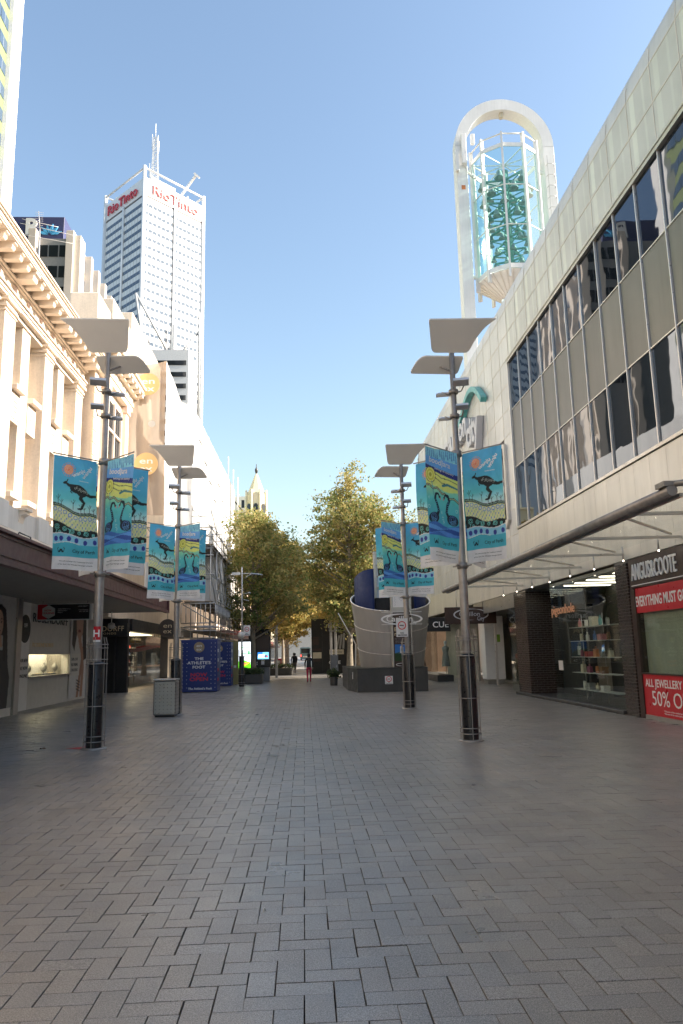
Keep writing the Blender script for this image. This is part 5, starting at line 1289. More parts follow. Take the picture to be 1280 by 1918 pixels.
# ------------------------------------------------------------------ round metal kiosk
kc = (4.1, 35.9); ks = thing('round_kiosk', 'slanted round metal kiosk clad in brushed panels behind the second right lamp', 'kiosk', (kc[0], kc[1], 0))
def cone_pt(a, t, dr=0.0):
    r = 1.46 + (1.86 - 1.46)*t + dr; x = kc[0] + r*math.cos(a); y = kc[1] + r*math.sin(a); return (x, y, .95 + (4.1 - .95)*t + (.16 + .18*t)*(y - kc[1]))
NP = 12
tcone = panel_mat('kiosk_brushed_sheet', (.43, .42, .405), .5, .46, False, .05)
for lv, (t0, t1) in enumerate(((0, .30), (.30, .65), (.65, 1.0))):
    for k in range(NP):
        a0 = 2*math.pi*k/NP + .004; a1 = 2*math.pi*(k+1)/NP - .004; q = MB(); n = 6; vs = []
        for i in range(n + 1):
            a = a0 + (a1 - a0)*i/n; vs += [cone_pt(a, t0 + .004), cone_pt(a, t1 - .004), cone_pt(a, t0 + .004, -.03), cone_pt(a, t1 - .004, -.03)]
        fs = []
        for i in range(n):
            b0, b1 = 4*i, 4*(i+1); fs += [(b0, b1, b1+1, b0+1), (b0+2, b0+3, b1+3, b1+2), (b0+1, b1+1, b1+3, b0+3), (b0, b0+2, b1+2, b1)]
        q.add(vs, [f for f in fs if f[0] % 4 == 0 and f[2] == f[1] + 1], True); q.add(vs, [f for f in fs if not (f[0] % 4 == 0 and f[2] == f[1] + 1)]); q.build('cladding_panel', tcone, ks, fix=False)
q = MB(); n = 48; vs = []
for i in range(n):
    a = 2*math.pi*i/n; vs += [cone_pt(a, 0, -.04), cone_pt(a, .99, -.04)]
q.add(vs, [(2*i, 2*((i+1) % n), 2*((i+1) % n)+1, 2*i+1) for i in range(n)], True); q.build('inner_wall', M['black'], ks)
for t_, r in ((1.0, .035), (.65, .015), (.30, .015)):
    q = MB(); q.path([cone_pt(2*math.pi*i/48, t_, .008) for i in range(49)], r, 6); q.build('rim' if t_ == 1 else 'seam_hoop', M['alu_light'], ks)
nv = mat('navy_screen_sheet', (.010, .022, .085), .6, var=.1, spec=.15)
for a0, a1, zt0, zt1 in ((math.radians(176), math.radians(238), 5.0, 5.45), (math.radians(305), math.radians(370), 4.25, 4.1)):
    q = MB(); n = 16; vs = []
    for i in range(n + 1):
        a = a0 + (a1 - a0)*i/n; lo = cone_pt(a, .9, -.14); u_ = i/n; zt = zt0 + (zt1 - zt0)*math.sin(u_*math.pi/2)
        for dr in (0, .04): vs += [(lo[0] - dr*math.cos(a), lo[1] - dr*math.sin(a), lo[2]), (lo[0] - dr*math.cos(a), lo[1] - dr*math.sin(a), zt)]
    fs = []
    for i in range(n): b0, b1 = 4*i, 4*(i+1); fs += [(b0, b1, b1+1, b0+1), (b0+2, b0+3, b1+3, b1+2), (b0+1, b1+1, b1+3, b0+3)]
    fs += [(0, 1, 3, 2), (4*n, 4*n+2, 4*n+3, 4*n+1)]
    q.add(vs, fs, True); q.build('screen_wall', nv, ks)
q = MB(); q.bbox(3.3, 4.2, 34.9, 35.8, 3.4, 4.15, .02); q.bbox(4.6, 5.3, 35.0, 35.9, 3.4, 4.2, .02); q.build('plant_box', M['blackmatte'], ks)
pl_ = thing('kiosk_plinth', 'low charcoal plinth wrapping the foot of the round kiosk', 'plinth', (3.8, 36, 0))
q = MB(); q.prism([(2.28, 33.25), (5.3, 33.05), (5.5, 35.0), (5.5, 39.5), (2.0, 40.5), (1.98, 35.3)], 0.0, .98, lambda u_, v_, h: (u_, v_, h)); q.build('body', M['plinth'], pl_)
q = MB(); q.prism([(2.26, 33.23), (5.32, 33.03), (5.52, 35.0), (5.52, 39.5), (1.98, 40.5), (1.96, 35.3)], .98, 1.01, lambda u_, v_, h: (u_, v_, h)); q.build('coping', M['black'], pl_)
no_smoking(pl_, 3.62, 33.13, .50, .34, .34)
q = MB(); q.box(2.10, 2.13, 33.9, 33.94, .55, .85); q.build('latch', M['offwhite'], pl_)
# advertising pylon standing on the plinth
ap = thing('advertising_pylon', 'dark narrow advertising pylon with Carillon oval in front of the kiosk', 'pylon', (4.3, 33.8, 1.0))
q = MB(); q.bbox(3.86, 4.78, 33.62, 33.95, 1.01, 4.30, .02); q.build('body', M['alu'], ap)
q = MB(); q.box(3.93, 4.71, 33.605, 33.618, 1.03, 3.42); q.build('dark_face', M['brownsign'], ap)
q = MB(); q.box(3.96, 4.66, 33.600, 33.616, 3.62, 4.26); q.build('white_poster', M['white'], ap)
for k in range(5):
    q = MB(); q.bar((4.02, 33.597, 3.68 + k*.11), (4.08, 33.597, 3.74 + k*.11), .012, .004); q.bar((4.08, 33.597, 3.74 + k*.11), (4.02, 33.597, 3.78 + k*.11), .012, .004); q.build('printed_mark', M['lettnavy'], ap)
for k in range(2):
    q = MB(); q.bar((4.2, 33.597, 4.12 - k*.08), (4.34, 33.597, 3.98 - k*.08), .014, .004); q.bar((4.34, 33.597, 3.98 - k*.08), (4.48, 33.597, 4.12 - k*.08), .014, .004); q.build('printed_chevron', M['lettnavy'], ap)
swoosh(ap, (4.32, 0, 3.10), .88, .22, M['lettwhite'], 33.56, .09)
for z, l_ in ((3.40, .9), (2.86, .9)):
    q = MB(); q.box(4.32 - l_, 4.32 + l_, 33.56, 33.57, z, z + .018); q.build('sign_line', M['lettwhite'], ap)
q = MB(); q.box(3.95, 4.75, 33.575, 33.60, 2.9, 3.3); q.build('sign_back', M['brownsign'], ap)
lettering('Carillon', ap, (4.22, 33.57, 3.0), RX, U_, .25, M['lettwhite'], width=1.15, bold=.012, depth=.02); lettering('city', ap, (4.86, 33.57, 2.90), RX, U_, .16, M['lettwhite'], width=.25, depth=.02)
lettering('Bells', ap, (3.99, 33.60, 2.58), RX, U_, .17, M['lettgold'], width=.44, depth=.005, align='LEFT', bold=.01); lettering('ringing', ap, (3.99, 33.60, 2.38), RX, U_, .17, M['lettgold'], width=.56, depth=.005, align='LEFT', bold=.01)
for k in range(4): lettering('all day every day in the heart of the city', ap, (3.99, 33.60, 2.24 - k*.06), RX, U_, .022, M['lettgrey'], width=.64, depth=.003, align='LEFT')
cv = Canvas(.68, .72, .02).grad([(0, (70, 130, 190)), (1, (40, 110, 190))])
cv.poly([(0, 0), (.66, 0), (.68, .18), (.3, .42), (0, .34)], (62, 92, 92)); cv.poly([(0, 0), (.3, 0), (.26, .3), (0, .34)], (36, 66, 34)); cv.poly([(.22, .36), (.38, .30), (.36, .62), (.3, .68), (.24, .62)], (220, 222, 220)); cv.poly([(.28, .42), (.33, .40), (.32, .56), (.28, .56)], (90, 150, 160))
o = link('printed_picture', cv.mesh('printed_picture', M['print'], lambda x, y: (3.98 + x - 4.3, 33.600 - 33.8 + 0*x, 1.28 + y - 1.0)), ap)
swoosh(ap, (4.3, 0, 1.13), .28, .06, M['lettwhite'], 33.597, .03)
# tall white light box rising behind
lb = thing('light_box_tower', 'tall frame of white light panels rising out of the round kiosk', 'sign', (4.3, 36, 3.5))
q = MB()
for x in (3.42, 4.98): q.bbox(x - .07, x + .07, 35.9, 36.15, 3.2, 6.3, .01)
q.bbox(3.35, 5.05, 35.9, 36.15, 6.3, 6.42, .01)
for k in range(5): q.box(3.49, 4.91, 35.92, 36.0, 3.62 + k*.53, 3.68 + k*.53)
q.build('frame', M['alu'], lb)
for k in range(5):
    q = MB(); q.box(3.5, 4.9, 36.01, 36.05, 3.69 + k*.53, 4.14 + k*.53); q.build('panel', mat('pale_blue_panel', (.62, .72, .80), .4) if k == 0 else bpy.data.materials['pale_blue_panel'], lb)
gw = thing('glass_wing', 'slanted glass wing on the left flank of the round kiosk', 'glass', (2.0, 39, 1.0))
q = MB(); q.prism([(1.75, 3.62), (2.42, 3.62), (2.55, 2.05)], 38.0, 38.015, lambda u_, v_, h: (u_, h, v_)); q.build('pane', M['roofglass'], gw)
q = MB(); q.box(2.15, 2.6, 38.02, 38.03, 1.0, 2.2); q.build('pane', M['roofglass'], gw)
q = MB(); q.bar((1.72, 38.0, 3.64), (2.58, 38.0, 2.05), .05); q.bar((2.56, 38.0, 2.1), (2.52, 38.0, 1.0), .06); q.build('frame', M['alu_light'], gw)
# ------------------------------------------------------------------ slim street lamp, kiosk, totem, planters
sl = thing('slim_street_lamp', 'slim grey street lamp with curved arm, globe and black sleeve by the phone kiosk', 'lamp', (-3.4, 42.3, 0))
q = MB(); q.lathe([(.05, 1.4), (.048, 4), (.04, 6.5), (.001, 6.52)], (-3.4, 42.3, 0), 12); q.build('pole', M['steel'], sl)
q = MB(); q.lathe([(.13, 0), (.13, 1.62), (.06, 1.65)], (-3.4, 42.3, 0), 16); q.build('sleeve', M['black'], sl)
for k in range(5):
    a = k*2*math.pi/5; q = MB(); q.tube((-3.4 + .17*math.cos(a), 42.3 + .17*math.sin(a), .02), (-3.4 + .17*math.cos(a), 42.3 + .17*math.sin(a), 1.95), .012, n=5); q.build('guard_bar', M['black'], sl)
for z in (.12, .22, .65, 1.6):
    q = MB(); q.torus((-3.4, 42.3, z), .17, .012, 18, 5); q.build('guard_ring', M['lampsteel'], sl)
q = MB(); q.bar((-3.95, 42.3, 6.14), (-3.5, 42.3, 6.14), .16, .14); q.build('lamp_head', M['white'], sl)
q = MB(); q.bar((-3.5, 42.3, 6.14), (-2.9, 42.3, 6.15), .05); q.path([(-3.25, 42.3, 5.85), (-3.05, 42.3, 6.03), (-2.8, 42.3, 6.12), (-2.5, 42.3, 6.12), (-2.25, 42.3, 6.04)], .03, 6); q.hull([Vector((-2.9, 42.2, 6.12)), Vector((-2.9, 42.4, 6.12)), Vector((-2.25, 42.22, 6.03)), Vector((-2.25, 42.38, 6.03)), Vector((-2.9, 42.25, 6.18)), Vector((-2.9, 42.35, 6.18))]); q.build('curved_arm', M['steel'], sl)
q = MB(); q.tube((-3.36, 42.25, 5.0), (-3.0, 42.2, 5.05), .02, n=5); q.sphere((-3.0, 42.2, 5.05), .11, 10, 6, .6); q.tube((-3.36, 42.25, 4.7), (-3.0, 42.2, 4.62), .03, n=5); q.build('camera', M['steel'], sl)
q = MB(); q.sphere((-3.42, 42.1, 2.75), .19, 14, 10); q.build('globe', M['offwhite'], sl)
no_smoking(sl, -3.12, 42.15, 3.0, .36, .56)
to = thing('digital_totem', 'tall lit digital advertising screen with green and white poster', 'screen', (-3.6, 47.0, 0))
q = MB(); q.bbox(-4.02, -3.2, 47.0, 47.2, .55, 2.62, .015); q.build('case', M['black'], to)
q = MB(); q.box(-3.9, -3.3, 47.02, 47.18, 0, .55); q.build('foot', M['plinth'], to)
cv = Canvas(.72, 1.56, .02).fill((226, 234, 240)); cv.rect(.0, 0, .72, .2, (96, 214, 30)); cv.poly([(0, .2), (.72, .2), (.72, .34), (.3, .46), (0, .4)], (96, 214, 30)); cv.poly([(.02, .12), (.4, .14), (.68, .32), (.3, .34), (.04, .3)], (232, 190, 60)); cv.ell(.2, .24, .14, .05, (60, 110, 190)); cv.ell(.45, .28, .14, .04, (230, 120, 80))
cv.rect(.1, .85, .72, .89, (40, 150, 80)); cv.ell(.62, .92, .05, .16, (30, 130, 70)); cv.rect(.1, 1.2, .64, 1.24, (120, 200, 140)); cv.rect(.2, 1.34, .6, 1.37, (140, 150, 160))
link('screen', cv.mesh('screen', M['screen'], lambda x, y: (x - .37, 0*x - .004, .9 + y)), to)
ph = thing('phone_kiosk', 'dark public phone kiosk with a small bright screen under the left tree', 'kiosk', (-2.85, 49.0, 0))
q = MB(); q.bbox(-3.52, -2.14, 49.0, 49.9, .9, 3.28, .02); q.build('hood', M['blackmatte'], ph)
q = MB(); q.bbox(-3.46, -2.2, 49.06, 49.85, .0, .9, .02); q.build('base', mat('grey_kiosk_base', (.16, .16, .165), .5), ph)
q = MB(); q.box(-3.4, -2.2, 48.985, 48.997, 1.95, 2.9); q.build('upper_panel', M['brownsign'], ph)
q = MB(); q.box(-3.4, -2.2, 48.985, 48.997, .95, 1.9); q.build('lower_panel', M['black'], ph)
cv = Canvas(.7, .42, .02).fill((110, 180, 226)); cv.rect(0, .22, .3, .42, (40, 110, 190)); cv.rect(.05, .1, .45, .28, (230, 236, 240)); cv.ell(.52, .18, .12, .08, (70, 74, 100)); cv.ell(.6, .15, .06, .05, (200, 70, 60))
link('screen', cv.mesh('screen', M['screen'], lambda x, y: (x - .09, 0*x - .02, 1.40 + y)), ph)
q = MB(); q.bbox(-2.72, -2.52, 48.95, 48.985, 1.05, 1.3, .01); q.build('keypad', M['lettgrey'], ph)
q = MB(); q.path([(-2.72, 48.95, 1.3), (-2.62, 48.93, 1.36), (-2.5, 48.95, 1.3)], .025, 6); q.build('handset', M['lettgold'], ph)
for k in range(4):
    q = MB(); q.box(-3.1 + .1*(k % 2), -3.05 + .1*(k % 2), 48.975, 48.985, 1.05 + .12*(k//2), 1.12 + .12*(k//2)); q.build('button', M['offwhite'], ph)
lettering('T', ph, (-2.33, 48.984, 3.02), RX, U_, .15, M['lettwhite'], depth=.006, bold=.03)
hs = thing('maroon_sign', 'small maroon hanging sign with a pale emblem above the phone kiosk', 'sign', (-2.9, 53, 3.3))
q = MB(); q.bbox(-3.2, -2.65, 53, 53.1, 3.35, 3.9, .01); q.build('board', mat('maroon_sign', (.08, .012, .02), .4), hs)
q = MB(); q.prism([(0, -.16), (.16, .04), (.12, .14), (0, .08), (-.12, .14), (-.16, .04)], 52.985, 52.997, lambda u_, v_, h: (-2.92 + u_, h, 3.63 + v_)); q.build('emblem', M['stonepink'], hs)
q = MB(); q.tube((-2.92, 53.05, 3.9), (-2.92, 53.05, 4.8), .02, n=6); q.tube((-2.92, 53.05, 0), (-2.92, 53.05, 3.35), .03, n=6); q.build('post', M['steel'], hs)
# leaf clumps reused by planters and trees
def leaf_cloud(name, cen, sizes, lsz, per, m_, rng, flat=.6):
    """many small folded leaf faces scattered round clump centres"""
    cen = np.asarray(cen); n = len(cen)*per
    P = np.repeat(cen, per, 0) + rng.normal(0, 1, (n, 3))*np.repeat(np.asarray(sizes)[:, None], per, 0)*np.array([1, 1, flat])
    nr = rng.normal(0, 1, (n, 3)); nr[:, 2] = np.abs(nr[:, 2])*.8 + .25; nr /= np.linalg.norm(nr, axis=1)[:, None]
    t_ = np.cross(nr, rng.normal(0, 1, (n, 3))); t_ /= np.linalg.norm(t_, axis=1)[:, None] + 1e-9; b_ = np.cross(nr, t_)
    L_ = (lsz*(.6 + .7*rng.random(n)))[:, None]; Wd = L_*(.55 + .35*rng.random(n))[:, None]; bend = L_*.18
    v0 = P - t_*L_*.5; v1 = P + b_*Wd*.5 - nr*bend; v2 = P + t_*L_*.55; v3 = P - b_*Wd*.5 - nr*bend
    V = np.stack([v0, v1, v2, v3], 1).reshape(-1, 3); i = 4*np.arange(n)[:, None]
    F = np.concatenate([i + np.array([[0, 1, 2]]), i + np.array([[0, 2, 3]])], 0)
    me = bpy.data.meshes.new(name); me.vertices.add(len(V)); me.vertices.foreach_set('co', V.ravel()); me.loops.add(F.size); me.loops.foreach_set('vertex_index', F.ravel().astype(np.int32))
    me.polygons.add(len(F)); me.polygons.foreach_set('loop_start', np.arange(0, F.size, 3, dtype=np.int32)); me.polygons.foreach_set('loop_total', np.full(len(F), 3, dtype=np.int32))
    me.update(calc_edges=True); me.materials.append(m_); return me
def leaf_mat(name, ramp, trans=.55):
    t = NT(name); isl = t.n('ShaderNodeNewGeometry').outputs['Random Per Island']; cr_ = t.n('ShaderNodeValToRGB'); el = cr_.color_ramp.elements
    el[0].position = 0; el[0].color = (*ramp[0], 1); el[1].position = 1; el[1].color = (*ramp[-1], 1)
    for k, c in enumerate(ramp[1:-1]): e = el.new((k + 1)/(len(ramp) - 1)); e.color = (*c, 1)
    f = t.mul(t.mul(isl, .55), t.mul(t.noise(.5, 3), .9), 'ADD'); t.l(t.rng(f, .25, .85, 0, 1), cr_.inputs[0])
    p = t.bsdf(cr_.outputs[0], .55, 0, .3); tr = t.n('ShaderNodeBsdfTranslucent'); t.l(cr_.outputs[0], tr.inputs[0]); mx = t.n('ShaderNodeMixShader'); mx.inputs[0].default_value = trans
    t.l(p.outputs[0], mx.inputs[1]); t.l(tr.outputs[0], mx.inputs[2]); return t.done(mx)
M['leaf'] = leaf_mat('plane_tree_leaf', [(.10, .19, .06), (.15, .23, .07), (.24, .28, .09), (.33, .32, .12), (.47, .38, .15)])
M['leaf_gold'] = leaf_mat('autumn_plane_leaf', [(.12, .16, .04), (.23, .23, .06), (.36, .29, .08), (.5, .35, .11)])
M['shrub'] = leaf_mat('planter_leaf', [(.03, .055, .02), (.05, .08, .03), (.09, .11, .05)])
M['bark'] = mat('plane_tree_bark', (.24, .20, .15), .85, var=.3, scale=5, bump=.4, bscale=12, bdist=.02)
def planter(label, x0, x1, y0, y1, h, seed):
    p = thing('street_planter', label, 'planter', ((x0+x1)/2, (y0+y1)/2, 0), 'planters along the mall')
    q = MB(); n = 20; o_ = smooth_poly([(x0, y0), (x1, y0), (x1, y1), (x0, y1)], {0: .25, 1: .25, 2: .25, 3: .25}, 5); cxp, cyp = (x0+x1)/2, (y0+y1)/2
    q.prism([(cxp + (a - cxp)*.94, cyp + (b_ - cyp)*.9) for a, b_ in o_], 0, .06, lambda u_, v_, hh: (u_, v_, hh)); q.prism(o_, .06, h, lambda u_, v_, hh: (u_, v_, hh)); q.build('tub', mat('planter_bronze', (.06, .055, .05), .5) if 'planter_bronze' not in bpy.data.materials else bpy.data.materials['planter_bronze'], p)
    rg = np.random.default_rng(seed); cen = np.stack([rg.uniform(x0+.1, x1-.1, 40), rg.uniform(y0+.1, y1-.1, 40), h + rg.uniform(.02, .28, 40)], -1) - np.array([cxp, cyp, 0])
    link('shrubs', leaf_cloud('shrubs', cen, np.full(40, .12), .10, 30, M['shrub'], rg), p)
planter('dark planter with low shrubs in front of the phone kiosk', -4.2, -2.5, 46.2, 47.6, .52, 5) if False else None
planter('dark planter with low shrubs in front of the phone kiosk', -4.15, -2.45, 45.6, 46.7, .55, 5)
planter('dark planter farther off on the left beyond the square post', -3.1, -.9, 62, 63.5, .55, 6)
planter('small planter with pale shrub beside the kiosk plinth', 1.35, 1.75, 40.6, 41.4, .45, 7)
for (x, y, h, lab) in ((-2.0, 56.0, 3.7, 'tall square grey post right of the phone kiosk'), (2.05, 58.5, 4.4, 'left one of the two tall square posts before the black hoarding'), (2.4, 58.5, 4.4, 'right one of the two tall square posts before the black hoarding')):
    p = thing('square_post', lab, 'post', (x, y, 0), 'square posts of the mall'); q = MB(); q.bbox(x - .09, x + .09, y - .09, y + .09, .02, h, .01); q.build('shaft', mat('grey_post_paint', (.28, .27, .26), .5) if 'grey_post_paint' not in bpy.data.materials else bpy.data.materials['grey_post_paint'], p)
    q = MB(); q.box(x - .14, x + .14, y - .14, y + .14, 0, .02); q.build('foot_plate', M['steel'], p); q = MB(); q.bbox(x - .095, x + .095, y - .095, y + .095, h, h + .03, .01); q.build('cap', M['steel'], p)
cb = thing('service_cabinet', 'grey service cabinet at the foot of the two square posts', 'cabinet', (2.0, 50.6, 0))
q = MB(); q.bbox(1.72, 2.22, 50.4, 50.9, .03, 1.55, .02); q.build('body', mat('cabinet_grey', (.17, .165, .16), .5), cb); q = MB(); q.box(1.76, 2.18, 50.385, 50.397, .1, 1.5); dd = q.build('door', bpy.data.materials['cabinet_grey'], cb); q = MB(); q.box(2.1, 2.13, 50.37, 50.384, .75, .9); q.build('handle', M['steel'], dd)
# black hoarding with white lettering
ho = thing('black_hoarding', 'tall black hoarding lettered Piccadilly theatre arcade under the right tree', 'hoarding', (2.5, 64, 0))
q = MB(); q.box(.62, 6.5, 64.0, 64.15, 0, 4.5); q.build('board', M['blackmatte'], ho)
lettering('PICCADILLY', ho, (2.05, 63.98, 3.72), RX, U_, .42, M['lettgrey'], width=2.9, depth=.02, align='LEFT'); lettering('THEATRE  ARCADE', ho, (2.05, 63.98, 3.42), RX, U_, .16, M['lettgrey'], width=2.2, depth=.02, align='LEFT')
for z, w_, h_ in ((2.95, .5, .12), (2.6, .5, .5), (1.95, .72, .18), (1.5, .72, .5), (1.1, .6, .2)):
    q = MB(); q.box(.72, .72 + w_, 63.97, 63.99, z - h_/2, z + h_/2); q.build('notice', gm_['cream'] if h_ > .3 and z < 2 else M['brownsign'], ho)
q = MB(); q.box(1.5, 1.53, 63.97, 63.99, 0, 4.5); q.build('panel_joint', M['plinth'], ho)
q = MB(); q.box(2.1, 3.3, 63.95, 63.97, 1.55, 1.95); q.build('notice', gm_['cream'], ho); lettering('FOR LEASE', ho, (2.3, 63.94, 1.68), RX, U_, .13, M['lettdark'], depth=.01, align='LEFT')
lettering('CBRE', ho, (2.05, 63.97, .78), RX, U_, .26, M['lettwhite'], width=.95, depth=.02, align='LEFT', bold=.02)
for k in range(3):
    q = MB(); q.bar((2.7 + k*.28, 63.95, 2.0), (2.95 + k*.2, 63.95, 3.1 + .1*k), .16, .02, (0, 1, 0)); q.build('printed_block', gm_['grey'], ho)
# ------------------------------------------------------------------ bell tower behind the shopping centre
TC = (18.35, 60.0)
bt = thing('bell_tower', 'white steel arch tower holding a glass cage of bells above the roofline', 'tower', (TC[0], TC[1], 0))
ro, ri, zs, dpt = 4.42, 3.45, 45.6, 1.25
q = MB(); n = 28; vs = []
for i in range(n + 1):
    a = math.pi*i/n
    for y in (TC[1] - dpt/2, TC[1] + dpt/2):
        for r in (ro, ri): vs.append((TC[0] + r*math.cos(a), y, zs + r*1.06*math.sin(a)))
fs = []
for i in range(n):
    b0, b1 = 4*i, 4*(i+1); fs += [(b0, b1, b1+1, b0+1), (b0+2, b0+3, b1+3, b1+2), (b0, b0+2, b1+2, b1), (b0+1, b1+1, b1+3, b0+3)]
q.add(vs, fs); q.build('arch', M['white_steel'], bt)
for sx in (-1, 1):
    q = MB(); x0, x1 = sorted((TC[0] + sx*ri, TC[0] + sx*ro)); q.bbox(x0, x1, TC[1] - dpt/2, TC[1] + dpt/2, 0, zs, .03); q.build('leg', M['white_steel'], bt)
q = MB(); q.bbox(TC[0] - .15, TC[0] + .15, TC[1] - .3, TC[1] + .1, zs + ri*1.06 - .5, zs + ri*1.06, .02); q.build('lamp', gm_['cream'], bt)
GN = 10; gr = 2.95; gz0, gz1 = 33.1, 44.0
def gp(k, r=gr, z=0.0): a = 2*math.pi*(k + .5)/GN - math.pi/2; return (TC[0] + r*math.cos(a), TC[1] + r*math.sin(a), z)
for k in range(GN):
    q = MB(); q.bar(gp(k, gr, gz0 - 1.2), gp(k, gr, gz1 + 1.3), .17, .34, (gp(k)[0] - TC[0], gp(k)[1] - TC[1], 0)); q.build('fin', M['white_steel'], bt)
    q = MB(); a_, b_ = Vector(gp(k)), Vector(gp(k + 1))
    q.add([(a_.x, a_.y, gz0), (b_.x, b_.y, gz0), (b_.x, b_.y, gz1), (a_.x, a_.y, gz1)], [(0, 1, 2, 3)]); q.build('glass_pane', M['carglass'], bt)
    for z, w_ in ((gz1 + .15, .34), (gz0 - .15, .4), (gz0 + 3.6, .05), (gz0 + 7.3, .05)):
        q = MB(); q.bar(gp(k, gr, z), gp(k + 1, gr, z), .1, w_); q.build('ring_beam', M['white_steel'], bt)
    q = MB(); q.tube(gp(k, gr, gz1 + 1.2), gp(k + 1, gr, gz1 + 1.2), .07, n=6); q.build('handrail', M['white_steel'], bt)
    q = MB(); a0, b0 = gp(k, gr, gz0 - .4), gp(k + 1, gr, gz0 - .4); a1, b1 = gp(k, 1.0, gz0 - 1.9), gp(k + 1, 1.0, gz0 - 1.9)
    q.add([a0, b0, b1, a1], [(0, 1, 2, 3)]); q.build('tray_panel', M['white_steel'], bt)
    for j in range(3):
        q = MB(); f0 = (j + .5)/3; q.bar(Vector(a0).lerp(Vector(b0), f0) - Vector((0, 0, .03)), Vector(a1).lerp(Vector(b1), f0) - Vector((0, 0, .03)), .05, .05); q.build('tray_rib', M['alu_light'], bt)
    q = MB(); q.bar(gp(k, gr, gz1), (TC[0], TC[1], gz1 + .1), .07); q.build('roof_spoke', M['white_steel'], bt)
gsteel = mat('green_bell_frame', (.16, .36, .32), .5, var=.2); bz = mat('bell_bronze', (.32, .40, .39), .4, .3, var=.3)
q = MB(); q.lathe([(.001, gz1 - .5), (.34, gz1 - .5), (.34, gz0), (.001, gz0)], (TC[0], TC[1], 0), 10); q.build('bell_column', gsteel, bt)
for lv in range(9):
    z = gz1 - 1.6 - lv*1.12; rr = 2.05 - .10*lv; br = .44 - .03*lv
    for k in range(6):
        a = k*math.pi/3 + lv*.6; p = (TC[0] + rr*math.cos(a), TC[1] + rr*math.sin(a), z)
        q = MB(); q.bar((TC[0], TC[1], z + .25), p, .13, .13); q.bar((TC[0], TC[1], z - .5), p, .07, .07); q.build('bell_arm', gsteel, bt)
        q = MB(); q.lathe([(.001, -.02), (br*.35, -.03), (br*.5, -.2*br*2), (br*.62, -br*1.1), (br*.8, -br*1.5), (br, -br*1.75), (br*.96, -br*1.78), (.001, -br*1.2)], p, 14); q.build('bell', bz, bt)
for sx in (-1, 1):
    for z in (gz0 + .2, gz1 - .6):
        q = MB(); q.bar((TC[0] + sx*gr, TC[1], z), (TC[0] + sx*ri, TC[1], z), .25); q.build('tie_beam', M['white_steel'], bt)
# antennas on the left leg, ladder hoops on the right one
for (x, y, z, w_, h_) in ((-3.75, -.9, 43.6, .42, 2.9), (-4.4, -.8, 42.9, .34, 2.0), (-2.9, -.75, 45.6, .34, 1.0)):
    q = MB(); q.bbox(TC[0] + x - w_/2, TC[0] + x + w_/2, TC[1] + y - .15, TC[1] + y + .15, z, z + h_, .03); q.build('antenna', M['white'], bt)
for k in range(4):
    q = MB(); q.path([(TC[0] - 3.7 + .25*k, TC[1] - .7, 43.5), (TC[0] - 3.4 + .2*k, TC[1] - .8, 42.6 - .2*k), (TC[0] - 3.0 + .2*k, TC[1] - .6, 42.4)], .03, 5); q.build('cable', M['alu'], bt)
for k in range(14):
    z = 30 + k*1.05; q = MB(); x = TC[0] + ro - .5; q.path([(x - .35, TC[1] - .62, z), (x - .3, TC[1] - 1.0, z), (x + .3, TC[1] - 1.0, z), (x + .35, TC[1] - .62, z)], .022, 5); q.build('ladder_hoop', M['alu'], bt)
for dx_ in (-.3, .3):
    q = MB(); q.tube((TC[0] + ro - .5 + dx_, TC[1] - .95, 28), (TC[0] + ro - .5 + dx_, TC[1] - .95, 44.5), .022, n=5); q.build('ladder_rail', M['alu'], bt)
q = MB(); q.box(TC[0] - ro + .35, TC[0] - ro + .7, TC[1] - dpt/2 - .012, TC[1] - dpt/2 - .002, 41.3, 41.7); q.build('notice', gm_['orange'], bt)
# ------------------------------------------------------------------ white office tower with red lettering
A_ = Vector((-66, 298)); Lc = Vector((-88, 320.3)); Rc = Vector((-44, 320)); Bc = Vector((-66, 342.3))
ot = thing('office_tower', 'tall white office tower with red rooftop lettering and lattice mast', 'skyscraper', (-66, 320, 0))
wht = mat('white_tower_panel', (.80, .80, .79), .4, var=.04, scale=.2); dkg = mat('dark_louvre', (.10, .09, .09), .6)
def quad_prism(pts, z0, z1): mb = MB(); mb.prism([(p.x, p.y) for p in pts], z0, z1, lambda u_, v_, h: (u_, v_, h)); return mb
quad_prism([A_, Rc, Bc, Lc], 0, 196).build('shaft', wht, ot)
cc_ = (A_ + Bc)/2
def sc_(p, f): return cc_ + (p - cc_)*f
quad_prism([sc_(p, 1.006) for p in (A_, Rc, Bc, Lc)], 196.9, 205).build('sign_band', wht, ot)
quad_prism([sc_(p, .995) for p in (A_, Rc, Bc, Lc)], 195.7, 196.9).build('louvre_band', dkg, ot)
def on_face(P, Q, f, out=0.0):
    d = (Q - P).normalized(); nr = Vector((d.y, -d.x)); p = P + (Q - P)*f + nr*out; return p
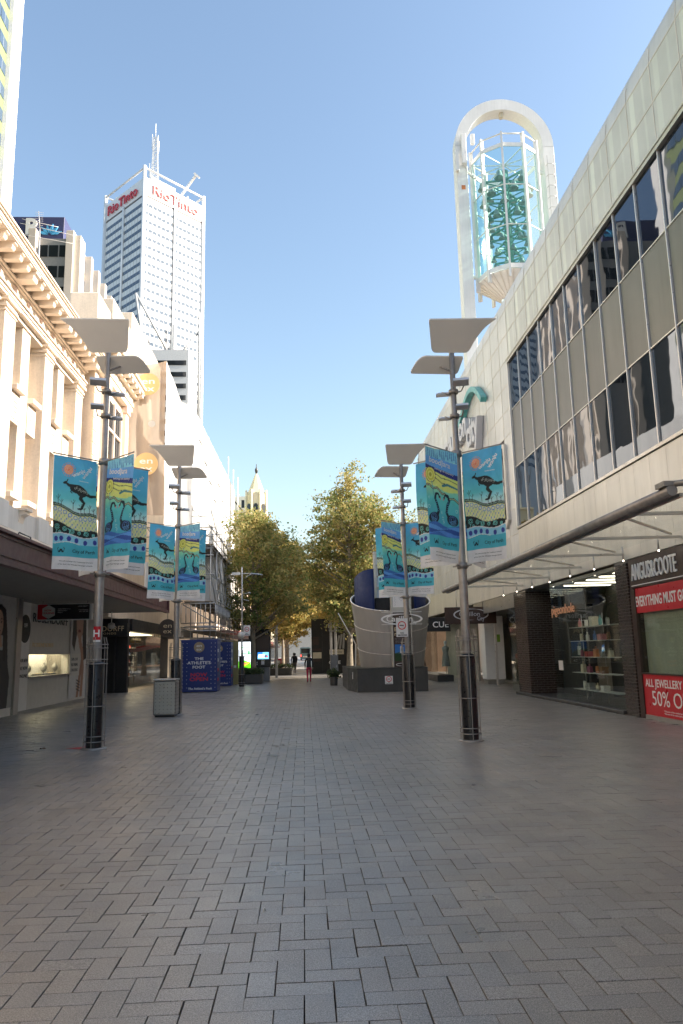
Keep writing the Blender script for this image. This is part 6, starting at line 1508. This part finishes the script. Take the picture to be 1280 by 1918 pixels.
for (P, Q, nm) in ((A_, Rc, 'right'), (Lc, A_, 'left')):
    for fl in range(30):
        zt = 193.2 - 3.9*fl
        for f0, f1 in ((.035, .47), (.53, .965)):
            a, b_ = on_face(P, Q, f0, .06), on_face(P, Q, f1, .06); a2, b2 = on_face(P, Q, f0, -.05), on_face(P, Q, f1, -.05)
            quad_prism([a, b_, b2, a2], zt - 1.55, zt).build('window_band', M['glass_tower'], ot)
        a, b_ = on_face(P, Q, .478, .10), on_face(P, Q, .522, .10); a2, b2 = on_face(P, Q, .478, -.05), on_face(P, Q, .522, -.05)
        quad_prism([a, b_, b2, a2], zt - 1.55, zt).build('slot_window', dkg, ot)
    for f in [i/14 for i in range(1, 14)]:
        if abs(f - .5) < .03: continue
        a, b_ = on_face(P, Q, f - .0008, .10), on_face(P, Q, f + .0008, .10); a2, b2 = on_face(P, Q, f - .0008, .0), on_face(P, Q, f + .0008, .0)
        quad_prism([a, b_, b2, a2], 78, 193).build('window_mullion', M['alu'], ot)
    d = (Q - P).normalized(); nr = Vector((d.y, -d.x))
    for f in (.5,):
        a = on_face(P, Q, f, .35); q = MB(); q.tube((a.x, a.y, 60), (a.x, a.y, 197.5), .55, n=8); q.build('face_column', wht, ot)
    o_ = on_face(P, Q, .52 if nm == 'right' else .47, .45)
    lettering('RioTinto', ot, (o_.x, o_.y, 198.6), (d.x, d.y, 0), U_, 4.6, M['lettred'], width=24.0, bold=.012, depth=.35, name='roof_letters')
for p in (A_, Lc, Rc, Bc):
    q = MB(); c2 = sc_(p, 1.01); q.tube((c2.x, c2.y, 0), (c2.x, c2.y, 210), .85, n=10); q.build('corner_column', wht, ot)
prs = [A_, Rc, Bc, Lc]
for i in range(4):
    p, p2 = sc_(prs[i], 1.0), sc_(prs[(i+1) % 4], 1.0); q = MB(); q.tube((p.x, p.y, 209.4), (p2.x, p2.y, 209.4), .45, n=8); q.build('roof_beam', wht, ot)
core = [sc_(p, .42) for p in prs]; quad_prism(core, 205, 214).build('roof_core', wht, ot)
quad_prism([sc_(p, .5) for p in prs], 205, 209.5).build('plant_room', mat('roof_plant_grey', (.5, .5, .5), .6), ot)
for k in range(26):
    f = random.random(); i = random.randrange(4); p = prs[i].lerp(prs[(i+1) % 4], f); p = sc_(p, random.uniform(.5, .8)); h_ = random.uniform(2, 5.5)
    q = MB(); q.bar((p.x, p.y, 205), (p.x, p.y, 205 + h_), random.uniform(.3, 1.4)); q.build('roof_unit', wht, ot)
q = MB(); c3 = sc_(Rc, .55); c4 = sc_(Rc, .9); q.bar((c3.x, c3.y - 3, 208), (c4.x, c4.y - 8, 215.5), .9); q.bar((c4.x - .8, c4.y - 8, 216.5), (c4.x + 1.6, c4.y - 8, 214.2), .7); q.build('cleaning_crane', wht, ot)
mx_, my_ = -64.6, 312.0
for sx in (-1, 1):
    for sy in (-1, 1): q = MB(); q.bar((mx_ + 1.5*sx, my_ + 1.5*sy, 209), (mx_ + .75*sx, my_ + .75*sy, 234), .28); q.build('mast_leg', wht, ot)
for k in range(11):
    z0 = 209 + k*2.3; f0 = 1.5 - .75*(k/11); f1 = 1.5 - .75*((k+1)/11)
    q = MB(); q.bar((mx_ - f0, my_ - f0, z0), (mx_ + f1, my_ - f1, z0 + 2.3), .2); q.bar((mx_ + f0, my_ - f0, z0), (mx_ - f1, my_ - f1, z0 + 2.3), .2); q.bar((mx_ - f0, my_ - f0, z0), (mx_ + f0, my_ - f0, z0), .2); q.build('mast_lacing', wht, ot)
for dx_, z0, z1 in ((0, 233, 241), (-1.4, 228, 235.5), (1.6, 226, 232), (-2.4, 214, 221), (1.2, 229, 235), (-1.9, 213, 218)):
    q = MB(); q.tube((mx_ + dx_, my_ - .6, z0), (mx_ + dx_, my_ - .6, z1), .16, n=5); q.build('whip_antenna', wht, ot)
gs2 = mat('grey_strut', (.42, .43, .44), .5)
for a, b_ in (((-67, 292, 148), (-52, 300, 120)), ((-67, 292, 148), (-63, 294, 120)), ((-52, 300, 122), (-42, 308, 140)), ((-52.6, 300, 138), (-52.6, 300, 95)), ((-43, 306, 146), (-43, 306, 95))):
    q = MB(); q.tube(a, b_, .55, n=6); q.build('strut', gs2, ot)
pd = thing('stepped_office_block', 'lower banded office block standing in front of the white tower', 'building', (-45, 255, 0))
q = MB(); q.box(-52, -38.6, 250, 268, 0, 106); q.build('wall', mat('pale_grey_panel', (.66, .67, .68), .5), pd)
for k in range(9):
    q = MB(); q.box(-51.2, -39.4, 249.85, 250.05, 102 - k*4.2 - 1.7, 102 - k*4.2); q.build('window_band', M['glass_dark'], pd)
# ------------------------------------------------------------------ bank block with dark windows and blue emblem
bk = thing('bank_block', 'dark glazed bank block with cream piers and a blue roof emblem', 'building', (-40, 110, 0))
pier_m = mat('cream_precast', (.66, .58, .50), .7, var=.05); gry = mat('grey_spandrel', (.36, .35, .34), .6)
q = MB(); q.box(-60, -32.6, 103.6, 130, 0, 62.1); q.build('wall', gry, bk)
for k, x in enumerate((-38.6, -33.2)):
    q = MB(); q.bbox(x - .55, x + .55, 102.6, 103.7, 0, 63.2 - k*.3, .05); q.build('pier', pier_m, bk)
q = MB(); q.bbox(-32.9, -31.7, 103.0, 105.2, 0, 62.3, .05); q.build('pier', pier_m, bk)
for k in range(1, 6):
    y = 104.7 + 4.0*k; q = MB(); q.bbox(-32.6, -31.55, y - .5, y + .5, 0, 62.0 - .15*k, .05); q.build('pier', pier_m, bk)
for fl in range(7):
    z = 61.0 - fl*3.3
    for (x0, x1) in ((-37.9, -36.6), (-36.4, -35.1), (-34.9, -33.9)):
        q = MB(); q.box(x0, x1, 103.5, 103.58, z - 1.8, z); q.build('window', M['glass_dark'], bk)
    for k in range(5):
        y = 104.7 + 4*k; q = MB(); q.box(-32.58, -32.5, y + .8, y + 3.4, z - 2.2, z); q.build('window', M['glass_blue'], bk)
q = MB(); q.bbox(-46, -34.6, 104.2, 112, 62.1, 66.0, .05); q.build('roof_sign_box', mat('navy_sign_box', (.06, .065, .16), .5), bk)
lettering('R', bk, (-39.0, 104.15, 63.1), RX, U_, 2.6, M['lettwhite'], depth=.2, bold=.03, name='roof_letter')
em = mat('sky_blue_emblem', (.10, .42, .72), .4)
for k in range(6):
    a = math.radians(20 + k*28); q = MB(); q.prism([(.25, 0), (1.0, .22), (1.85, 0), (1.0, -.22)], 103.9, 104.1, lambda u_, v_, h, a=a: (-36.6 + u_*math.cos(a) - v_*math.sin(a), h, 62.9 + u_*math.sin(a) + v_*math.cos(a))); q.build('emblem_petal', em, bk)
bk.scale = (1.634, 1.634, 1.618); bk.location = (-65.4, 179.7, 0)
# ------------------------------------------------------------------ green banded tower at the left edge
gt = thing('green_banded_tower', 'tall tower with green bands and white corner at the left picture edge', 'skyscraper', (-40, 70, 0))
grn = mat('green_tower_panel', (.19, .24, .12), .5, var=.05); blu = M['glass_blue']
q = MB(); q.box(-62, -33.6, 40, 78.4, 0, 118); q.build('wall', grn, gt)
q = MB(); q.bbox(-35.5, -33.0, 78.4, 81.0, 0, 118, .1); q.build('corner_pier', M['white_steel'], gt)
q = MB(); q.bbox(-33.7, -33.3, 70.6, 71.6, 0, 118, .05); q.build('rib', M['alu_light'], gt)
for fl in range(26):
    z = 118 - 1.2 - fl*3.0
    for (y0, y1) in ((71.8, 73.9), (74.1, 76.2), (76.3, 78.3), (66.0, 70.4), (60.5, 65.6)):
        q = MB(); q.box(-33.62, -33.55, y0, y1, z - 1.5, z); q.build('window', blu, gt)
gt.scale = (1.743, 1.743, 1.735); gt.location = (-69.7, 122.0, 0)
# ------------------------------------------------------------------ spire and cream block down the street
sp = thing('octagonal_spire', 'cream octagonal tower with pointed roof and finial down the street', 'tower', (-9.2, 150, 0))
crm = mat('pale_cream_stone', (.76, .68, .50), .7, var=.06, scale=.3)
q = MB(); q.lathe([(2.25, 0), (2.25, 29.5), (2.05, 30.0), (2.05, 33.2)], (-9.2, 150, 0), 8, math.pi/8, math.pi/8 + 2*math.pi, False); q.build('drum', crm, sp)
q = MB(); q.lathe([(2.0, 33.2), (1.55, 34.2), (.45, 37.0), (.18, 37.6), (.001, 37.7)], (-9.2, 150, 0), 8, math.pi/8, math.pi/8 + 2*math.pi, False); q.build('roof', crm, sp)
q = MB(); q.lathe([(.12, 37.5), (.3, 38.1), (.32, 38.5), (.1, 38.9), (.06, 39.6), (.001, 39.7)], (-9.2, 150, 0), 10); q.build('finial', M['plinth'], sp)
for k in range(8):
    a = k*math.pi/4 - math.pi/2; c_, s_ = math.cos(a), math.sin(a); q = MB()
    q.prism([(-.42, 28.2), (.42, 28.2), (.42, 30.6), (.3, 31.0), (0, 31.2), (-.3, 31.0), (-.42, 30.6)], 2.0, 2.12, lambda u_, v_, h: (-9.2 + h*c_ - u_*s_, 150 + h*s_ + u_*c_, v_)); q.build('window', M['glass_dark'], sp)
    a2 = a + math.pi/8; q = MB(); q.tube((-9.2 + 2.2*math.cos(a2), 150 + 2.2*math.sin(a2), 24), (-9.2 + 2.15*math.cos(a2), 150 + 2.15*math.sin(a2), 34), .22, n=6); q.build('rib', crm, sp)
cb2 = thing('cream_roof_block', 'cream block with a sloping grey roof edge left of the spire', 'building', (-18, 158, 0))
q = MB(); q.box(-30, -11.4, 150, 175, 0, 29.6); q.build('wall', crm, cb2)
q = MB(); q.box(-30, -10.9, 153, 175, 29.6, 33.6); q.build('attic', M['white'], cb2); q = MB(); q.box(-30, -11.0, 149.5, 150.3, 29.6, 30.0); q.build('cornice', crm, cb2)
q = MB(); q.bar((-14.6, 149.8, 33.2), (-12.0, 149.8, 30.0), .25); q.build('roof_edge', M['plinth'], cb2)
q = MB(); q.box(-12.2, -11.6, 149.9, 150.02, 30.6, 32.2); q.build('window', M['glass_dark'], cb2)
for (x, z0, z1, lab) in ((-6.55, 15.6, 19.1, 'tallest thin white mast above the sheeted scaffold'), (-6.1, 15.6, 17.9, 'middle lattice mast above the far end of the scaffold'), (-5.7, 15.4, 17.2, 'shortest mast with small dishes near the spire')):
    ms = thing('roof_mast', lab, 'mast', (x, 66, z0 - 2), 'masts on the far roof'); q = MB(); q.tube((x, 66, z0 - 2), (x, 66, z1), .06, n=6); q.build('pole', M['white'], ms)
    q = MB(); q.tube((x - .15, 66, z0 + .2), (x + .15, 66, z0 + .2), .03, n=5); q.build('crossbar', M['white'], ms)
# ------------------------------------------------------------------ street walls farther on
def street_block(label, x0, x1, y0, y1, h, m_, face, fl=3.6, bay=3.2, ground=True):
    b_ = thing('street_block', label, 'building', ((x0+x1)/2, y0, 0), 'buildings farther along the mall')
    q = MB(); q.box(x0, x1, y0, y1, 0, h); q.build('wall', m_, b_)
    xf = x1 if face > 0 else x0; y = y0 + 1.2
    while y + 1.6 < y1:
        z = 5.0
        while z + 2.2 < h:
            q = MB(); q.box(xf - .05, xf + .02*face + (.0 if face > 0 else 0), y, y + 1.7, z, z + 2.0) if face > 0 else q.box(xf - .02, xf + .05, y, y + 1.7, z, z + 2.0); q.build('window', M['glass_dark'], b_); z += fl
        y += bay
    xs = sorted((xf, xf + face*1.9)); q = MB(); q.box(xs[0], xs[1], y0 + .5, y1 - .5, 3.4, 3.8); q.build('awning', M['maroon'], b_)
    xs = sorted((xf + .01*face, xf + .08*face)); q = MB(); q.box(xs[0], xs[1], y0 + .5, y1 - .5, .3, 3.2); q.build('shop_window', M['glass_dark'], b_)
    q = MB(); xs = sorted((xf - .2*face, xf + .35*face)); q.box(xs[0], xs[1], y0, y1, h - .5, h); q.build('cornice', m_, b_)
    return b_
br = mat('warm_brick', (.46, .28, .19), .8, var=.12, scale=1.2); pk = mat('pale_pink_render', (.66, .50, .42), .75, var=.08)
street_block('cream facade showing behind the left tree', -22, -7.6, 67, 96, 12.5, M['stone'], 1)
street_block('pale facade beyond the cream one on the left', -22, -7.6, 97, 146, 14, pk, 1)
street_block('warm brick facade glimpsed through the right tree', 8.4, 24, 62, 84, 9.0, br, -1)
street_block('pale facade beyond the brick one on the right', 8.6, 24, 98, 150, 9.5, pk, -1)
street_block('distant pale block closing the left side of the mall', -24, -9, 178, 230, 16, crm, 1)
street_block('distant block closing the right side of the mall', 9, 26, 160, 230, 14, pk, -1)
street_block('far pale building at the end of the mall', -20, 22, 330, 350, 24, mat('weathered_grey_render', (.30, .30, .29), .8), -1)
# ------------------------------------------------------------------ trees
def tree(label, x, y, blobs, trunk_h, nclump, per, lsz, m_, seed, lean=0.0, tr=.17):
    """blobs: (dx, dy, z, rx, rz)"""
    rg = np.random.default_rng(seed); t = thing('plane_tree', label, 'tree', (x, y, 0), 'plane trees of the mall')
    cen = []; sz = []; bough = []
    vol = np.array([b_[3]**2*b_[4] for b_ in blobs]); pick = rg.choice(len(blobs), max(12, nclump//9), p=vol/vol.sum())
    for k in pick:
        dx_, dy_, z, rx, rz = blobs[k]; d = rg.normal(0, 1, 3); d /= np.linalg.norm(d); r = rg.random()**.42
        c0 = np.array((dx_ + d[0]*rx*r, dy_ + d[1]*rx*r, z + d[2]*rz*r)); bough.append(c0)
        for _ in range(9 + int(rg.integers(-3, 4))): cen.append(tuple(c0 + rg.normal(0, 1, 3)*np.array([.20, .20, .15])*rx)); sz.append(rg.uniform(.12, .34))
    for b_ in blobs:
        c0 = np.array((b_[0], b_[1], b_[2] + b_[4]*.55)); bough.append(c0)
        for _ in range(10): cen.append(tuple(c0 + rg.normal(0, 1, 3)*np.array([.24, .24, .2])*b_[3])); sz.append(rg.uniform(.14, .34))
    cen = np.array(cen); link('crown', leaf_cloud('crown', cen, sz, lsz, per, m_, rg), t)
    q = MB(); top = max(b_[2] for b_ in blobs) - .6; pts = [Vector((x, y, 0))]
    k_n = 7
    for k in range(1, k_n + 1):
        f = k/k_n; pts.append(Vector((x + lean*f + rg.normal(0, .06)*f, y + rg.normal(0, .06)*f, (top + .8)*f)))
    rad = lambda f: tr*(1 - .85*f) + .02
    for k in range(k_n): q.tube(pts[k], pts[k+1], rad(k/k_n)*(1.35 if k == 0 else 1), rad((k+1)/k_n), n=9, caps=False)
    q.build('trunk', M['bark'], t)
    for i in range(len(bough)):
        c = Vector(bough[i]) + Vector((x, y, 0)); zz = max(trunk_h, min(top*.9, c.z - .6*math.hypot(c.x - x, c.y - y) - .3)); f = zz/(top + .8); k = min(k_n - 1, int(f*k_n)); p0 = pts[k].lerp(pts[k+1], f*k_n - k)
        mid = p0.lerp(c, .5) + Vector((rg.normal(0, .12), rg.normal(0, .12), -.12)); q = MB(); r0 = min(rad(f)*.55, .06); q.tube(p0, mid, r0, r0*.6, n=6, caps=False); q.tube(mid, c, r0*.6, .008, n=5, caps=False); q.build('branch', M['bark'], t)
    return t
tree('left foreground plane tree spreading above the phone kiosk', -3.2, 48.6, [(-.3, 0, 8.6, 2.1, 2.3), (.9, .4, 8.2, 1.9, 2.4), (-1.2, .2, 6.6, 1.7, 1.8), (1.6, .2, 6.0, 1.9, 1.7), (.1, 0, 5.6, 2.4, 1.9), (.4, .5, 10.0, 1.2, 1.1), (-.9, .3, 4.6, 1.4, .9), (1.9, 0, 4.3, 1.4, 1.0), (.2, 0, 3.9, 2.2, .8), (2.4, .4, 5.6, 1.5, 1.5)], 2.6, 640, 25, .175, M['leaf'], 11)
tree('large right foreground plane tree, tallest of all', 3.3, 56.0, [(.1, 0, 13.4, 1.9, 2.3), (.3, .3, 11.4, 3.1, 2.5), (-.9, 0, 9.2, 3.2, 2.4), (2.4, .3, 10.0, 3.0, 2.9), (-2.6, .2, 7.8, 2.1, 2.2), (.4, 0, 6.6, 3.0, 2.0), (-1.6, 0, 5.2, 1.8, 1.3), (2.6, 0, 6.0, 2.0, 2.0), (.2, .2, 4.6, 2.6, 1.0), (-2.6, .2, 5.4, 1.5, 1.5), (-3.4, .4, 8.2, 1.2, 1.6)], 3.0, 1250, 25, .185, M['leaf'], 12, .3, .2)
tree('second trunk of the right group leaning beside the kiosk wing', 4.3, 61.5, [(0, 0, 10.5, 2.4, 2.4), (1.4, 0, 8.0, 2.4, 2.4), (-1.5, 0, 7.4, 2.2, 2.2), (.2, 0, 5.6, 2.4, 1.6)], 3.2, 340, 30, .19, M['leaf_gold'], 13)
for (lab, x, y, s_, sd_) in (('golden tree just behind the left foreground tree', -3.2, 60, 1.0, 21), ('golden tree on the left beyond the square post', -2.6, 72, 1.0, 22), ('small golden tree far down the left row', -2.4, 88, 1.05, 23), ('golden tree on the right past the black hoarding', 3.6, 78, 1.05, 24), ('small golden tree far down the right row', 3.4, 96, 1.05, 25), ('last hazy tree at the far left of the mall', -2.6, 112, 1.1, 26), ('farthest tree closing the view at the left', -3.0, 145, 1.2, 28), ('farthest tree closing the view at the right', 4.0, 160, 1.2, 29), ('last hazy tree at the far right of the mall', 3.6, 122, 1.2, 27)):
    tree(lab, x, y, [(0, 0, 10.4*s_, 2.6*s_, 2.6*s_), (1.7, 0, 8.0*s_, 2.5*s_, 2.3*s_), (-1.6, 0, 7.8*s_, 2.3*s_, 2.2*s_), (-x*.5, 0, 8.2*s_, 2.6*s_, 2.4*s_), (-x*.2, 0, 5.2*s_, 2.8*s_, 1.4*s_), (.1, 0, 3.7*s_, 2.2*s_, .9*s_)], 2.4, 330, 34, .24, M['leaf_gold'], sd_)
# ------------------------------------------------------------------ people
skin_m = mat('skin', (.42, .26, .19), .55); hair_m = mat('dark_hair', (.015, .012, .010), .5); black_c = mat('black_jacket', (.014, .014, .017), .75); red_c = mat('crimson_trousers', (.36, .022, .055), .75); grey_c = mat('charcoal_trousers', (.05, .05, .055), .75); brown_h = mat('brown_hair', (.06, .028, .015), .5); tan_c = mat('khaki_trousers', (.13, .11, .09), .8)
def skin_body(J, E, R):
    me = bpy.data.meshes.new('body'); me.from_pydata(J, E, []); ob = bpy.data.objects.new('body', me); COL.objects.link(ob)
    ob.modifiers.new('skin', 'SKIN'); ob.modifiers['skin'].use_smooth_shade = True; sv = me.skin_vertices[0].data
    for i, r in enumerate(R): sv[i].radius = r if isinstance(r, tuple) else (r, r)
    sv[0].use_root = True
    sb_ = ob.modifiers.new('sub', 'SUBSURF'); sb_.levels = 2; sb_.render_levels = 2
    dg = bpy.context.evaluated_depsgraph_get(); m2 = bpy.data.meshes.new_from_object(ob.evaluated_get(dg)); bpy.data.objects.remove(ob); return m2
def person(label, loc, rz, H_, top, legs, hair, stride=.16, sit=False, shoe=None):
    """local frame: walks towards +Y, height about 1.70 scaled to H_"""
    p = thing('person', label, 'person', loc, None, rz)
    J, E, R = [], [], []
    def j(x, y, z, r, prev=None):
        J.append((x, y, z)); R.append(r)
        if prev is not None: E.append((prev, len(J) - 1))
        return len(J) - 1
    pz = .93 if not sit else .46
    pel = j(0, 0, pz, (.145, .105)); ab = j(0, .01, pz + .16, (.13, .095), pel); ch = j(0, .02, pz + .36, (.155, .105), ab); nk0 = j(0, .02, pz + .49, (.085, .07), ch); nk = j(0, .03, pz + .55, (.05, .05), nk0)
    for s_ in (-1, 1):
        sh_ = j(s_*.165, .015, pz + .45, .062, nk0)
        if sit: el = j(s_*.24, .03, pz + .2, .046, sh_); wr = j(s_*.12, .24, pz + .13, .034, el); hd_dir = (-s_*.3, 1, 0)
        else: el = j(s_*.235, -.04 + .05*s_, pz + .19, .047, sh_); wr = j(s_*.225, .10 + .10*s_, pz - .01, .033, el); hd_dir = (0, .35, -1)
        d = Vector(hd_dir).normalized(); w = Vector(J[wr]); pm = j(*(w + d*.075), (.036, .020), wr)
        side = Vector((0, 1, 0)) if not sit else Vector((0, 0, 1)); side = (side - d*side.dot(d)).normalized()
        for k, L_ in ((-1.5, .060), (-.5, .072), (.5, .070), (1.5, .055)):
            f0 = j(*(w + d*.105 + side*(k*.017)), .0095, pm); f1 = j(*(w + d*(.105 + L_*.6) + side*(k*.018)), .0085, f0); j(*(w + d*(.105 + L_) + side*(k*.018) + Vector((-s_*.012, 0, 0))), .0075, f1)
        t0 = j(*(w + d*.045 + side*.042), .010, pm); j(*(w + d*.085 + side*.060), .0085, t0)
        hp = j(s_*.085, 0, pz - .08, .098, pel)
        if sit: kn = j(s_*.10, .42, pz + .02, .066, hp); an = j(s_*.10, .40, .10, .042, kn); to_ = j(s_*.11, .54, .045, .035, an)
        else: kn = j(s_*.090, s_*stride*.45 + .03, .50, .064, hp); an = j(s_*.085, s_*stride, .10 if s_ > 0 else .12, .040, kn); to_ = j(s_*.095, s_*stride + .15, .045, .034, an)
    me = skin_body(J, E, R)
    for m_ in (legs, top, skin_m, shoe or M['black']): me.materials.append(m_)
    for f in me.polygons:
        c = f.center; z = c.z
        if sit: f.material_index = 3 if z < .09 else (0 if (z < pz + .07 and not (c.y > .2 and z > pz + .06)) else 1)
        else: f.material_index = 3 if z < .085 else (0 if (z < pz - .03 and abs(c.x) < .19) else 1)
        if z > pz + .53: f.material_index = 2
        if not sit and z < pz - .035 and abs(c.x) >= .19: f.material_index = 2
        if sit and c.y > .27 and z > pz + .09: f.material_index = 2
        f.use_smooth = True
    link('body', me, p)
    hz = pz + .67; n = 14; q = MB(); prof = [(.001, -.125), (.040, -.118), (.062, -.08), (.076, -.02), (.080, .04), (.068, .09), (.036, .118), (.001, .125)]
    q.lathe(prof, (0, .045, hz), n); q.v = [(x, .045 + (y - .045)*1.2, z) for x, y, z in q.v]
    hd = q.build('head', skin_m, None); hd.parent = p
    def sub(mb, name, m_): o = mb.build(name, m_, None); o.parent = hd; return o
    q = MB(); q.add([(-.012, .135, hz - .03), (.012, .135, hz - .03), (0, .160, hz - .03), (0, .142, hz + .02)], [(0, 2, 3), (2, 1, 3), (0, 1, 2), (0, 3, 1)]); sub(q, 'nose', skin_m)
    for s_ in (-1, 1):
        q = MB(); q.sphere((s_*.03, .130, hz + .005), .010, 8, 6); sub(q, 'eye', M['lettdark']); q = MB(); q.sphere((s_*.082, .04, hz - .01), .022, 8, 6, 1.4); sub(q, 'ear', skin_m)
    q = MB(); q.bar((-.022, .136, hz - .062), (.022, .136, hz - .062), .008, .012); sub(q, 'mouth', mat('lip', (.35, .12, .11), .5) if 'lip' not in bpy.data.materials else bpy.data.materials['lip'])
    q = MB(); q.lathe([(.001, .14), (.045, .13), (.078, .10), (.092, .05), (.092, -.01), (.085, -.06), (.06, -.10)] if hair != 'long' else [(.001, .14), (.045, .13), (.08, .10), (.096, .05), (.10, -.02), (.105, -.12), (.09, -.22), (.05, -.25)], (0, .02, hz), 16)
    q.v = [(x, .02 + (y - .02)*(1.15 if y < .02 else .55), z) for x, y, z in q.v]; sub(q, 'hair', hair_m if hair != 'long' else brown_h)
    p.scale = (H_/1.72,)*3
    return p
person('person in crimson trousers and black jacket walking away down the mall', (.27, 45.2, 0), 0.0, 1.70, black_c, red_c, 'short', .17)
person('person in dark jacket and khaki trousers walking away farther off', (-.88, 66.5, 0), 0.05, 1.75, black_c, tan_c, 'short', .14)
person('seated person with long dark hair in black beside the round kiosk', (6.35, 41.6, .28), math.radians(160), 1.62, black_c, grey_c, 'long', .1, True)
person('small distant person in dark clothes near the bus', (-.95, 80, 0), .1, 1.72, black_c, grey_c, 'short', .12)
st = thing('stool', 'low black stool beneath the seated person', 'stool', (6.35, 41.6, 0)); q = MB(); q.lathe([(.001, .70), (.19, .70), (.19, .65), (.03, .64), (.03, .03), (.18, .02), (.18, 0)], (6.35, 41.6, 0), 16); q.build('seat', M['black'], st)
# ------------------------------------------------------------------ bus far down the street
bs = thing('city_bus', 'small distant city bus seen from behind at the end of the mall', 'bus', (.3, 185, 0)); bm_ = mat('bus_teal_grey', (.10, .17, .20), .35)
q = MB(); q.bbox(-.95, 1.55, 185, 196, .35, 3.05, .15); q.build('body', bm_, bs)
q = MB(); q.box(-.7, 1.3, 184.97, 185.02, 1.7, 2.75); q.build('rear_window', M['glass_dark'], bs)
for x in (-.75, 1.35):
    q = MB(); q.box(x - .12, x + .12, 184.96, 185.02, .9, 1.3); q.build('tail_light', emit('tail_light', (1, .05, .03), 2.0) if 'tail_light' not in bpy.data.materials else bpy.data.materials['tail_light'], bs)
    for y in (187.5, 193.5):
        q = MB(); q.tube((x - .14, y, .48), (x + .14, y, .48), .48, n=16); q.build('wheel', M['black'], bs)
q = MB(); q.box(-.3, .9, 184.96, 185.02, .7, 1.0); q.build('number_plate', M['offwhite'], bs)
rx_ = thing('red_vending_box', 'small red box under the far trees on the left', 'box', (-2.2, 66, 0)); q = MB(); q.bbox(-2.5, -1.95, 66, 66.5, .05, 1.3, .03); q.build('body', M['red_sign'], rx_); q = MB(); q.box(-2.42, -2.03, 65.985, 65.997, .5, 1.15); q.build('front', M['offwhite'], rx_)
aw2 = thing('shop_awning', 'small red shade awning under the far trees on the left', 'awning', (-4.2, 62, 2)); q = MB(); q.prism([(0, 2.55), (0, 2.45), (1.9, 2.1), (1.9, 2.2)], 58, 64, lambda u_, v_, h: (-5.6 + u_, h, v_)); q.build('canvas', M['red_sign'], aw2)
for y in (58.2, 63.8): q = MB(); q.tube((-3.75, y, 0), (-3.75, y, 2.15), .03, n=6); q.build('post', M['steel'], aw2)
